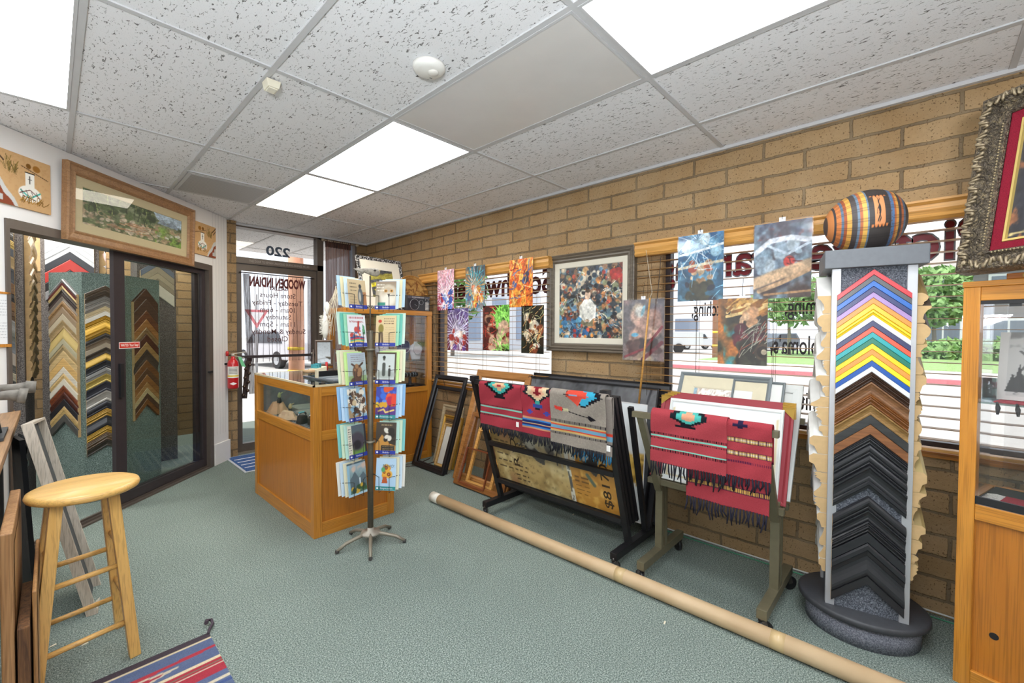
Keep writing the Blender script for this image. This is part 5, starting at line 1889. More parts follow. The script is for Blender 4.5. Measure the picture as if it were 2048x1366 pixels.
def pocket(side, row, spec):
    """one wire pocket with its stack of cards on one wing of the rack"""
    lab, kind, band = spec
    th = math.radians(40 if side < 0 else 24)
    wdir = rgt * (side * math.cos(th)) - vdir * math.sin(th)        # from the pole outwards, towards the viewer
    u = wdir * side                                                 # reading direction (left to right)
    nrm = u.cross(Vector((0, 0, 1)))
    pr = (0.16, 0.135)[side > 0]
    yt, yb = TOPS_L[row], BOTS_L[row]
    dist = 2.86
    z0 = EYE - (yb - 664) / FPX * dist
    hgt = min(0.205, (yb - yt) / FPX * dist * 1.0)
    z0 = min(z0, 1.60)
    wd = 0.135
    if side < 0 and row == 5:
        wd = 0.14
    near = 0.040
    lean = Vector((0, 0, 1)) * 0.985 - nrm * 0.12
    o = Vector((RX, RY, z0)) + wdir * near + nrm * 0.020
    oo = o if side > 0 else o + wdir * wd                           # lower-left corner of the front card
    up = lean.normalized() * hgt
    uu = u * wd
    where = 'left' if side < 0 else 'right'
    # cards: the front one and three behind it
    for k in range(4):
        off = -nrm * (0.012 * k) + Vector((0, 0, 0.006 * k)) + wdir * (0.016 * k)
        nm = 'greeting_card'
        if k == 0:
            t = thing(nm, '%s, front of the %s %s pocket' % (lab, ROWN[row], where), 'greeting card', oo + uu / 2, group='greeting cards in the spinning rack')
            pc = card_art(kind)
            picture('card_face', pc, oo, uu, up, M_CARDP, t, thick=0.002, edge=plain('e9e6de', 0.6))
            if band:
                m = MB()
                q = oo + nrm * 0.0012
                e = up.normalized()
                m.add([q + e * 0.002, q + uu + e * 0.002, q + uu + e * 0.026, q + e * 0.026], [(0, 1, 2, 3)])
                bd = m.build('band', M_BAND if band == 'Birthday' else M_BAND2, t, world=True)
                m = MB()
                put_text(m, band, q + nrm * 0.0006 + uu * 0.55 + e * 0.014, u, e, 0.010, None if len(band) < 9 else wd * 0.62)
                m.add([q + nrm * 0.0006 + u * 0.008 + e * 0.009, q + nrm * 0.0006 + u * 0.020 + e * 0.009, q + nrm * 0.0006 + u * 0.020 + e * 0.019, q + nrm * 0.0006 + u * 0.008 + e * 0.019], [(0, 1, 2, 3)])
                m.build('lettering', M_LETW, bd, world=True)
            m = MB()
            q = oo + nrm * 0.0014
            e = up.normalized()
            if kind == 11:
                put_text(m, 'BRAVO!', q + uu * 0.62 + e * 0.155, u, e, 0.018, 0.075)
                m.build('lettering', plain('33465e', 0.5), t, world=True)
            elif kind == 2:
                put_text(m, 'In Horse years..', q + uu * 0.5 + e * 0.160, u, e, 0.014, 0.105, 0.01)
                m.build('lettering', plain('a8242c', 0.5), t, world=True)
        else:
            c = BACKC[row][k - 1]
            m = MB()
            q = oo + off
            ring = [q, q + uu, q + uu + up, q + up]
            m.add(ring + [p - nrm * 0.002 for p in ring], [(0, 1, 2, 3), (7, 6, 5, 4), (0, 4, 5, 1), (1, 5, 6, 2), (2, 6, 7, 3), (3, 7, 4, 0)])
            ob = m.build('greeting_card', plain(c, 0.55, var=0.04), base=True)
            names = {'cfe0ea': 'pale blue', 'e6d9b0': 'cream', 'b8d4e6': 'light blue', '9fd8b8': 'mint green', '6fc0b0': 'teal', 'cfe6d8': 'pale mint', 'c8e89a': 'lime green', 'e9dcc0': 'ivory', 'dfe6c8': 'pale green',
                     'a9cbe6': 'sky blue', 'c4dcf0': 'ice blue', '8fb8dc': 'blue', 'b9dcd0': 'pale teal', 'cfe0c4': 'light green', '7fc4c0': 'turquoise', 'e0dcc0': 'buff', 'c9dcec': 'powder blue', 'e6e2d8': 'off-white'}
            tag(ob, '%s card edge %s behind the front card, %s %s pocket' % (names[c], ('just', 'second', 'third')[k - 1], ROWN[row], where), 'greeting card', 'greeting cards in the spinning rack')
    # wire pocket
    m = MB()
    e = Vector((0, 0, 1))
    bo = oo - nrm * 0.012 - e * 0.012
    f = nrm * 0.020
    for a in (0.22, 0.72):
        s = bo + uu * a
        m.tube([s - nrm * 0.05 + e * 0.16, s - nrm * 0.05, s + f, s + f + e * 0.10, s + f + e * 0.10 - nrm * 0.004], 0.0018, 5)
    for zz in (0.10,):
        x0, x1 = bo + f + uu * 0.22 + e * zz, bo + f + uu * 0.72 + e * zz
        m.tube([x0, x0 - u * 0.02 - nrm * 0.01 + e * 0.004, x0 - u * 0.06 - nrm * 0.05 + e * 0.006], 0.0018, 5)
        m.tube([x1, x1 + u * 0.02 - nrm * 0.01 + e * 0.004, x1 + u * 0.065 - nrm * 0.05 + e * 0.006], 0.0018, 5)
    m.tube([bo - nrm * 0.05 + e * 0.10, Vector((RX, RY, bo.z + 0.10))], 0.0018, 5)
    m.tube([bo + uu - nrm * 0.05 + e * 0.10, bo - nrm * 0.05 + e * 0.10], 0.0018, 5)
    m.build('wire_pocket', M_WIRE, rack, world=True)


for r_ in range(6):
    pocket(-1, r_, LEFT[r_])
    pocket(1, r_, RIGHT[r_])
# skull ornament on the thin rod
t = thing('bird_skull', 'grey-white carved bird skull resting on the thin rod of the card rack', 'skull', (RX, RY, 1.735))
m = MB().lathe([(0.0, -0.095), (0.005, -0.085), (0.011, -0.05), (0.018, -0.015), (0.026, 0.02), (0.025, 0.045), (0.014, 0.058), (0.0, 0.062)], 18, M=Matrix.Translation((0, 0, 0.03)) @ Matrix.Rotation(math.atan2(rgt.y, rgt.x), 4, 'Z') @ Matrix.Rotation(math.radians(98), 4, 'Y'), sy=0.8)
m.build('skull', plain('8f877a', 0.8, var=0.5, scale=60), t)
q = rgt
MB().lathe([(0, -0.008), (0.010, 0), (0, 0.008)], 10, tuple(q * 0.03 - vdir * 0.027 + Vector((0, 0, 0.035)))).build('eye_socket', plain('3c3630', 0.8), t)
MB().tube([q * -0.04 - vdir * 0.01 + Vector((0, 0, 0.02)), q * -0.10 + Vector((0, 0, 0.045))], [0.012, 0.003], 8).build('beak', plain('8f897c', 0.7, var=0.2), t)

# ================================================================== BLACK POSTER RACK WITH RUGS


def caster(parent, x, y, z, mat=None, world=True, r=0.026, ang=0.4):
    m = MB()
    m.tube([(x, y, z + 0.012), (x, y, z - 0.006)], 0.012, 10)
    c, s = math.cos(ang), math.sin(ang)
    for k in (-1, 1):
        m.bar((x + k * s * 0.014, y - k * c * 0.014, z - 0.004), (x + c * 0.012 + k * s * 0.014, y + s * 0.012 - k * c * 0.014, r), 0.022, 0.004, (s, -c, 0))
    o = m.build('caster', plain('6a6560', 0.4, 0.6), parent, world=world)
    m = MB()
    cx, cy = x + c * 0.012, y + s * 0.012
    m.tube([(cx + s * 0.010, cy - c * 0.010, r), (cx - s * 0.010, cy + c * 0.010, r)], r, 18)
    m.build('wheel', mat or plain('2e2e30', 0.5), o, world=world)
    return o


M_BLK = plain('232224', 0.42, 0.2, var=0.15, scale=30)
YR, YL = 1.27, 2.36
ez = thing('poster_rack', 'black metal rolling poster rack with three woven rugs over its top rail', 'poster rack', (2.48, 1.8, 0))
for y in (YL, YR):
    MB().box((2.215, y - 0.022, 0.062), (2.80, y + 0.022, 0.104)).build('foot_bar', M_BLK, ez, world=True, bevel=0.002)
    MB().bar((2.395, y, 0.095), (2.105, y, 1.03), 0.036, 0.03, (1, 0, 0)).build('upright', M_BLK, ez, world=True)
    MB().bar((2.615, y, 0.095), (2.40, y, 0.93), 0.03, 0.026, (1, 0, 0)).build('upright', M_BLK, ez, world=True)
    MB().bar((2.66, y, 0.095), (2.86, y, 0.80), 0.03, 0.026, (1, 0, 0)).build('back_support', M_BLK, ez, world=True)
    MB().box((2.085, y - 0.022, 1.02), (2.135, y + 0.022, 1.06)).build('top_clip', M_BLK, ez, world=True)
    for x in (2.226, 2.785):
        caster(ez, x, y, 0.062, ang=0.5 if y > 2 else -0.4)


def fx(z):                      # front plane of the rack
    return 2.395 + (2.105 - 2.395) * (z - 0.095) / (1.03 - 0.095)


for z, w_ in ((1.02, 0.028), (0.55, 0.034), (0.245, 0.03)):
    MB().bar((fx(z) - 0.004, YL - 0.018, z), (fx(z) - 0.004, YR + 0.018, z), w_, 0.03, (0, 0, 1)).build('cross_rail', M_BLK, ez, world=True)

pq = Pic(190, 130).grad('b79a62', 'c6ab72', 0)
pq.noise('8f7546', 5, 0.5, 0.25, 3).noise('d8c48e', 7, 0.55, 0.2, 5).noise('9a5a4a', 3, 0.4, 0.3, 7, mask=np.clip((0.22 - pq.X) * 8, 0, 1))
pq.noise('6f5a3a', 30, 0.6, 0.1, 8, amt=0.4)
pq.blend(np.clip((pq.X - 0.66) * 40, 0, 1), 'c08a3c').noise('a8742c', 8, 0.5, 0.2, 12, mask=(pq.X > 0.68).astype(float)).noise('d8a856', 12, 0.55, 0.15, 13, mask=(pq.X > 0.68).astype(float))
pq.blend(np.clip(pq.ellm(0.52, 0.62, 0.36, 0.42, 0, 0.9), 0, 1) * 0.8, '8a8880').poly([(0.27, 0.62), (0.35, 0.66), (0.4, 0.46), (0.48, 0.36), (0.47, 0.28), (0.41, 0.3), (0.34, 0.38), (0.3, 0.5)], '4a4642')
pq.poly([(0.36, 0.9), (0.46, 1.0), (0.64, 1.0), (0.62, 0.7), (0.5, 0.62), (0.4, 0.76)], '6f6c66', 0.8).blobs(20, ['5c5852', '8f8b80', 'a9a494', '4f4b46'], 0.06, 6, (0.3, 0.35, 0.64, 0.95)).strokes(40, ['3a3632', '9a9484'], 0.1, 0.006, 9, (0.28, 0.4, 0.66, 0.95))
pq.rect(0.655, 0.0, 0.675, 1.0, '5a5a58').noise('d9d6c8', 25, 0.5, 0.1, 15, mask=((pq.X > 0.65) & (pq.X < 0.68)).astype(float)).rect(0.685, 0.36, 0.725, 0.62, 'd8cfb8')
pq.poly([(0.73, 0.66), (0.78, 0.68), (0.88, 0.5), (0.89, 0.36), (0.86, 0.3), (0.78, 0.4)], '3f3a36').ell(0.82, 0.5, 0.035, 0.1, 'b9b4a8', -0.6, 0.2).line([(0.80, 0.3), (0.84, 0.22)], 0.018, '5f6a58')
pq.text(0.03, 0.16, 0.92, 12, 0.07, '4a3a2c', 0.016, 3).text(0.7, 0.8, 0.26, 5, 0.04, '5a3c1c', 0.012, 5).text(0.70, 0.9, 0.95, 4, 0.05, '6a4a20', 0.02, 8).ell(0.09, 0.62, 0.05, 0.09, '5a4a3a', 0, 0.2).ell(0.09, 0.62, 0.03, 0.06, 'c0a468', 0, 0.2).text(0.18, 0.30, 0.2, 4, 0.05, '4a3a2c', 0.014, 9)
n_ = Vector((-(1.03 - 0.095), 0, -(2.395 - 2.105))).normalized()
z0, z1 = 0.265, 1.0
t = thing('wanted_poster_print', 'sepia old west poster with a rider and price in the black poster rack', 'poster', (fx(z0) + 0.03, 1.8, z0))
po = Vector((fx(z0) + 0.018, YL - 0.025, z0))
pu = Vector((0, -(YL - YR) + 0.05, 0))
pv = Vector((fx(z1) - fx(z0), 0, z1 - z0))
picture('print', pq, po, pu, pv, painted(0.3, coat=0.3), t, thick=0.003)
m = MB()
pn = pu.cross(pv).normalized()
P2 = lambda a, b: po + pu * a + pv * b + pn * 0.0015
put_text(m, '$8170.0', P2(0.925, 0.30), pv, -pu, 0.055, 0.40, 0.012)
put_text(m, '0M', P2(0.87, 0.72), pv, -pu, 0.05, 0.15, 0.012)
put_text(m, 'R ODD', P2(0.215, 0.48), pv, -pu, 0.055, 0.44, 0.012)
m.build('lettering', plain('3c2c1c', 0.5), t, world=True)
for k in range(4):
    d = 0.055 + 0.045 * k
    t = thing('flip_panel', '%s black edged poster panel behind the old west poster in the black rack' % ('first', 'second', 'third', 'fourth')[k], 'poster panel', (fx(z0) + d, 1.8, 0.16), group='flip panels of the poster rack')
    q = Vector((fx(0.18) + d, YL - 0.022, 0.18))
    qu = Vector((0, -(YL - YR) + 0.044, 0))
    qv = Vector((fx(1.0) - fx(0.18), 0, 0.82))
    m = MB()
    frame_box(m, q, qu, qv, 0.022, [(0, -0.012), (0, 0.012), (1, 0.012), (1, 0.0)], qu.cross(qv).normalized())
    m.build('edge_frame', M_BLK, t, world=True)
    MB().add([q, q + qu, q + qu + qv, q + qv], [(0, 1, 2, 3)]).build('sheet', plain('5a5650' if k else '3a3836', 0.3, var=0.2, scale=4), t, world=True)


def rug(label, x0, ya, yb, ztop, drop, pic, fringe_c, lay=0.0, tilt=0.0, back=0.16, bar=0.02, fr_len=0.055, nfr=None, skew=0.0, tagged=None):
    """woven rug folded over a rail running along y at (x0, ztop)"""
    t = thing('woven_rug', label, 'rug', (x0, (ya + yb) / 2, ztop - drop), group='woven rugs over the racks')
    r = bar + lay
    pts = []
    for s in np.linspace(0, 1, 9)[:-1]:
        pts.append((x0 + r, ztop - back * (1 - s)))
    for a in np.linspace(0, PI, 11):
        pts.append((x0 + r * math.cos(a), ztop + r * math.sin(a)))
    nfold = len(pts)
    nd = pic.ny
    for s in np.linspace(0, 1, nd)[1:]:
        pts.append((x0 - r - tilt * s + 0.006 * math.sin(3 * s), ztop - drop * s))
    nx = pic.nx
    cols = np.ones((len(pts), nx, 3))
    for j in range(len(pts)):
        if j < nfold:
            row = pic.C[max(0, nd - 1 - int((nfold - 1 - j) * 1.2))]
        else:
            row = pic.C[nd - 1 - (j - nfold + 1)]
        cols[j] = row
    gx = np.linspace(0, 1, nx)
    V = []
    for j, (x, z) in enumerate(pts):
        for i in range(nx):
            dz = -skew * gx[i] * (1 if j > nfold else 0) * (j - nfold) / max(1, nd)
            V.append((x + 0.003 * math.sin(gx[i] * 9 + j * 0.12), ya + (yb - ya) * gx[i], z + dz))
    F = []
    for j in range(len(pts) - 1):
        for i in range(nx - 1):
            F.append((j * nx + i, (j + 1) * nx + i, (j + 1) * nx + i + 1, j * nx + i + 1))
    Mi = MW[t].inverted()
    me = bpy.data.meshes.new('weave')
    me.from_pydata([tuple(Mi @ Vector(p)) for p in V], [], F)
    a = me.color_attributes.new('ink', 'BYTE_COLOR', 'POINT')
    fl = np.ones((len(V), 4), np.float32)
    fl[:, :3] = np.clip(cols.reshape(-1, 3), 0, 1)
    a.data.foreach_set('color_srgb', fl.ravel())
    me.polygons.foreach_set('use_smooth', [True] * len(F))
    me.materials.append(painted(0.95, spec=0.05, weave=0.25))
    o = bpy.data.objects.new('weave', me)
    COL.objects.link(o)
    o.parent = t
    md = o.modifiers.new('thick', 'SOLIDIFY')
    md.thickness = 0.004
    rg = random.Random(int(abs(ya) * 1000))
    m = MB()
    nfr = nfr or int(abs(yb - ya) / 0.013)
    xe, ze = pts[-1]
    for k in range(nfr):
        y = ya + (yb - ya) * (k + 0.5) / nfr
        L = fr_len * rg.uniform(0.6, 1.15)
        z = ze - skew * (k / nfr)
        m.tube([(xe, y, z + 0.004), (xe + rg.uniform(-.006, .004), y + rg.uniform(-.006, .006), z - L * 0.5), (xe + rg.uniform(-.01, .006), y + rg.uniform(-.010, .010), z - L)], [0.0032, 0.0048, 0.0026], 5)
    f = m.build('fringe', cloth(fringe_c), t, world=True)
    f['kind'] = 'stuff'
    if tagged is not None:
        y = ya + (yb - ya) * tagged
        MB().box((xe - 0.006, y - 0.011, ze + 0.03), (xe - 0.003, y + 0.011, ze + 0.062)).build('price_tag', plain('e9e6e2', 0.6), t, world=True)
    return t


def zig(p, cx, cy, w, h, cols, step):
    """stepped diamond motif"""
    n = len(cols)
    for k, c in enumerate(cols):
        f = 1 - k / n
        a = np.abs(np.floor((p.X - cx) / step) * step + step / 2)
        m = (np.abs(np.floor((p.Y - cy) / (step * 0.7)) * step * 0.7) / (h * f) + a / (w * f)) < 1
        p.blend(m.astype(float), c)
    return p


def stripes(p, ys, w, c):
    for y in ys:
        p.rect(0, y - w / 2, 1, y + w / 2, c)
    return p


def ticks(p, y, h, c, n=40):
    m = ((p.Y > y - h / 2) & (p.Y < y + h / 2) & ((p.X * n) % 1 < 0.55)).astype(float)
    return p.blend(m, c)


def yat(px, py, x):
    v = hx(px, py, x)
    return v.y, v.z


XR = 2.085
ya, zt_ = yat(955, 771, XR - 0.03)
yb, _ = yat(1039, 781, XR - 0.03)
ZR = 1.015
p = Pic(90, 90, 'a63d48')
zig(p, 0.5, 1.02, 0.38, 0.34, ['1f1d22', '49b0a6', 'e2b48c', 'b23540'], 0.05)
p.rect(0.36, 0.70, 0.64, 0.76, '1f1d22').rect(0.41, 0.76, 0.59, 0.80, '1f1d22')
stripes(p, (0.46, 0.30), 0.03, '7fc4b2')
ticks(p, 0.50, 0.03, '3a2228').__class__
ticks(p, 0.26, 0.03, '3a2228')
rug('red woven rug with turquoise stripes, leftmost on the black poster rack', XR, ya, yb, ZR, 0.285, p, '2c2b30', 0.0, -0.02, tagged=0.9)
yc, _ = yat(1100, 788, XR - 0.03)
p = Pic(80, 90, 'a63a46')
zig(p, 0.5, 0.93, 0.42, 0.26, ['2c2a30', 'dcc6a0', 'e6b090', '8a2630'], 0.055)
p.rect(0.35, 0.62, 0.65, 0.70, '2f4f9a', 0.9).rect(0.42, 0.70, 0.58, 0.78, '3f9a92').rect(0.42, 0.58, 0.58, 0.62, '24242a')
zig(p, 0.25, 0.5, 0.12, 0.05, ['4a4a9a'], 0.05)
zig(p, 0.75, 0.5, 0.12, 0.05, ['4a4a9a'], 0.05)
for y, c, w_ in ((0.37, 'c9906c', 0.05), (0.33, '3f7fc0', 0.04), (0.29, '26346a', 0.05), (0.26, 'e0cf8a', 0.015), (0.22, '26346a', 0.04), (0.19, '3f7fc0', 0.03), (0.16, 'c9906c', 0.03)):
    stripes(p, (y,), w_, c)
rug('red woven rug with blue band and cream diamond, second on the black poster rack', XR, yb - 0.004, yc - 0.02, ZR, 0.285, p, '2c2b30', 0.003, -0.02)
yd2, _ = yat(1216, 803, XR - 0.03)
p = Pic(110, 90, '948a80')
p.noise('a59b8e', 40, 0.5, 0.2, 3, amt=0.5)
zig(p, 0.62, 1.0, 0.36, 0.26, ['1f1d22', '3fa6c6', '3fa6c6', 'd8503f'], 0.05)
p.poly([(0.3, 1), (0.62, 1), (0.52, 0.80), (0.48, 0.84)], 'd8503f').line([(0.08, 0.72), (0.76, 0.60)], 0.008, '1f1d22').poly([(0.08, 0.76), (0.24, 0.74), (0.22, 0.66), (0.1, 0.69)], 'd8443a').poly([(0.70, 0.66), (0.84, 0.58), (0.74, 0.54), (0.70, 0.58)], '1f1d22').rect(0.24, 0.67, 0.34, 0.72, 'd8cfa0', 0.8)
ticks(p, 0.46, 0.05, '1f1d22', 60)
ticks(p, 0.22, 0.05, '1f1d22', 60)
for y, c, w_ in ((0.41, 'c9a868', 0.03), (0.385, 'c8402f', 0.02), (0.34, '6a9ab4', 0.06), (0.295, 'c8402f', 0.02), (0.27, 'c9a868', 0.025)):
    stripes(p, (y,), w_, c)
rug('grey brown woven rug with a red arrow, rightmost on the black poster rack', XR, yc + 0.006, yd2 + 0.02, ZR, 0.300, p, '25252a', 0.008, -0.015, nfr=30, skew=0.0)
p2 = Pic(60, 60, '8a8078')
for y, c, w_ in ((0.38, 'c8402f', 0.05), (0.30, '6a9ab4', 0.09), (0.20, '1f1d22', 0.04)):
    stripes(p2, (y,), w_, c)
rug('second grey brown rug peeping out beneath the arrow rug on the black poster rack', XR, yc - 0.15, yd2 - 0.012, ZR, 0.315, p2, '2f6f94', -0.006, -0.012, tagged=0.92)

# boards standing behind the poster rack, leaning on the wall


def leaning(name, label, cat, px_tl, px_tr, x_top, x_bot, z_bot, wd, prof, mat, fill=None, fillmat=None, group=None, glz=False, ylr=None, ztop=None, liner=None):
    """frame or board leaning back: measured top corners, bottom edge at x_bot / z_bot"""
    a, b = hx(*px_tl, x_top), hx(*px_tr, x_top)
    y0, y1 = (a.y, b.y) if ylr is None else ylr
    zt = ztop or (a.z + b.z) / 2
    o = Vector((x_bot, y0, z_bot))
    u = Vector((0, y1 - y0, 0))
    v = Vector((x_top - x_bot, 0, zt - z_bot))
    if fill is not None or wd:
        return framed(name, label, cat, o, u, v, wd, prof, mat, fill, fillmat, liner, glz, group, back=fill is not None)


FLATP = [(0, 0), (0, 0.022), (0.1, 0.025), (0.8, 0.022), (1, 0.010)]
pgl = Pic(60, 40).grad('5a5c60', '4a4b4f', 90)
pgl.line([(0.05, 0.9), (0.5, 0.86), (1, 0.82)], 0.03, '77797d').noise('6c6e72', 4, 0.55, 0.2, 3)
leaning('black_board', 'large black backed board wrapped in clear plastic behind the black poster rack', 'board', (1062, 754), (1322, 776), 2.90, 2.69, 0.11, 0.012, [(0, 0), (0, 0.03), (1, 0.028)], M_BLK, pgl, painted(0.12, coat=0.6))
leaning('black_board', 'second black board standing just behind the plastic wrapped board', 'board', (1062, 754), (1330, 772), 2.94, 2.73, 0.11, 0.012, [(0, 0), (0, 0.02), (1, 0.018)], M_BLK, Pic(4, 4, '3c3c40'), painted(0.3), ylr=(2.48, 1.24), ztop=1.02)
pw = Pic(40, 50, 'd9dcdc')
pw.blobs(24, ['b9933c', 'd8b45c', '8a6a2c'], 0.05, 4, (0.78, 0.3, 1.0, 0.55))
leaning('white_board', 'white mat board with a gold ornament standing right of the flip panels', 'board', (1180, 812), (1290, 830), 2.72, 2.655, 0.12, 0.006, [(0, 0), (0, 0.004), (1, 0.003)], M_WHITE, pw, painted(0.5), ylr=(1.9, 1.315), ztop=0.90)

# loose frames standing on the floor left of the poster rack
leaning('empty_frame', 'large empty black picture frame leaning beside the tall showcase', 'picture frame', (880, 757), (944, 768), 2.86, 2.555, 0.005, 0.045, FLATP, M_BLK, group='empty frames by the wall', ylr=(3.80, 3.29), ztop=0.915)
leaning('empty_frame', 'second black frame with a low top bar, just behind the large empty black frame', 'picture frame', (880, 757), (944, 768), 2.86, 2.60, 0.005, 0.040, FLATP, M_BLK, group='empty frames by the wall', ylr=(3.79, 3.30), ztop=0.80)
M_SILV = wood('b3a284', '8f7d60', 'y', 0.4)
M_GOLD = plain('b98f3c', 0.35, 0.6, var=0.15)
for k, (yl, yr_, zt, xb, wd, mt, lb) in enumerate(((3.72, 3.38, 0.60, 2.76, 0.05, M_SILV, 'silver brown ridged small frame, outermost of the nest inside the black frame'),
                                                   (3.66, 3.36, 0.50, 2.73, 0.035, M_GOLD, 'gold small frame, second of the nest inside the black frame'),
                                                   (3.62, 3.37, 0.42, 2.70, 0.03, wood('c9a468', 'a9803f', 'y', 0.4), 'light wood small frame with a white card, front of the nest'))):
    leaning('small_frame', lb, 'picture frame', (0, 0), (1, 0), xb + 0.14, xb, 0.004, wd, [(0, 0), (0, 0.018), (0.3, 0.024), (0.6, 0.014), (1, 0.012)], mt, Pic(6, 6, 'cfcdc4') if k == 2 else None, painted(0.6), 'nested small frames by the wall', ylr=(yl, yr_), ztop=zt)
M_OFR = wood('b9834a', '96622f', 'y', 0.4)
M_OFR2 = wood('a06a36', '7c4c24', 'y', 0.4)
leaning('oak_frame', 'large orange oak frame leaning on the wall left of the poster rack', 'picture frame', (960, 758), (1058, 770), 2.90, 2.585, 0.004, 0.075, FLATP, M_OFR, ylr=(3.17, 2.47), ztop=1.005, group='oak frames by the wall')
leaning('oak_frame', 'darker brown oak frame inside the large orange oak frame', 'picture frame', (960, 758), (1058, 770), 2.84, 2.64, 0.004, 0.06, FLATP, M_OFR2, ylr=(3.08, 2.50), ztop=0.80, group='oak frames by the wall')
leaning('oak_frame', 'low brown oak frame at the front, its bottom bar nearest the kraft tube', 'picture frame', (960, 758), (1058, 770), 2.74, 2.50, 0.004, 0.05, FLATP, wood('9a6534', '6f431f', 'y', 0.4), ylr=(3.06, 2.44), ztop=0.62, group='oak frames by the wall')
leaning('stretcher_frame', 'pale raw wood stretcher frame among the oak frames', 'picture frame', (960, 758), (1058, 770), 2.70, 2.53, 0.03, 0.03, [(0, 0), (0, 0.02), (1, 0.02), (1, 0)], wood('d9a45c', 'c08a42', 'y', 0.5), ylr=(2.93, 2.60), ztop=0.50)
leaning('thin_frame', 'thin reddish brown small frame in front of the oak frames', 'picture frame', (960, 758), (1058, 770), 2.60, 2.49, 0.03, 0.014, [(0, 0), (0, 0.014), (1, 0.012), (1, 0)], wood('8f5030', '6f3820', 'y', 0.4), ylr=(2.99, 2.66), ztop=0.33)
leaning('dark_board', 'dark brown plaque board leaning behind the thin reddish frame', 'board', (960, 758), (1058, 770), 2.70, 2.60, 0.004, 0.02, [(0, 0), (0, 0.014), (1, 0.012)], wood('4c2f20', '38210f', 'y', 0.4), Pic(6, 6, '5a3a26'), painted(0.4), ylr=(2.80, 2.47), ztop=0.44)

# ================================================================== OLIVE PRINT BROWSER
M_OLIVE = plain('6d6650', 0.45, 0.25, var=0.1, scale=30)
ob = thing('print_browser', 'olive metal rolling print browser holding framed mats, with red rugs over its rail', 'print rack', (2.45, 0.8, 0))
for y in (1.09, 0.50):
    MB().box((2.19, y - 0.022, 0.082), (2.73, y + 0.022, 0.128)).build('foot_bar', M_OLIVE, ob, world=True, bevel=0.002)
    for x in (2.425, 2.475):
        MB().box((x - 0.014, y - 0.02, 0.126), (x + 0.014, y + 0.02, 0.56)).build('post', M_OLIVE, ob, world=True)
    MB().bar((2.41, y, 0.47), (2.165, y, 0.945), 0.038, 0.024, (1, 0, 0)).build('front_arm', M_OLIVE, ob, world=True)
    MB().bar((2.49, y, 0.47), (2.745, y, 0.915), 0.038, 0.024, (1, 0, 0)).build('back_arm', M_OLIVE, ob, world=True)
    for x in (2.203, 2.712):
        caster(ob, x, y, 0.082, plain('232325', 0.5), r=0.036, ang=-0.7 if y < 1 else 0.9)
MB().box((2.15, 0.44, 0.925), (2.182, 1.13, 0.955)).build('top_rail', M_OLIVE, ob, world=True)
MB().box((2.735, 0.44, 0.895), (2.765, 1.13, 0.925)).build('top_rail', M_OLIVE, ob, world=True)
MB().box((2.39, 0.46, 0.505), (2.42, 1.15, 0.535)).build('bottom_rail', M_OLIVE, ob, world=True)
MB().box((2.48, 0.46, 0.505), (2.51, 1.15, 0.535)).build('bottom_rail', M_OLIVE, ob, world=True)
# rear to front: sheets standing in the browser
M_MAROON = plain('8f2c34', 0.6, var=0.05)
M_LGREY = plain('d6d8d4', 0.6, var=0.03)
M_GREYF = plain('6c7476', 0.5)
M_GCORN = plain('c9a24a', 0.4, 0.5, var=0.1)


def sheet(name, label, y0, y1, ztop, xb, xt, mat, wd=0.02, fill=None, fm=None, hgt=0.012, liner=None, zb=0.54):
    prof = [(0, 0), (0, hgt), (0.5, hgt * 1.1), (1, hgt * 0.7)]
    return framed(name, label, 'framed print' if liner else 'mat board', Vector((xb, y0, zb)), Vector((0, y1 - y0, 0)), Vector((xt - xb, 0, ztop - zb)), wd, prof, mat, fill or Pic(6, 6, 'd9dad4'), fm or painted(0.5), liner, group='prints standing in the olive browser')


pq = Pic(80, 50, 'b9a592')
pq.noise('d6cabc', 5, 0.5, 0.2, 3).strokes(30, ['f0ece4', 'e6dfd2'], 0.2, 0.018, 4, (0.1, 0.4, 0.95, 1), 0.2, 0.8).rect(0, 0.75, 0.06, 1, '8fb0c0')
sheet('grey_frame', 'grey framed print with cream mat and white swirls, tallest in the olive browser', 1.115, 0.60, 1.125, 2.50, 2.79, M_GREYF, 0.022, pq, painted(0.4), 0.018, (0.075, plain('cfc6aa', 0.7)))
sheet('white_picture', 'pale grey white framed board at the back right of the olive browser', 1.02, 0.455, 1.09, 2.51, 2.80, M_LGREY, 0.045, None, None, 0.018)
sheet('grey_frame', 'narrow grey edged board between the tall framed print and the pale frame', 0.80, 0.535, 1.105, 2.495, 2.775, M_GREYF, 0.012)
for k in range(4):
    sheet('maroon_board', '%s maroon mat board with gold corners in the olive browser' % ('rearmost', 'second rearmost', 'third rearmost', 'foremost')[k], 1.12 + 0.01 * k, 0.47 - 0.004 * k, 1.01 - 0.006 * k, 2.475 - 0.016 * k, 2.66 - 0.022 * k, M_MAROON, 0.02, Pic(4, 4, '93303a'), painted(0.6), 0.012)
    for yy, s in ((0.47 - 0.004 * k, 1), (1.12 + 0.01 * k, -1)):
        m = MB()
        q = Vector((2.66 - 0.022 * k - 0.016, yy, 1.01 - 0.006 * k + 0.002))
        m.add([q, q + Vector((0, s * 0.055, 0)), q + Vector((-0.016, 0, -0.05))], [(0, 1, 2), (2, 1, 0)])
        m.box((q.x - 0.002, min(yy, yy - s * 0.006), q.z - 0.05), (q.x + 0.018, max(yy, yy - s * 0.006), q.z + 0.004))
        m.box((q.x - 0.002, min(yy, yy + s * 0.05), q.z), (q.x + 0.018, max(yy, yy + s * 0.05), q.z + 0.004))
        par = [o_ for o_ in COL.objects if o_.name.startswith('maroon_board') and o_.parent is None][-1]
        m.build('gold_corner', M_GCORN, par, world=True)
pq = Pic(48, 48, 'dfe3e2')
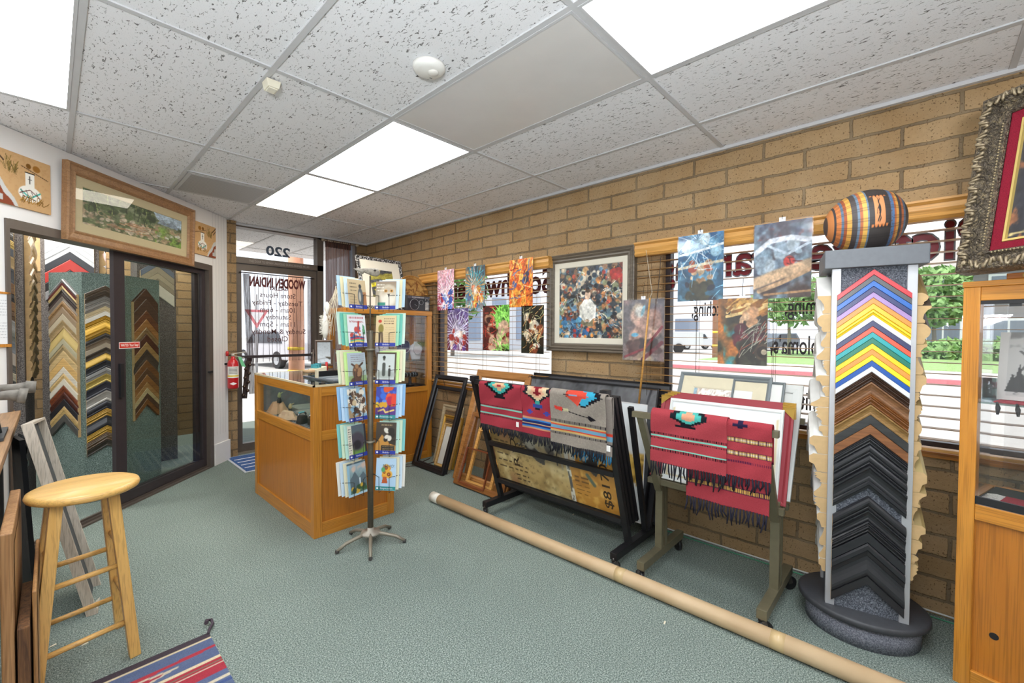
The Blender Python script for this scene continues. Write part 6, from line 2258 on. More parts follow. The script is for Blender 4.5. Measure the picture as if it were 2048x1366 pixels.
pq.rect(0.02, 0.04, 0.98, 0.93, 'c9b98f').rect(0.035, 0.055, 0.965, 0.915, 'e3e7e6')
for k in range(2):
    sheet('white_print', ('white matted print with a thin gold line, foremost in the olive browser', 'white mat board just behind the gold lined white print')[k], 1.075 + 0.01 * k, 0.495, 0.985 + 0.004 * k, 2.415 + 0.014 * k, 2.535 + 0.02 * k, M_LGREY, 0.012, pq if k == 0 else Pic(4, 4, 'e2e4e2'), painted(0.45), 0.006)

XO = 2.166
ZO = 0.958
ya, _ = yat(1301, 835, XO - 0.03)
yb, _ = yat(1453, 855, XO - 0.03)
yc, _ = yat(1543, 862, XO - 0.03)
p = Pic(110, 90, 'a8434a')
zig(p, 0.52, 1.06, 0.36, 0.26, ['1f2428', '4fb0a4', 'd89a7a', 'b8323c'], 0.04)
p.rect(0.34, 0.80, 0.62, 0.85, '1c1c22').rect(0.42, 0.85, 0.54, 0.89, '1c1c22')
stripes(p, (0.56, 0.32), 0.03, '7fc8b4')
ticks(p, 0.61, 0.05, '2a1a20', 46)
ticks(p, 0.51, 0.03, '2a1a20', 46)
ticks(p, 0.28, 0.05, '2a1a20', 46)
rug('bright red woven rug with two turquoise stripes, left on the olive browser', XO, ya, yb, ZO, 0.245, p, '26252a', 0.010, 0.0, bar=0.02, fr_len=0.075, skew=0.0)
p = Pic(90, 90, 'a43e46')
for y in (0.72, 0.46):
    p.rect(0, y - 0.05, 1, y + 0.05, '4a2040')
    ticks(p, y, 0.07, 'e0b05a', 34)
    ticks(p, y, 0.03, 'e8dcb8', 34)
ticks(p, 0.30, 0.04, '4a2040', 30)
zig(p, 0.4, 0.98, 0.16, 0.06, ['2a2440'], 0.05)
rug('red woven rug with gold and purple bands, right on the olive browser', XO, yb + 0.03, yc, ZO, 0.235, p, '2a2833', 0.003, 0.0, bar=0.02, fr_len=0.06)
yl2, _ = yat(1370, 945, XO - 0.03)
yr2, _ = yat(1537, 960, XO - 0.03)
p3 = Pic(100, 90, 'a43e46')
for y in (0.42, 0.22):
    p3.rect(0, y - 0.035, 1, y + 0.035, '4a2040')
    ticks(p3, y, 0.05, 'e0b05a', 40)
rug('longer red rug with gold bands hanging below the two rugs on the olive browser', XO, yl2, yr2, ZO, 0.385, p3, '2a2833', -0.005, 0.0, bar=0.02, fr_len=0.075)

# ================================================================== KRAFT TUBE AND CABLES
t = thing('mailing_tube', 'long kraft cardboard tube lying on the carpet in front of the racks', 'cardboard tube', (2.12, 1.4, 0))
A_, B_ = Vector((2.112, 2.86, 0.040)), Vector((2.165, -0.15, 0.040))
nt = NT('kraft')
v = nt.co()
wv = nt.noise(v, 3, 3)
nt.col(nt.ramp(wv, [(0.35, 'b89a74'), (0.65, 'c9ad88')]))
nt.set(0.5)
MB().tube([A_, B_], 0.039, 28).build('tube', nt.m, t, world=True)
d_ = (B_ - A_).normalized()
m = MB().tube([A_ - d_ * 0.004, A_ + d_ * 0.09], 0.0398, 28)
m.build('end_tape', plain('ddd8cc', 0.35, var=0.1, scale=30), t, world=True)
MB().tube([A_ - d_ * 0.0045, A_ - d_ * 0.006], 0.034, 24).build('end_cap', plain('efeeea', 0.5), t, world=True)
for f in (0.55, 0.80):
    MB().tube([A_ + (B_ - A_) * f, A_ + (B_ - A_) * (f + 0.018)], 0.0396, 28).build('tape_band', plain('c9ad80', 0.15, var=0.05), t, world=True)


def cable(label, pts, c, r=0.0035):
    pts = [Vector(p) for p in pts]
    out = []
    for i in range(len(pts) - 1):
        for s in np.linspace(0, 1, 7)[:-1]:
            p0, p1, p2, p3 = pts[max(i - 1, 0)], pts[i], pts[i + 1], pts[min(i + 2, len(pts) - 1)]
            out.append(0.5 * ((2 * p1) + (p2 - p0) * s + (2 * p0 - 5 * p1 + 4 * p2 - p3) * s * s + (3 * p1 - p0 - 3 * p2 + p3) * s ** 3))
    out.append(pts[-1])
    return tag(MB().tube(out, r, 6).build('floor_cable', plain(c, 0.5), base=True), label, 'cable')


cable('white cable along the base of the block wall behind the print browser', [(2.955, 1.9, 0.006), (2.952, 1.2, 0.006), (2.954, 0.6, 0.006), (2.95, -0.1, 0.02), (2.95, -0.8, 0.006)], 'd9dad6', 0.0045)
cable('thin green cable on the carpet edge behind the print browser', [(2.925, 1.6, 0.004), (2.915, 0.9, 0.004), (2.925, 0.3, 0.004), (2.93, -0.5, 0.004)], '3f9a72', 0.003)
cable('dark loose cable coiled on the floor beside the tall showcase', [(2.80, 3.85, 0.005), (2.62, 3.80, 0.005), (2.50, 3.86, 0.005), (2.46, 3.80, 0.005), (2.56, 3.74, 0.005), (2.74, 3.70, 0.005)], '4a3c34', 0.004)
for k, (px, py) in enumerate(((106, 1293), (170, 1290), (1330, 1247), (1147, 1030))):
    c = hz(px, py, 0.0)
    m = MB().add([(c.x - 0.012, c.y - 0.004, 0.003), (c.x + 0.012, c.y, 0.004), (c.x + 0.009, c.y + 0.006, 0.007), (c.x - 0.010, c.y + 0.004, 0.003)], [(0, 1, 2, 3), (3, 2, 1, 0)])
    tag(m.build('paper_scrap', plain('d9d0b8', 0.8), base=True), ('tiny pale scrap on the carpet between the stool legs', 'tiny tan scrap on the carpet right of the stool leg', 'tiny clear scrap on the carpet beside the kraft tube', 'tiny white speck under the black poster rack')[k], 'scrap')

# ================================================================== STOOL AND STRIPED RUG
M_STOOL = wood('dcb06a', 'd2a258', 'z', 0.4, 0.5, coat=0.15)
SC = Vector((0.088, 2.46, 0))
t = thing('bar_stool', 'light wood bar stool with round seat and square legs at the left', 'stool', SC)
MB().lathe([(0.0, 0.718), (0.155, 0.718), (0.166, 0.724), (0.170, 0.735), (0.166, 0.746), (0.155, 0.751), (0.0, 0.752)], 56).build('seat', wood('deb26a', 'd4a458', 'x', 0.4, 0.5, coat=0.15), t)
fe = [Vector((0.228, 2.405, 0)), Vector((-0.058, 2.338, 0)), Vector((0.205, 2.690, 0)), Vector((-0.075, 2.625, 0))]
legs = []
for f in fe:
    top = SC + (f - SC) * 0.56
    a, b = Vector((f.x, f.y, 0.0)), Vector((top.x, top.y, 0.72))
    legs.append((a, b))
    m = MB()
    X_, Y_ = (fe[0] - fe[1]).normalized(), (fe[2] - fe[0]).normalized()
    hw = 0.019
    vs = [p + X_ * (i * hw) + Y_ * (j * hw) for p in (a, b) for i, j in ((-1, -1), (1, -1), (1, 1), (-1, 1))]
    m.add(vs, [(3, 2, 1, 0), (4, 5, 6, 7), (0, 1, 5, 4), (1, 2, 6, 5), (2, 3, 7, 6), (3, 0, 4, 7)])
    m.build('leg', M_STOOL, t, world=True, bevel=0.003)
at_z = lambda L, z: L[0] + (L[1] - L[0]) * (z / 0.72)
for i, j, zs in ((0, 1, (0.155, 0.40)), (2, 3, (0.155, 0.40)), (0, 2, (0.25, 0.48)), (1, 3, (0.25, 0.48))):
    for z in zs:
        MB().tube([at_z(legs[i], z), at_z(legs[j], z)], 0.0105, 12).build('rung', wood('d9ac66', 'cc9c54', 'x', 0.35, 0.5), t, world=True)

p = Pic(150, 110, '5d6a8a')
p.noise('66738f', 20, 0.5, 0.2, 3, amt=0.5)
yy = lambda d: 1 - d / 0.62
p.rect(0, yy(0.038), 1, 1, '4c434a').rect(0, yy(0.046), 1, yy(0.038), 'd9c9a8')
wob = 0.006 * np.sin(p.X * 14)
p.blend(((p.Y > yy(0.128) + wob) & (p.Y < yy(0.108) + wob)).astype(float), 'b0404a').blend(((p.Y > yy(0.205)) & (p.Y < yy(0.192))).astype(float), 'd9c9a8')
p.rect(0, yy(0.30), 1, yy(0.205), 'a83c48').rect(0, yy(0.228), 1, yy(0.222), '6a7a64').rect(0, yy(0.25), 1, yy(0.24), 'd0c4ac')
p.poly([(0.62, yy(0.15)), (0.76, yy(0.128)), (0.90, yy(0.15)), (0.76, yy(0.19))], 'c9bda6').poly([(0.66, yy(0.155)), (0.76, yy(0.14)), (0.86, yy(0.155)), (0.76, yy(0.178))], 'a83c48')
p.poly([(0.30, yy(0.15)), (0.44, yy(0.128)), (0.58, yy(0.15)), (0.44, yy(0.19))], 'c9bda6')
for d, c in ((0.33, 'd0c4ac'), (0.36, '4a5c8a'), (0.42, 'a83c48'), (0.5, '4c434a')):
    p.rect(0, yy(d + 0.02), 1, yy(d), c)
t = thing('striped_rug', 'blue, red and brown striped woven rug on the carpet at the bottom edge', 'rug', (-0.15, 2.0, 0.0), group=None)
picture('weave', p, (-0.75, 1.69, 0.007), (1.225, 0.02, 0), (0, 0.62, 0), painted(0.95, spec=0.05, weave=0.3), t, thick=0.006, edge=plain('4c434a', 0.9))
q = Vector((0.470, 2.318, 0.008))
MB().tube([q, q + Vector((0.012, 0.03, 0.004)), q + Vector((0.030, 0.055, 0.008)), q + Vector((0.030, 0.085, 0.012)), q + Vector((0.012, 0.088, 0.014)), q + Vector((0.008, 0.070, 0.014))], [0.006, 0.006, 0.006, 0.007, 0.008, 0.009], 10).build('corner_tassel', cloth('4c434a'), t, world=True)
# ================================================================== CORNER MOULDING SAMPLES
M_RAW = plain('c9a878', 0.7, var=0.12, scale=30)
_ones = 'first second third fourth fifth sixth seventh eighth ninth tenth eleventh twelfth thirteenth fourteenth fifteenth sixteenth seventeenth eighteenth nineteenth'.split()
ORD = ['topmost'] + [x + ' from top' for x in _ones[1:]] + ['twentieth from top'] + ['twenty-%s from top' % x for x in _ones[:9]] + ['thirtieth from top'] + ['thirty-%s from top' % x for x in _ones[:9]]
PROFS = {
    'flat': [(0, 0), (0, 0.9), (0.06, 1.0), (0.94, 1.0), (1, 0.9), (1, 0)],
    'cap': [(0, 0), (0, 0.8), (0.15, 1.0), (0.5, 1.0), (0.62, 0.75), (1, 0.6), (1, 0)],
    'scoop': [(0, 0), (0, 1.0), (0.14, 1.0), (0.25, 0.8), (0.5, 0.6), (0.75, 0.55), (0.86, 0.68), (1, 0.66), (1, 0)],
    'ridge': [(0, 0), (0, 0.8), (0.1, 1.0), (0.2, 0.85), (0.3, 1.0), (0.4, 0.8), (0.52, 0.92), (0.64, 0.7), (0.8, 0.55), (0.9, 0.62), (1, 0.5), (1, 0)],
    'round': [(0, 0), (0, 0.55), (0.08, 0.78), (0.25, 0.97), (0.42, 1.0), (0.6, 0.9), (0.75, 0.68), (0.84, 0.72), (1, 0.6), (1, 0)],
    'rev': [(0, 0), (0, 0.5), (0.2, 0.55), (0.4, 0.7), (0.65, 0.95), (0.8, 1.0), (0.92, 0.96), (1, 0.8), (1, 0)],
}


def sample(M, top, d, hw, slope, th, prof, mat, label, group, tilt=0.0):
    """L-shaped moulding corner hung apex-up; M: local x right, y up the face, z out of the face"""
    m = MB()
    pr = PROFS[prof]
    n = len(pr)
    vs = []
    for f, g in pr:
        z = th * g + 0.001
        y = -f * d
        vs += [(-hw, y - hw * slope, z), (0, y, z), (hw, y - hw * slope, z)]
    m.add(vs, [(3 * i + k, 3 * i + 3 + k, 3 * i + 4 + k, 3 * i + 1 + k) for i in range(n - 1) for k in (0, 1)], 0, False)
    m.add([vs[3 * i] for i in range(n)], [tuple(range(n))], 1, False)
    m.add([vs[3 * i + 2] for i in range(n)], [tuple(range(n))[::-1]], 1, False)
    m.add([vs[0], vs[1], vs[2], vs[-1], vs[-2], vs[-3]], [(0, 1, 4, 5), (1, 2, 3, 4)], 1, False)
    o = m.build('corner_sample', [mat, M_RAW])
    T = M @ Matrix.Translation((0, top, 0))
    o.matrix_world = T
    MW[o] = T
    return tag(o, label, 'moulding sample', group)


def sm(c, rough=0.4, metal=0.0, var=0.06):
    return plain(c, rough, metal, var=var, scale=30)


def sw(a, b, rough=0.4):
    return wood(a, b, 'x', rough)


# ================================================================== FRONT KIOSK
M_KGREY = carpet('3c3e44', '5c6068', '888c94', 220, bump=0.3)
M_KDARK = carpet('5a5c66', '7c7e88', 'a2a4ac', 200, bump=0.3)
M_ALU = plain('b4b5b8', 0.4, 0.35, var=0.03, scale=4)
fl, fr = Vector((2.452, 0.300, 0.13)), Vector((2.512, 0.012, 0.13))
kx = (fr - fl).normalized()                  # left to right along the front
kn = Vector((kx.y, -kx.x, 0))                # out of the front, towards the room
if kn.dot(Vector((-1, 0, 0))) < 0:
    kn = -kn
WK = (fr - fl).length                        # about 0.295 including posts
DK = 0.27
kc = (fl + fr) / 2 - kn * (DK / 2)
KM = frame_matrix((kc.x, kc.y, 0), kx, -kn, (0, 0, 1))     # local x right, y back, z up
kt = thing('display_kiosk', 'tall grey carpeted kiosk of frame corner samples with aluminium posts on a round base', 'display stand', M=KM)
MB().lathe([(0.0, 0.0), (0.215, 0.0), (0.215, 0.100), (0.0, 0.100)], 56, sy=0.92).build('base_drum', M_KDARK, kt)
MB().lathe([(0.0, 0.100), (0.238, 0.100), (0.246, 0.106), (0.246, 0.124), (0.238, 0.131), (0.0, 0.131)], 56, sy=0.92).build('base_plate', plain('3b3c40', 0.5, var=0.12, scale=50), kt)
ZK = 1.675
MB().box((-WK / 2 + 0.012, -DK / 2 + 0.006, 0.131), (WK / 2 - 0.012, DK / 2 - 0.006, ZK)).build('carpet_core', M_KGREY, kt)
for sx in (-1, 1):
    for sy in (-1, 1):
        x0, y0 = sx * (WK / 2 - 0.017), sy * (DK / 2 - 0.012)
        MB().box((x0 - 0.017, y0 - 0.014, 0.131), (x0 + 0.017, y0 + 0.014, ZK)).build('corner_post', M_ALU, kt, bevel=0.0015)
MB().box((-WK / 2 - 0.03, -DK / 2 - 0.03, ZK), (WK / 2 + 0.03, DK / 2 + 0.03, ZK + 0.082)).build('cap', plain('63666b', 0.5, var=0.08, scale=50), kt, bevel=0.003)

FM = KM @ Matrix.Translation((0, -DK / 2 + 0.005, 0)) @ Matrix.Rotation(PI / 2, 4, 'X')       # local: x right, y up, z out
COLS = [('red', 'c23038', 'flat'), ('charcoal grey', '4c4d50', 'flat'), ('bright blue', '1c5fb0', 'flat'), ('navy', '2b3264', 'flat'), ('lilac', 'a080b4', 'flat'), ('orange', 'e08a34', 'flat'),
        ('golden yellow', 'eab41e', 'flat'), ('yellow', 'efc81c', 'cap'), ('silvery white', 'cfcfd2', 'flat'), ('dark navy', '2f335c', 'flat'), ('coral red', 'e2543a', 'flat'), ('teal', '179a9e', 'flat'),
        ('green', '14735c', 'flat'), ('sunny yellow', 'f2c616', 'flat'), ('light orange', 'e0903e', 'flat'), ('lemon yellow', 'f4d61a', 'flat'), ('royal blue', '1550a0', 'flat'), ('white', 'd9dbde', 'flat')]
y = 1.664
HW = 0.127
for i, (nm, c, pf) in enumerate(COLS):
    d = 0.0250
    sample(FM, y, d - 0.0006, HW, 0.86, 0.020, pf, sm(c, 0.35), '%s corner sample, %s, front of grey kiosk' % (nm, ORD[i]), 'coloured corner samples on the grey kiosk')
    y -= d
WOODS = [('dark brown ridged', ('4c3222', '2f1e16'), 'ridge', 0.044), ('mid brown', ('8f6440', '6c4628'), 'scoop', 0.052), ('chestnut brown', ('8a5528', '6a3d18'), 'ridge', 0.048),
         ('light tan', ('a5814c', '7f5c2e'), 'scoop', 0.046), ('charcoal', ('3c3c3a', '2a2a2a'), 'flat', 0.042), ('rust brown', ('94623a', '744626'), 'flat', 0.044)]
for k, (nm, (a, b), pf, d) in enumerate(WOODS):
    i += 1
    sample(FM, y, d - 0.001, HW, 0.86, 0.022, pf, sw(a, b), '%s wood corner sample, %s, front of grey kiosk' % (nm, ORD[i]), 'brown corner samples on the grey kiosk')
    y -= d
BL = [('ridge', 0.046), ('round', 0.045), ('round', 0.046), ('scoop', 0.066), ('cap', 0.038), (None, 0.036), ('round', 0.058), ('scoop', 0.050), ('ridge', 0.052), ('flat', 0.046), ('cap', 0.058), ('rev', 0.088), ('flat', 0.042)]
DESC = ['ridged', 'rounded', 'broad rounded', 'deep scooped', 'narrow stepped', '', 'rounded', 'scooped', 'fluted', 'beaded', 'stepped', 'very wide curved', 'bottom flat']
for k, (pf, d) in enumerate(BL):
    if pf:
        i += 1
        sample(FM, y, d - 0.002, HW, 0.86, 0.028 if d > .05 else 0.022, pf, sm('27272a', 0.32, var=0.1), '%s black corner sample, %s, front of grey kiosk' % (DESC[k], ORD[i]), 'black corner samples on the grey kiosk')
    y -= d
# samples on the two side faces: their sawn ends show past the posts
rng = random.Random(12)
for side, nmz in ((-1, 'left'), (1, 'right')):
    SMx = KM @ Matrix.Translation((side * (WK / 2 - 0.010), 0, 0)) @ Matrix.Rotation(side * PI / 2, 4, 'Z') @ Matrix.Rotation(PI / 2, 4, 'X')
    y = 1.655
    k = 0
    while y > 0.42 and k < 20:
        d = rng.choice((0.042, 0.055, 0.065, 0.075, 0.09)) if side > 0 else rng.choice((0.05, 0.06, 0.07, 0.085))
        pf = rng.choice(('round', 'ridge', 'scoop', 'rev', 'cap'))
        th = rng.choice((0.030, 0.038, 0.048, 0.058)) if side > 0 else rng.choice((0.035, 0.045, 0.06, 0.08))
        cc = rng.choice(('c9c7c2', 'e3e1dc', '8f8d8a', 'd8d6d0')) if side < 0 else rng.choice(('8a7448', 'a08a5c', '4a4038', 'b8a470'))
        sample(SMx, y, d - 0.002, 0.115, 0.86, th, pf, sm(cc, 0.4, 0.1), '%s moulding sample, sawn end showing, %s, %s side of grey kiosk' % ({'c9c7c2': 'silver', 'e3e1dc': 'white', '8f8d8a': 'grey', 'd8d6d0': 'pale grey', '8a7448': 'bronze', 'a08a5c': 'dull gold', '4a4038': 'dark', 'b8a470': 'gold'}[cc], ORD[k], nmz), 'side samples on the grey kiosk')
        y -= d
        k += 1

# striped gourd-like pot lying on top
p = Pic(220, 160, 'b5713e')
nt_cols = [(0.00, '4a3a34'), (0.03, 'c07a44'), (0.09, '3f3a3c'), (0.11, 'c9783f'), (0.16, '5b6f84'), (0.19, 'a0522f'), (0.22, 'd9a04a'), (0.27, '4a4240'), (0.33, '6a7f92'), (0.36, 'b0633a'), (0.39, 'd9a850'),
           (0.44, '6a7f92'), (0.46, '3c3634'), (0.70, '5a4a40'), (0.72, '4f6f96'), (0.745, 'b0633a'), (0.77, 'd0974a'), (0.80, '454040'), (0.84, 'b0633a'), (0.87, '5b6f84'), (0.90, '3a3636'), (0.95, '6a4a38'), (1.01, '3a3434')]
# X runs along the axis, Y around it
for (a, c), (b, _) in zip(nt_cols[:-1], nt_cols[1:]):
    p.rect(a, 0, b, 1, c)
p.blend((((p.Y * 90) % 1 < 0.28) & (p.X > 0.1) & (p.X < 0.95)).astype(float) * 0.35, '2c2624')
YC = 0.53
p.rect(0.52, YC - 0.075, 0.635, YC + 0.075, 'd08a58')
p.rect(0.48, YC + 0.075, 0.68, YC + 0.085, 'c9783f').rect(0.48, YC - 0.085, 0.68, YC - 0.075, 'c9783f')
for k in range(5):
    x = 0.50 + 0.04 * k
    p.poly([(x, YC + 0.09), (x + 0.03, YC + 0.09), (x + 0.015, YC + 0.07)], '2c2624').poly([(x, YC - 0.09), (x + 0.03, YC - 0.09), (x + 0.015, YC - 0.07)], '2c2624')
for k in range(60):
    yv = k / 60
    p.poly([(0.705, yv), (0.735, yv + 0.008), (0.705, yv + 0.016)], '4f6f96')
# hump-backed dancer motif, a plain dark figure
D = '26201e'
p.ell(0.578, YC + 0.002, 0.020, 0.030, D, 0, 0.2).ell(0.572, YC + 0.040, 0.012, 0.014, D, 0, 0.2).line([(0.57, YC - 0.02), (0.585, YC - 0.045), (0.57, YC - 0.06)], 0.006, D).line([(0.58, YC - 0.02), (0.565, YC - 0.04), (0.552, YC - 0.058)], 0.006, D)
p.line([(0.575, YC + 0.02), (0.552, YC + 0.0), (0.545, YC - 0.02)], 0.004, D).line([(0.572, YC + 0.05), (0.562, YC + 0.068)], 0.003, D).line([(0.576, YC + 0.05), (0.578, YC + 0.07)], 0.003, D).line([(0.58, YC + 0.048), (0.594, YC + 0.062)], 0.003, D)
ax_l = 0.155
prof = []
for s in np.linspace(0, 1, p.nx):
    # egg shape: blunt right end, slimmer left end with a small mouth
    x = -ax_l + 2 * ax_l * s
    k = (x / ax_l)
    r = 0.143 * math.sqrt(max(0.0, 1 - k * k)) * (1 + 0.09 * k)
    prof.append((r, x))
vs, cs = [], []
na = p.ny
for i, (r, x) in enumerate(prof):
    for k in range(na):
        q = -2 * PI * k / na
        vs.append((x, r * math.cos(q), r * math.sin(q)))
        cs.append(p.C[k, i])
fs = [(i * na + k, i * na + (k + 1) % na, (i + 1) * na + (k + 1) % na, (i + 1) * na + k) for i in range(len(prof) - 1) for k in range(na)]
gx = (kx * 0.98 - kn * 0.10).normalized()
gx = Vector((gx.x, gx.y, 0.05)).normalized()
gy = Vector((0, 0, 1)).cross(gx).normalized()
GM = frame_matrix((kc.x - kx.x * 0.02, kc.y - kx.y * 0.02, ZK + 0.083 + 0.1435), gx, gy, gx.cross(gy))
gt = thing('clay_vessel', 'egg-shaped clay vessel with coloured bands and a dancing figure on top of the kiosk', 'vessel', M=Matrix.Translation((kc.x, kc.y, ZK + 0.083)))
me = bpy.data.meshes.new('body')
Mi = MW[gt].inverted() @ GM
me.from_pydata([tuple(Mi @ Vector(v)) for v in vs], [], fs)
a_ = me.color_attributes.new('ink', 'BYTE_COLOR', 'POINT')
fl_ = np.ones((len(vs), 4), np.float32)
fl_[:, :3] = np.clip(cs, 0, 1)
a_.data.foreach_set('color_srgb', fl_.ravel())
me.polygons.foreach_set('use_smooth', [True] * len(fs))
me.materials.append(painted(0.6))
bo = bpy.data.objects.new('body', me)
COL.objects.link(bo)
bo.parent = gt

# ================================================================== RIGHT DISPLAY CASE
cx = Vector((2.452, -0.119, 0))
az = math.radians(74)
ux = -Vector((math.cos(az), math.sin(az), 0))         # along the front, away to the right
uy = Vector((math.sin(az), -math.cos(az), 0))         # depth, away from the room
CM = frame_matrix(cx, ux, uy, (0, 0, 1))
W_, D_, H_ = 0.62, 0.40, 1.585
rt = thing('display_case', 'tall oak and glass display case cut by the right edge', 'display case', M=CM)
P = 0.047
for x in (0, W_ - P):
    for yy_, hh_ in ((0, H_ - 0.022), (D_ - P, 0.72)):
        MB().box((x, yy_, 0), (x + P, yy_ + P, hh_)).build('corner_post', M_OAK, rt, bevel=0.002)
MB().box((-0.002, -0.004, H_ - 0.022), (W_ + 0.002, D_, H_)).build('top', M_OAKX, rt, bevel=0.002)
for z0, z1 in ((H_ - 0.075, H_ - 0.022), (0.665, 0.725), (0.0, 0.07)):
    for yy_ in ((0.003, D_ - 0.028) if z0 < 1 else (0.003,)):
        MB().box((P, yy_, z0), (W_ - P, yy_ + 0.025, z1)).build('rail', M_OAKX, rt, bevel=0.002)
    for xx in ((0.003, W_ - 0.028) if z0 < 1 else (W_ - 0.028,)):
        MB().box((xx, P, z0), (xx + 0.025, D_ - P, z1)).build('rail', M_OAKY, rt)
pn = MB().box((P - 0.008, 0.018, 0.06), (W_ - P + 0.008, 0.028, 0.68)).build('door_panel', M_OAKP, rt)
MB().tube([(0.105, 0.0165, 0.235), (0.105, 0.019, 0.235)], 0.013, 20).build('finger_hole', M_BLACK, pn)
MB().box((P, 0.004, 0.728), (W_ - P, 0.016, 0.756)).build('door_track', M_BLACK, rt)
MB().box((P, 0.006, H_ - 0.089), (W_ - P, 0.020, H_ - 0.075)).build('top_track', M_BLACK, rt)
MB().box((P, 0.010, 0.755), (W_ - P, 0.014, H_ - 0.088)).build('front_glass', M_GLASS, rt)
MB().box((P, D_ - 0.016, 0.72), (W_ - P, D_ - 0.012, H_ - 0.074)).build('back_glass', M_GLASS, rt)
for xx in (0.010, W_ - 0.014):
    MB().box((xx, P, 0.72), (xx + 0.004, D_ - P, H_ - 0.074)).build('side_glass', M_GLASS, rt)
MB().box((0.03, 0.03, 0.700), (W_ - 0.03, D_ - 0.03, 0.722)).build('case_floor', plain('3a3734', 0.7), rt)
MB().box((0.02, 0.02, 1.115), (W_ - 0.02, D_ - 0.02, 1.121)).build('glass_shelf', glass('dbe9e4', 0.8), rt)
MB().box((0.12, 0.009, H_ - 0.10), (0.15, 0.02, H_ - 0.088)).build('latch', M_BLACK, rt)
C3 = lambda a, b, c: CM @ Vector((a, b, c))
t = thing('shelf_runner', 'red and white cloth runner on the upper shelf of the right display case', 'cloth', M=CM @ Matrix.Translation((0.3, 0.2, 1.122)))
MB().box((-0.22, -0.155, 0), (0.24, 0.15, 0.004)).build('cloth', cloth('a83a48'), t)
m = MB()
for x in (-0.12, 0.02, 0.16):
    m.box((x, -0.156, 0.0035), (x + 0.05, 0.151, 0.005))
m.build('white_stripe', cloth('c9c4bc'), t)
m = MB()
rg = random.Random(5)
for k in range(9):
    x = -0.21 + k * 0.05
    m.tube([(x, -0.156, 0.002), (x + 0.004, -0.162, -0.02), (x + rg.uniform(-.01, .01), -0.160, -0.045)], [0.003, 0.008, 0.004], 6)
m.build('bead_fringe', plain('2f2c30', 0.5), t)
pq = Pic(90, 110, 'c9c7c2')
pq.rect(0.08, 0.06, 1, 0.94, 'b9b8b4')
pq.noise('7a7a78', 7, 0.55, 0.15, 4, mask=((pq.Y > 0.75) & (pq.X > 0.1)).astype(float)).noise('4a4a4a', 10, 0.55, 0.1, 6, mask=((pq.Y < 0.4) & (pq.Y > 0.08) & (pq.X > 0.1)).astype(float))
pq.ell(0.62, 0.58, 0.20, 0.26, '2e2e30', 0.3, 0.15).rays(0.6, 0.62, 40, '38383a', 3, 0.1, 0.34, 0.5).line([(0.2, 0.72), (0.3, 0.6), (0.22, 0.45)], 0.012, '5a5a58').line([(0.3, 0.62), (0.42, 0.5)], 0.01, '5a5a58')
for x, h_ in ((0.2, 0.42), (0.14, 0.28), (0.3, 0.25)):
    pq.poly([(x - 0.07, 0.12), (x + 0.07, 0.12), (x, 0.12 + h_)], '343434')
t = thing('eagle_print', 'black and white bird print standing on the red cloth in the right display case', 'print', M=CM @ Matrix.Translation((0.22, 0.19, 1.127)))
picture('print', pq, C3(0.072, 0.12, 1.128), ux * 0.28, Vector((uy.x * 0.04, uy.y * 0.04, 0.262)), painted(0.5), t, thick=0.014)
t = thing('glass_tumbler', 'small clear glass tumbler beside the bird print in the right display case', 'glass', M=CM @ Matrix.Translation((0.062, 0.075, 1.127)))
MB().lathe([(0.018, 0), (0.020, 0.005), (0.021, 0.085), (0.018, 0.085), (0.017, 0.008)], 20).build('tumbler', glass('dfeaea', 0.75), t)
t = thing('woven_basket', 'pale green coiled basket at the bottom right of the right display case', 'basket', M=CM @ Matrix.Translation((0.285, 0.20, 0.7225)))
m = MB()
for k in range(12):
    z = 0.006 + k * 0.012
    r = 0.09 + 0.05 * math.sin(k / 11 * PI * 0.8)
    m.tube([(r * math.cos(q), r * math.sin(q), z) for q in np.linspace(0, 2 * PI, 33)[:-1]], 0.0075, 6, closed=True)
m.lathe([(0.0, 0.004), (0.09, 0.004)], 24)
m.build('coil', plain('b5ab82', 0.8, var=0.2, scale=60), t)
t = thing('folded_textile', 'red and white folded textile on the floor of the right display case', 'cloth', M=CM @ Matrix.Translation((0.14, 0.12, 0.7225)))
MB().box((-0.05, -0.09, 0), (0.09, 0.09, 0.008)).build('cloth', cloth('a83a48'), t, bevel=0.003)
m = MB()
for k in range(14):
    m.tube([(-0.05, -0.085 + k * 0.013, 0.004), (-0.075, -0.085 + k * 0.013 + rg.uniform(-.006, .006), 0.006), (-0.10, -0.085 + k * 0.013 + rg.uniform(-.008, .008), 0.003)], 0.003, 5)
m.build('fringe', cloth('d9d6cf'), t)

# ornate frame leaning on top of the case
t0 = Vector((2.462, -0.128, H_ + 0.024))
azf = math.radians(50)
u0 = -Vector((math.cos(azf), math.sin(azf), 0))      # along the bottom edge, towards the right of the picture
back = Vector((math.cos(azf - PI / 2), math.sin(azf - PI / 2), 0))
v0 = (Vector((0, 0, 1)) * math.cos(math.radians(9)) + back * math.sin(math.radians(9)))
Lf, Wf = 0.68, 0.50
n0 = u0.cross(v0)
pq = Pic(90, 90, '26242a')
pq.noise('8a5230', 12, 0.56, 0.08, 4, amt=0.9).noise('26242a', 20, 0.5, 0.1, 6, amt=0.6).line([(0.05, 0.05), (0.2, 0.06)], 0.008, 'b9a468')
nt = NT('carved_gilt')
v_ = nt.co()
vo = nt.n('TexVoronoi')
vo.inputs['Scale'].default_value = 55
nt.l(v_, vo.inputs['Vector'])
nz = nt.noise(v_, 70, 3, 0.6, 1.5)
nt.col(nt.ramp(nz, [(0.36, '4a4239'), (0.54, '766a5a'), (0.68, '9d8c6c')]))
nt.set(0.4, 0.35)
nt.bump(nz, 1.0, 0.02)
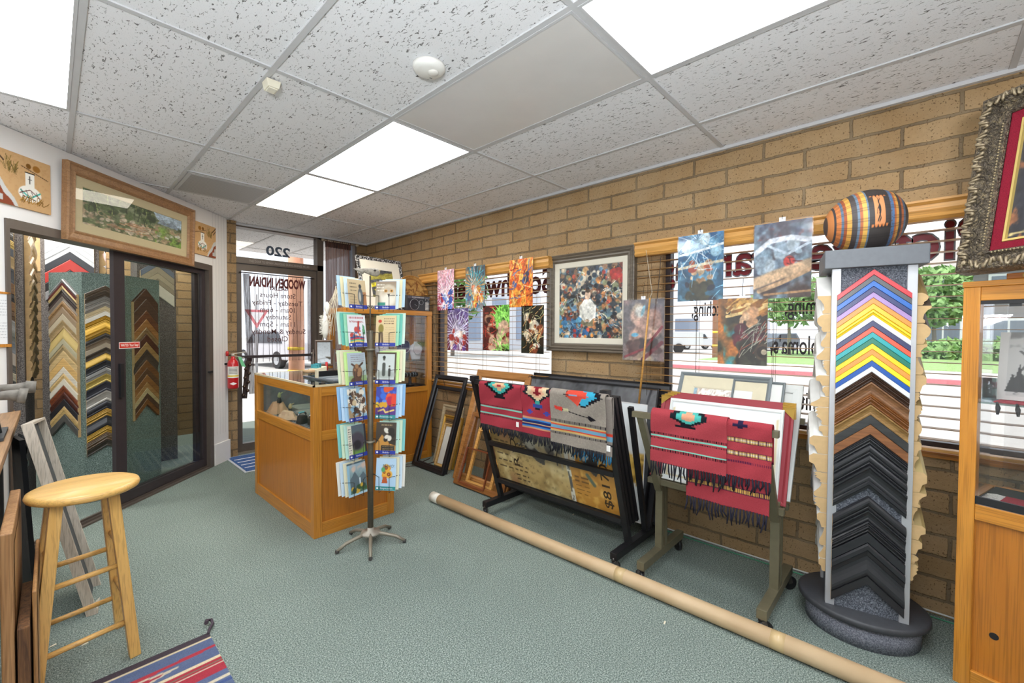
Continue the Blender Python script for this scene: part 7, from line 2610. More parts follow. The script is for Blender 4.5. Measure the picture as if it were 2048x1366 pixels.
fo = framed('ornate_frame', 'ornate carved frame around a dark picture, on top of the right display case', 'framed picture', t0, u0 * Wf, v0 * Lf, 0.080,
            [(0, 0), (0, 0.045), (0.06, 0.062), (0.22, 0.07), (0.42, 0.055), (0.55, 0.034), (0.75, 0.030), (0.86, 0.042), (0.95, 0.04), (1, 0.028)], nt.m, pq, painted(0.5), (0.030, cloth('741c2a')), loc=t0)
kk = 0.080 + 0.028
m = MB()
frame_box(m, t0 + (u0 + v0) * kk, u0 * (Wf - 2 * kk), v0 * (Lf - 2 * kk), 0.012, [(0, 0.014), (0.2, 0.022), (0.8, 0.022), (1, 0.014)], n0)
m.build('gold_fillet', plain('cdb26a', 0.35, 0.5), fo, world=True)
# raised leaf scrolls and bead rows along the moulding
m = MB()
rg = random.Random(9)
def scroll(p, d1, d2, s):
    for sg in (-1, 1):
        pts = [p + d1 * (s * sg * (0.2 + 0.5 * q)) + d2 * (s * 0.55 * math.sin(q * 4.2)) + n0 * (0.006 * math.sin(q * PI)) for q in np.linspace(0, 1, 7)]
        m.tube(pts, [0.0042, 0.005, 0.0055, 0.005, 0.0045, 0.0055, 0.003], 6)
for (o_, d_, L_, inn) in ((t0, v0, Lf, u0), (t0, u0, Wf, v0), (t0 + u0 * Wf, v0, Lf, -u0), (t0 + v0 * Lf, u0, Wf, -v0)):
    nn_ = int(L_ / 0.042)
    for k in range(1, nn_):
        f = k / nn_ * L_
        if f < 0.03 or f > L_ - 0.03:
            continue
        scroll(o_ + d_ * f + inn * 0.025 + n0 * 0.064, d_, inn, 0.028 * (1 if k % 2 else -1))
mo = m.build('leaf_carving', plain('8c7d64', 0.45, 0.35, var=0.35, scale=120), fo, world=True)
for (o_, d_, L_, inn) in ((t0, v0, Lf, u0), (t0, u0, Wf, v0)):
    m = MB()
    for k in range(int((L_ - 0.2) / 0.011)):
        q = o_ + d_ * (0.1 + k * 0.011) + inn * 0.069 + n0 * 0.043
        m.lathe([(0, -0.004), (0.004, 0), (0, 0.004)], 6, tuple(q))
    m.build('bead_row', plain('9d8d6c', 0.4, 0.4), fo, world=True)
t = thing('wood_plaque', 'flat orange wood block with a brass plate under the ornate frame', 'plaque', M=CM @ Matrix.Translation((0.20, 0.08, H_ + 0.0005)))
MB().box((-0.09, -0.07, 0), (0.12, 0.05, 0.022)).build('block', wood('b8702c', '96541c', 'x', 0.35), t, bevel=0.003)
MB().box((-0.05, -0.0708, 0.006), (0.03, -0.0695, 0.017)).build('brass_plate', plain('a58a4c', 0.4, 0.6), t)

# ================================================================== BACK ROOM KIOSKS
M_KGREEN = carpet('47544f', '6d7d77', '98a8a2', 190, bump=0.3)
M_KGRANITE = carpet('4a4544', '6f6967', 'a09a96', 190, bump=0.3)


def poly_kiosk(name, label, pts, h, mat):
    """carpeted column with the given plan outline"""
    m = MB().prism([(p[0], p[1]) for p in pts], lambda a, b: (a, b, 0.0), lambda a, b: (a, b, h))
    return tag(m.build(name, mat, base=True), label, 'display stand')


P0, P1, P2_, P3 = (-0.008, 5.034), (0.169, 4.786), (0.432, 4.804), (0.679, 5.051)
poly_kiosk('display_kiosk', 'green carpeted many-sided kiosk of frame corner samples behind the sliding doors', [P0, P1, P2_, P3, (0.67, 5.40), (0.0, 5.40)], 1.83, M_KGREEN)


def face(pa, pb):
    """frame of a vertical face seen with pa at its left: x right, y up, z out"""
    a, b = Vector((pa[0], pa[1], 0)), Vector((pb[0], pb[1], 0))
    x = (b - a).normalized()
    c = (a + b) / 2
    n = x.cross(Vector((0, 0, 1)))
    return frame_matrix((c.x, c.y, 0), x, (0, 0, 1), n), (b - a).length


def column(F, hw, y0, spec, slope, where, group, th=0.022, off=0.0):
    y = y0
    for k, (nm, c, pf, d) in enumerate(spec):
        mat = sw(*c) if isinstance(c, tuple) else sm(c, 0.35, 0.35 if nm.startswith(('gold', 'silver')) else 0.0)
        sample(F @ Matrix.Translation((off, 0, 0.0005)), y, d - 0.001, hw, slope, th, pf, mat, '%s corner sample, %s %s' % (nm, ORD[k], where), group)
        y -= d


F1, w1 = face(P0, P1)
column(F1, 0.128, 1.775, [('silver', 'a9a7a6', 'cap', .028), ('red and black', '5a2a28', 'flat', .022), ('cream edged', 'd9c08a', 'ridge', .030), ('dark striped', '4a403a', 'ridge', .030), ('black and brown', '3c3230', 'flat', .026),
                          ('warm grey', '8f8478', 'scoop', .034), ('brown', ('a5825c', '86663f'), 'cap', .05), ('taupe', '8f7a62', 'flat', .05), ('pale grey wood', 'b3a58c', 'flat', .052), ('beige', ('b59a70', '9a8058'), 'scoop', .06),
                          ('pale gold', 'c0a86c', 'rev', .085), ('greige', 'a8a084', 'flat', .045), ('olive tan', 'a08a62', 'cap', .05), ('pale ash', ('d0b384', 'b59a68'), 'flat', .055), ('natural maple', ('d9b272', 'c29a5c'), 'flat', .07),
                          ('white wood', ('dcd2c0', 'c9bfae'), 'flat', .05), ('light maple', ('dfc08a', 'cca86c'), 'cap', .045), ('bleached', 'cfc6b4', 'flat', .05), ('cherry', ('8f4a28', '6a3018'), 'cap', .055), ('mahogany', ('5a2a1c', '3c1a12'), 'cap', .055),
                          ('black', '262428', 'flat', .055), ('blond wood', ('cfb078', 'b8955c'), 'cap', .065), ('dark grey', '4c4a46', 'flat', .06)], 0.95, 'in the light wood column behind sliding doors', 'light wood samples on the green kiosk')
F2, w2 = face(P1, P2_)
column(F2, 0.118, 1.735, [('bronze ribbed', '5a4c3e', 'ridge', .045), ('dark bronze', '4a3f34', 'ridge', .04), ('silver ribbed', '8a8680', 'ridge', .04), ('pewter', '7a746c', 'cap', .04), ('champagne', 'c2b08c', 'ridge', .04), ('pale silver', 'cfc8ba', 'flat', .036),
                          ('gold ribbed', 'b58a2c', 'ridge', .045), ('gold', 'c79a34', 'rev', .055), ('gold edged', 'a8802c', 'cap', .04), ('black and gold', '3c3834', 'cap', .036), ('bronze', '6a5a48', 'scoop', .04), ('silver brown', '9a8c78', 'flat', .04), ('dark espresso', '3f352c', 'scoop', .045),
                          ('gold band', 'b08c38', 'rev', .055), ('black', '2a2a2e', 'scoop', .06), ('silver', '8f8e8c', 'cap', .05), ('gold scooped', 'b39a50', 'scoop', .06), ('ink black', '2c2c34', 'scoop', .075), ('silver leaf', 'a8a29a', 'scoop', .08), ('satin black', '26262c', 'round', .065),
                          ('gold carved', 'a07a2c', 'ridge', .06), ('black carved', '222226', 'rev', .08), ('gold beaded', 'a8822c', 'ridge', .055), ('brown beaded', '5f4a34', 'ridge', .06), ('dark carved', '3a342c', 'scoop', .05)], 0.62, 'in the metallic column behind the sliding doors', 'metallic samples on the green kiosk')
F3, w3 = face(P2_, P3)
column(F3, 0.13, 1.74, [('dark walnut', ('5a3a2e', '3f2820'), 'flat', .09), ('brown walnut', ('5c4034', '44302a'), 'flat', .10), ('reddish wood', ('7a4830', '5c3222'), 'flat', .075), ('orange wood', ('b07a48', '8f5c30'), 'flat', .07), ('tan wood', ('a08058', '7f6040'), 'cap', .06), ('dark cherry', ('5c3024', '42201a'), 'flat', .07),
                        ('light tan', ('b58e5c', '946e40'), 'flat', .065), ('smoky brown', ('4c423c', '38302c'), 'scoop', .09), ('chestnut', ('8a5a34', '6a4024'), 'flat', .07), ('coffee', ('6a4a34', '4e3424'), 'flat', .06), ('amber', ('a06c3c', '805028'), 'flat', .065), ('honey', ('b98a54', '966a3c'), 'flat', .05),
                        ('cream wood', ('cfb88c', 'b59c70'), 'flat', .045), ('umber', ('5c4030', '442e22'), 'flat', .05), ('copper brown', ('8f5a30', '6f4220'), 'flat', .05)], 0.95, 'in the brown wood column behind the sliding pane', 'brown wood samples on the green kiosk')

poly_kiosk('display_kiosk', 'tall granite carpeted kiosk with white and red corner samples behind the green kiosk', [(-0.06, 5.95), (0.33, 5.90), (0.36, 6.25), (-0.03, 6.30)], 2.50, M_KGRANITE)
F4, _ = face((-0.06, 5.95), (0.33, 5.90))
column(F4, 0.165, 2.50, [('black topped', '34363a', 'flat', .10), ('wide white', 'd9dbdf', 'flat', .18), ('white stepped', 'd6d8dc', 'cap', .10), ('dark slate', '3a3c42', 'flat', .075), ('red', 'b23a34', 'flat', .10), ('black', '2c2a2c', 'flat', .08), ('grey', '8a8a8c', 'flat', .08)], 0.85, 'on the tall kiosk behind the green kiosk', 'samples on the tall granite kiosk')
FS, _ = face((0.33, 5.90), (0.36, 6.25))
column(FS, 0.12, 2.35, [('dark brown', '4a3a34', 'round', .12), ('red brown', '6a4034', 'rev', .12), ('dark', '3a3436', 'round', .12)], 0.8, 'on the right side of the tall kiosk', 'samples on the tall granite kiosk', th=0.05)
FS, _ = face((-0.03, 6.30), (-0.06, 5.95))
column(FS, 0.12, 2.45, [('raw wood', M_RAW and ('d0ae78', 'b8935c'), 'ridge', .14), ('white deep', 'e6e4e0', 'flat', .16), ('blond', ('d0ae78', 'b8935c'), 'round', .13)], 0.8, 'on the left side of the tall kiosk', 'samples on the tall granite kiosk', th=0.05)

poly_kiosk('display_kiosk', 'granite carpeted kiosk with dark and metallic samples at the far left behind the doors', [(-0.62, 5.06), (-0.142, 5.00), (-0.10, 5.35), (-0.58, 5.40)], 2.45, M_KGRANITE)
F5, _ = face((-0.62, 5.06), (-0.142, 5.00))
column(F5, 0.20, 2.42, [('gold', 'a88a4c', 'cap', .08), ('bronze grey', '6a645e', 'scoop', .085), ('dark pewter', '55524e', 'cap', .05), ('brass', 'b59a58', 'ridge', .06), ('slate', '4c4e52', 'flat', .06), ('antique tan', '9a825c', 'scoop', .09), ('gunmetal', '45464a', 'scoop', .11), ('brown', ('7a5a3c', '5c4028'), 'flat', .08), ('black', '2c2b2c', 'cap', .06),
                        ('russet', ('7f5a34', '5f4024'), 'flat', .07), ('umber', ('6a4e34', '4c3624'), 'cap', .07), ('grey wood', '8a8884', 'scoop', .08), ('olive grey', '6a6a62', 'cap', .08), ('steel', '6f7276', 'scoop', .09), ('taupe', '9a8f84', 'flat', .09), ('dark ash', '5a5854', 'ridge', .06), ('sand', 'a8a08c', 'ridge', .06), ('charcoal', '3c3c3c', 'ridge', .06), ('carved pewter', '6f6c68', 'ridge', .09)], 0.85, 'on the far left kiosk behind the doors', 'samples on the far left kiosk')
sample(F5 @ Matrix.Translation((0, 0, 0.0005)), 0.92, 0.06, 0.20, 0.85, 0.022, 'flat', sw('9a6a3c', '7a4e28'), 'orange brown corner sample, alone near the bottom of the far left kiosk', 'samples on the far left kiosk')
FS, _ = face((-0.142, 5.00), (-0.10, 5.35))
column(FS, 0.13, 2.38, [('blond raw', ('c9ab7c', 'b29262'), rng.choice(('round', 'ridge', 'cap')), d) for d in (.14, .12, .16, .09, .09, .08, .09, .08, .08, .08, .09, .08, .08, .08)], 0.5, 'on the right side of the far left kiosk', 'samples on the far left kiosk', th=0.035)
# spare corner samples on the pale side of the green kiosk
poly_kiosk('display_kiosk', 'further kiosk with beige samples, seen over the green kiosk through the pane', [(0.60, 5.75), (0.92, 5.80), (0.90, 6.10), (0.58, 6.05)], 2.12, M_KGRANITE)
F6, _ = face((0.60, 5.75), (0.92, 5.80))
column(F6, 0.14, 2.10, [('blue grey', '6a7484', 'flat', .06), ('beige', 'a59880', 'flat', .07), ('warm beige', 'b0a288', 'flat', .06), ('taupe', '9a8c76', 'flat', .05), ('cream', 'd9d2c0', 'flat', .12)], 0.85, 'on the further kiosk seen through the pane', 'samples on the further kiosk')

# ================================================================== LEFT EDGE: WORK TABLE AND LEANING THINGS
t = thing('work_table', 'work table with wooden plank top and dark side at the left edge', 'table', (-0.3, 3.0, 0))
MB().prism([(-0.128, 2.20), (-0.128, 3.88), (-0.55, 3.46), (-0.55, 2.20)], lambda a, b: (a, b, 0.868), lambda a, b: (a, b, 0.90)).build('table_top', wood('b08a62', '8a6644', 'y', 0.45, 0.6), t, world=True, bevel=0.003)
MB().prism([(-0.16, 2.24), (-0.16, 3.78), (-0.52, 3.42), (-0.52, 2.24)], lambda a, b: (a, b, 0.74), lambda a, b: (a, b, 0.868)).build('apron', plain('2a2827', 0.5), t, world=True)
for x, y in ((-0.48, 2.28), (-0.22, 2.28), (-0.48, 3.38), (-0.22, 3.66)):
        MB().box((x - 0.03, y - 0.03, 0.0), (x + 0.03, y + 0.03, 0.74)).build('leg', plain('2e2b2a', 0.5), t, world=True)
t = thing('wood_sculpture', 'grey weathered wooden implement with two round handles lying on the work table', 'wooden tool', (-0.2, 3.3, 0.901))
M_GWOOD = plain('746f67', 0.8, var=0.4, scale=40)
q = lambda px, py, z: hz(px, py, z)
def onY(px, py, Y):
    return hy(px, py, Y)
MB().tube([onY(-20, 778, 3.1), onY(30, 776, 3.1), onY(56, 774, 3.1)], [0.018, 0.02, 0.026], 14).tube([onY(50, 774, 3.1), onY(72, 774, 3.1)], [0.030, 0.028], 16).build('handle', M_GWOOD, t, world=True)
MB().tube([onY(-20, 794, 2.9), onY(20, 790, 2.9), onY(40, 791, 2.9)], [0.016, 0.022, 0.028], 14).tube([onY(36, 791, 2.9), onY(54, 792, 2.9)], [0.032, 0.034], 16).build('handle', M_GWOOD, t, world=True)
MB().box((-0.24, 2.84, 0.902), (-0.145, 3.16, 0.915)).tube([(-0.19, 3.0, 0.91), (-0.19, 3.0, 1.03)], [0.035, 0.02], 12).tube([(-0.18, 2.9, 0.91), (-0.175, 2.9, 0.99)], [0.02, 0.014], 10).build('metal_mount', plain('3c3f42', 0.5, 0.5, var=0.2), t, world=True)

# black board with plastic sheet, leaning on the table end
t = thing('black_board', 'tall black board topped with crinkled grey plastic behind the stool', 'board', (-0.05, 3.32, 0))
bA, bB = Vector((-0.115, 3.46, 0.005)), Vector((-0.060, 3.30, 0.005))
tA, tB = Vector((-0.128, 3.40, 0.83)), Vector((-0.095, 3.24, 0.83))
nb = (bB - bA).cross(tA - bA).normalized()
if nb.x < 0:
    nb = -nb
m = MB()
vs = [bA, bB, tB, tA]
m.add(vs + [p - nb * 0.02 for p in vs], [(0, 1, 2, 3), (7, 6, 5, 4), (0, 4, 5, 1), (1, 5, 6, 2), (2, 6, 7, 3), (3, 7, 4, 0)])
m.build('board', plain('242426', 0.5, var=0.25, scale=8), t, world=True)
m = MB()
f0 = 0.83
gl_, gr_ = bA + (tA - bA) * f0, bB + (tB - bB) * f0
nx = 14
vs = []
for j in range(9):
    for i in range(nx):
        p = gl_.lerp(gr_, i / (nx - 1)).lerp((tA.lerp(tB, i / (nx - 1))) + Vector((0, 0, 0.01)), j / 8)
        vs.append(p + nb * (0.004 + 0.006 * math.sin(i * 1.3) * (1 - j / 9) ** 1.5 + 0.003 * math.sin(j * 1.7)))
m.add(vs, [(j * nx + i, j * nx + i + 1, (j + 1) * nx + i + 1, (j + 1) * nx + i) for j in range(8) for i in range(nx - 1)], None, True)
m.build('plastic_sheet', plain('5c5f63', 0.15, var=0.12, scale=20, coat=0.6), t, world=True)

# whitewashed box frame leaning in front of it
ft = thing('box_frame', 'deep whitewashed wooden box frame leaning behind the stool', 'picture frame', (0.0, 3.0, 0))
o0 = Vector((0.140, 2.885, 0.002))
tp = hz(66, 833, 0.965)
tp = Vector((-0.062, 2.98, 0.95))
vv = tp - o0
uu = Vector((0.030, 0.33, 0.0))
uu = uu - vv.normalized() * uu.dot(vv.normalized())
nf = uu.cross(vv).normalized()
if nf.x < 0:
    nf = -nf
dp = 0.040
M_WWASH = wood('cfc4b4', 'b5a897', 'z', 0.6)
def slab(a, u_, v_, n_, name, mat):
    m = MB()
    vs = [a, a + u_, a + u_ + v_, a + v_]
    m.add([p - n_ for p in vs] + vs, [(3, 2, 1, 0), (4, 5, 6, 7), (0, 1, 5, 4), (1, 2, 6, 5), (2, 3, 7, 6), (3, 0, 4, 7)])
    return m.build(name, mat, ft, world=True, bevel=0.001)
U1, V1 = uu.normalized(), vv.normalized()
slab(o0, U1 * 0.012, vv, nf * dp, 'side_member', M_WWASH)
slab(o0 + uu - U1 * 0.012, U1 * 0.012, vv, nf * dp, 'side_member', M_WWASH)
slab(o0 + U1 * 0.012, uu - U1 * 0.024, V1 * 0.012, nf * dp, 'end_member', M_WWASH)
slab(o0 + vv - V1 * 0.012 + U1 * 0.012, uu - U1 * 0.024, V1 * 0.012, nf * dp, 'end_member', M_WWASH)
slab(o0 + U1 * 0.012 + V1 * 0.012 - nf * 0.03, uu - U1 * 0.024, vv - V1 * 0.024, nf * 0.01, 'backing', plain('4a5052', 0.7))

# frames and boards standing on edge at the near left
M_RUST = wood('b08456', '8a5e36', 'z', 0.6)
M_RUST2 = wood('b98a56', '94683c', 'z', 0.55)
M_BARK2 = wood('7f5630', '3c2414', 'z', 0.8, 1.6)
def upright(name, label, cat, x0, x1, y0, y1, z1, mat, face_m=None, lean=0.0, grp=None):
    t = thing(name, label, cat, ((x0 + x1) / 2, (y0 + y1) / 2, 0), group=grp)
    m = MB()
    m.add([(x0, y0, 0.002), (x1, y0, 0.002), (x1, y1, 0.002), (x0, y1, 0.002), (x0 - lean, y0, z1), (x1 - lean, y0, z1), (x1 - lean, y1, z1), (x0 - lean, y1, z1)],
          [(3, 2, 1, 0), (4, 5, 6, 7), (0, 1, 5, 4), (1, 2, 6, 5), (2, 3, 7, 6), (3, 0, 4, 7)])
    m.build('frame', mat, t, world=True, bevel=0.004)
    if face_m:
        m = MB()
        k = 0.05
        f = lambda y, z: (x1 + 0.0015 - lean * z / z1, y, z)
        m.add([f(y0 + k, k), f(y1 - k, k), f(y1 - k, z1 - k), f(y0 + k, z1 - k)], [(0, 1, 2, 3)])
        m.build('panel', face_m, t, world=True)
    return t
upright('leaning_frame', 'greenish grey topped frame nearest the table top at the left edge', 'picture frame', -0.158, -0.127, 2.02, 2.17, 0.765, wood('9a9484', '7f7868', 'z', 0.6), M_RUST2, grp='frames stacked at the left edge')
upright('leaning_frame', 'thick brown wooden box frame standing at the left edge under the table top', 'picture frame', -0.118, -0.090, 2.05, 2.60, 0.745, M_RUST, M_RUST2, grp='frames stacked at the left edge')
upright('leaning_frame', 'low frame of rough bark-edged wood at the left edge', 'picture frame', -0.085, -0.058, 2.05, 2.42, 0.435, M_BARK2, M_BARK2, grp='frames stacked at the left edge')
upright('leaning_frame', 'thin tan frame outermost of the stack, beside the stool leg', 'picture frame', -0.053, -0.043, 2.10, 2.62, 0.52, M_RUST2, plain('a58258', 0.5), grp='frames stacked at the left edge')
# ================================================================== OUTSIDE, beyond the panes
GZ = -0.12
M_ASPH = plain('b4b1ac', 0.9, var=0.14, scale=40)
M_CONC = plain('d8d3ca', 0.9, var=0.05, scale=6)
M_GRASS = carpet('6f8f55', '90ae70', 'b4cc94', 30)


def at(px, py, fwd):
    d = ray(px, py)
    F = Vector((math.cos(YAW), math.sin(YAW), 0))
    return d * (fwd / d.dot(F)) + Vector((0, 0, EYE))


m = MB().box((3.17, -60, GZ - 0.3), (90, 100, GZ)).box((1.40, 7.25, GZ - 0.3), (3.17, 100, GZ)).box((-60, 7.25, GZ - 0.3), (1.40, 100, GZ))
struct(m.build('street', M_ASPH))
m = MB().box((3.17, -40, GZ - 0.2), (4.9, 9.0, GZ + 0.03)).box((1.40, YD + 0.2, GZ - 0.2), (3.17, 9.0, GZ + 0.10))
struct(m.build('sidewalk', M_CONC))
# far kerb painted red, pavement and lawn across the street
m = MB().box((18.0, -30, GZ - 0.1), (18.35, 8.6, GZ + 0.16))
struct(m.build('curb', plain('c97a80', 0.8, var=0.08)))
m = MB().box((18.35, -30, GZ - 0.1), (22.5, 8.6, GZ + 0.15))
struct(m.build('far_sidewalk', M_CONC))
m = MB().box((22.5, -40, GZ - 0.1), (40, 8.2, GZ + 0.17))
struct(m.build('lawn', M_GRASS))


def ico_cloud(mb, c, r, n, size, seed):
    """leafy crown: many small tilted leaf clumps around a volume"""
    rng = random.Random(seed)
    for i in range(n):
        while True:
            p = Vector((rng.uniform(-1, 1), rng.uniform(-1, 1), rng.uniform(-1, 1)))
            if 0.25 < p.length < 1:
                break
        q = Vector(c) + Vector((p.x * r[0], p.y * r[1], p.z * r[2]))
        a = Vector((rng.uniform(-1, 1), rng.uniform(-1, 1), rng.uniform(-1, 1))).normalized()
        b = a.orthogonal().normalized()
        s = size * rng.uniform(0.6, 1.3)
        k = a.cross(b)
        mb.add([q + a * s, q + b * s * 0.6, q - a * s, q - b * s * 0.6, q + k * s * 0.25], [(0, 1, 4), (1, 2, 4), (2, 3, 4), (3, 0, 4)])


M_LEAF = plain('84a868', 0.7, var=0.35, scale=1.2)
M_LEAF2 = plain('5d8f42', 0.7, var=0.3, scale=1.2)
M_BARK = plain('8a8078', 0.9, var=0.2)


def tree(px, fwd, label, crown, trunk_h, seed, mat):
    b = at(px, 690, fwd)
    t = thing('street_tree', label, 'tree', (b.x, b.y, GZ + (0.165 if b.x > 22.6 and b.y < 8.1 else 0.0)), group='trees across the street')
    MB().tube([(0, 0, 0), (0.03, 0, trunk_h * 0.5), (0, 0.04, trunk_h)], [0.13, 0.10, 0.07]).build('trunk', M_BARK, t)
    m = MB()
    ico_cloud(m, (0, 0, trunk_h + crown[2] * 0.7), crown, 900, 0.26, seed)
    m.build('crown', mat, t)


tree(1578, 27, 'leafy green tree seen left of the kiosk, under the veined poster', (2.0, 2.0, 1.7), 2.3, 3, M_LEAF)
tree(1868, 25, 'bright green tree seen between the kiosk and the right display case', (1.7, 1.7, 1.8), 2.2, 5, M_LEAF)
tree(1690, 27, 'green tree hidden mostly by the kiosk', (2.0, 2.0, 1.9), 2.3, 7, M_LEAF2)
tree(905, 27, 'green tree seen faintly behind the left window lettering', (2.2, 2.2, 2.4), 2.6, 9, M_LEAF2)

# clipped hedge in front of the grey house
m = MB()
ico_cloud(m, (33, -3.4, GZ + 0.6), (0.8, 4.6, 0.7), 1500, 0.22, 11)
tag(m.build('hedge', M_LEAF, base=True), 'clipped bright green hedge along the grey house across the street', 'hedge', kind='stuff')

# the grey clapboard house with white framed windows
M_SIDE = plain('8f8a8e', 0.8, var=0.05, scale=2)
M_TRIMW = plain('eeeff2', 0.6, var=0.02)
M_PANE = plain('7c8798', 0.2, var=0.1)
hb = thing('house', 'grey sided house with white framed windows across the street', 'house', (38, -6, GZ))
m = MB().box((0, -9, 0), (8, 10.0, 5.6))
m.build('siding', M_SIDE, hb)
m = MB().prism([(-0.7, 5.5), (8.7, 5.5), (4, 8.2)], lambda a, b: (a, -9.6, b), lambda a, b: (a, 10.6, b))
m.build('roof', plain('a8a29c', 0.85), hb)
for y in (7.7, 5.0, 2.3, -0.4, -3.2):
    for z in (0.9, 3.5):
        o = MB().box((-0.10, y - 0.85, z - 0.1), (0.02, y + 0.85, z + 1.55)).build('window', M_TRIMW, hb)
        MB().box((-0.13, y - 0.72, z + 0.02), (-0.09, y + 0.72, z + 1.42)).build('pane', M_PANE, o)
        MB().box((-0.15, y - 0.04, z + 0.02), (-0.12, y + 0.04, z + 1.42)).build('mullion', M_TRIMW, o)
# the white gate post with the house number, seen through the right display case
b = at(1993, 700, 26.5)
pt = thing('number_post', 'white post with house number and lantern seen through the right display case', 'post', (b.x, b.y, GZ))
MB().box((-0.22, -0.22, 0), (0.22, 0.22, 3.0)).build('post', M_TRIMW, pt)
m = MB()
for k, ch in enumerate('47330'):
    put_text(m, ch, (-0.225, 0, 2.35 - 0.42 * k), (0, -1, 0), (0, 0, 1), 0.30, 0.20, 0.01)
m.build('number', plain('4b5058', 0.5), pt)
MB().lathe([(0.05, 3.0), (0.16, 3.1), (0.2, 3.35), (0.02, 3.5)], 12).build('lantern', plain('5a5f66', 0.5), pt)

# long pale commercial building and the wall behind the parked cars
hb = thing('shop_building', 'long white commercial building far across the street', 'building', (46, 26, GZ))
MB().box((0, -14, 0), (8, 30, 6.2)).build('wall', plain('dcdde4', 0.8, var=0.03), hb)
for y in (-8, -2, 6, 14, 22):
    MB().box((-0.1, y - 1.2, 1.0), (0.02, y + 1.2, 3.0)).build('window', M_PANE, hb)
hb = thing('bank_building', 'pale building with bluish windows seen through the left window', 'building', (22, 26.5, GZ))
MB().box((0, 0, 0), (10, 16, 6.0)).build('wall', plain('d6d8de', 0.8, var=0.03), hb)
for x in (1.5, 4.5, 7.5):
    MB().box((x - 0.8, -0.1, 0.8), (x + 0.8, 0.02, 4.4)).build('window', plain('8e9db4', 0.2), hb)


def wheel(mb, c, r, wd):
    mb.tube([(c[0] - wd / 2, c[1], c[2]), (c[0] + wd / 2, c[1], c[2])], r, 20)


def car(loc, rot, label, body_c, name='parked_car', pickup=False):
    t = thing(name, label, 'car', loc, rot)
    side = [(-2.2, 0.35), (2.2, 0.35), (2.25, 0.75), (1.5, 0.95), (0.9, 1.45), (-0.4, 1.5), (-0.9, 1.0), (-2.2, 1.0)] if pickup else \
           [(-2.2, 0.35), (2.2, 0.35), (2.25, 0.75), (1.3, 0.95), (0.6, 1.5), (-1.7, 1.55), (-2.2, 1.0)]
    MB().prism(side, lambda a, b: (-0.88, a, b), lambda a, b: (0.88, a, b)).build('body', plain(body_c, 0.3, var=0.02, coat=0.5), t, bevel=0.05)
    gl = [(1.1, 0.98), (0.62, 1.40), (-0.3, 1.42), (-0.6, 1.0)] if pickup else [(1.05, 0.98), (0.5, 1.42), (-1.5, 1.45), (-1.8, 1.0)]
    MB().prism(gl, lambda a, b: (-0.90, a, b), lambda a, b: (0.90, a, b)).build('window', plain('39424c', 0.1), t)
    for y in (-1.4, 1.4):
        for x in (-0.8, 0.8):
            m = MB()
            wheel(m, (x, y, 0.34), 0.34, 0.22)
            o = m.build('wheel', plain('2a2a2c', 0.7), t)
            m = MB()
            wheel(m, (x, y, 0.34), 0.19, 0.24)
            m.build('hub_cap', plain('c4c6ca', 0.3, 0.7), o)


p = at(1392, 690, 40)
car((p.x, p.y, GZ), 0.9, 'white pickup truck parked far behind the right window', 'eceef2', 'pickup_truck', True)
p = at(1338, 690, 33)
t = thing('cargo_trailer', 'white box trailer parked behind the pickup truck across the street', 'trailer', (p.x, p.y, GZ), 0.9)
MB().box((-1.0, -2.2, 0.6), (1.0, 2.2, 1.6)).build('box', plain('eeeef0', 0.5), t, bevel=0.04)
for x in (-1.02, 1.02):
    m = MB()
    wheel(m, (x, -0.2, 0.36), 0.36, 0.2)
    m.build('wheel', plain('2c2c2e', 0.7), t)
p = hy(562, 690, 20)
car((p.x, 20, GZ), 0.15, 'pale car parked outside, seen through the entrance door curtain', 'd9d7dc')
p = at(1550, 690, 39)
car((p.x, p.y, GZ), 1.2, 'dark parked car seen below the veined poster', '5b6670')

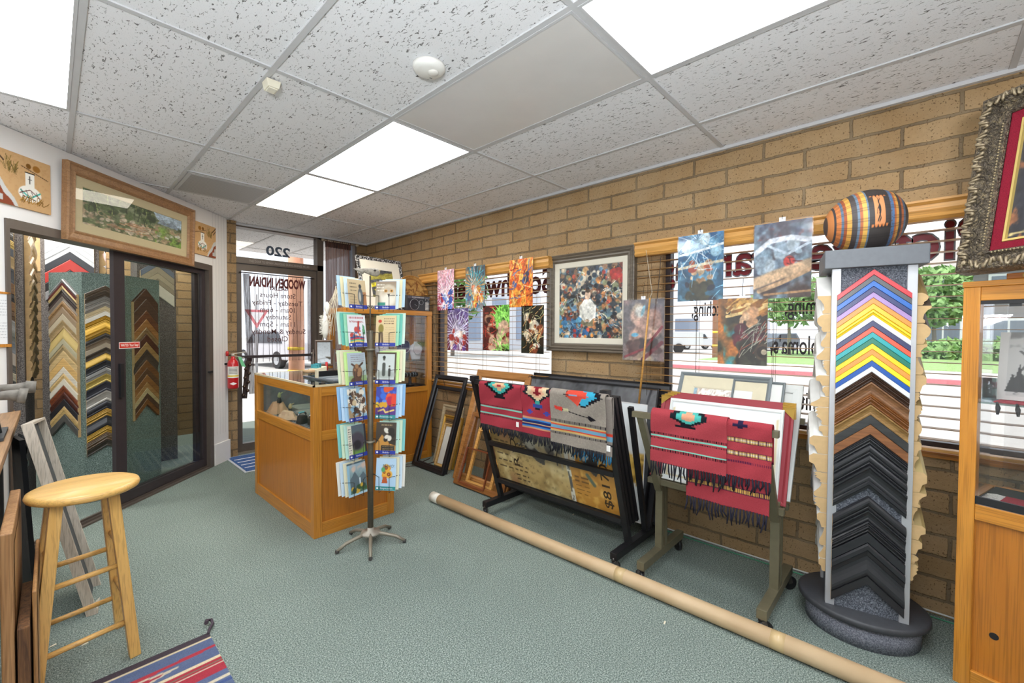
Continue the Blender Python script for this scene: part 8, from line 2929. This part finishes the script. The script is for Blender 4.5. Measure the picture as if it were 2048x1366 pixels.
# wooden utility pole with coloured notices
p = at(1431, 690, 24)
t = thing('utility_pole', 'brown utility pole with yellow bands and a red sign across the street', 'pole', (p.x, p.y, GZ))
MB().tube([(0, 0, 0), (0, 0, 9)], 0.17, 12).build('pole', plain('a8745a', 0.8, var=0.1), t)
for z in (0.75, 1.5):
    MB().tube([(0, 0, z), (0, 0, z + 0.12)], 0.18, 12).build('band', plain('f0c83a', 0.6), t)
MB().box((-0.3, -0.3, 3.4), (-0.2, 0.3, 3.9)).build('sign', plain('d8453e', 0.5), t)

# porch in front of the entrance: soffit boards, timber beam and post, red triangular road sign
m = MB()
for k in range(16):
    m.box((1.0 + 0.155 * k, YD + 0.2, 2.84), (1.0 + 0.155 * k + 0.145, 7.36, 2.90))
struct(m.build('porch_ceiling', plain('b08d7c', 0.7, var=0.08)))
m = MB().box((0.9, 7.2, 2.73), (3.4, 7.36, 2.84))
for x in (1.55, 2.25, 2.95):
    m.box((x, 7.18, 2.73), (x + 0.05, 7.2, 2.84))
struct(m.build('porch_beam', plain('c2a08c', 0.7, var=0.06)))
p = hy(607, 600, 7.28)
t = thing('porch_post', 'round peeled timber porch post with yellow bands outside the door', 'post', (p.x, 7.6, GZ))
MB().tube([(0, 0, 0), (0.01, 0, 1.2), (0, 0, 2.95)], [0.125, 0.12, 0.115], 20).build('post', plain('e0a88a', 0.75, var=0.12, scale=6), t)
for z in (0.80, 1.18):
    MB().tube([(0, 0, z), (0, 0, z + 0.05)], 0.128, 20).build('band', plain('f2cf3c', 0.6), t)
p = hy(514, 640, 12)
t = thing('yield_sign', 'red and white triangular yield sign on the street outside the door', 'road sign', (p.x, 12, GZ))
MB().tube([(0, 0.05, 0), (0, 0.05, 2.4)], 0.03, 8).build('post', plain('9a9a9c', 0.5, 0.6), t)
z0 = 1.42
tri = lambda k, yy: [(-0.46 * k, yy, z0 + 0.44 + 0.27 * k), (0.46 * k, yy, z0 + 0.44 + 0.27 * k), (0, yy, z0 + 0.44 - 0.53 * k)]
MB().prism([(a, c) for a, b, c in tri(0.58, 0)], lambda a, b: (a, 0.0, b), lambda a, b: (a, 0.02, b)).build('sign_face', plain('e2838a', 0.5), t)
MB().prism([(a, c) for a, b, c in tri(0.35, 0)], lambda a, b: (a, -0.008, b), lambda a, b: (a, -0.001, b)).build('white_center', plain('f4f2f2', 0.5), t)
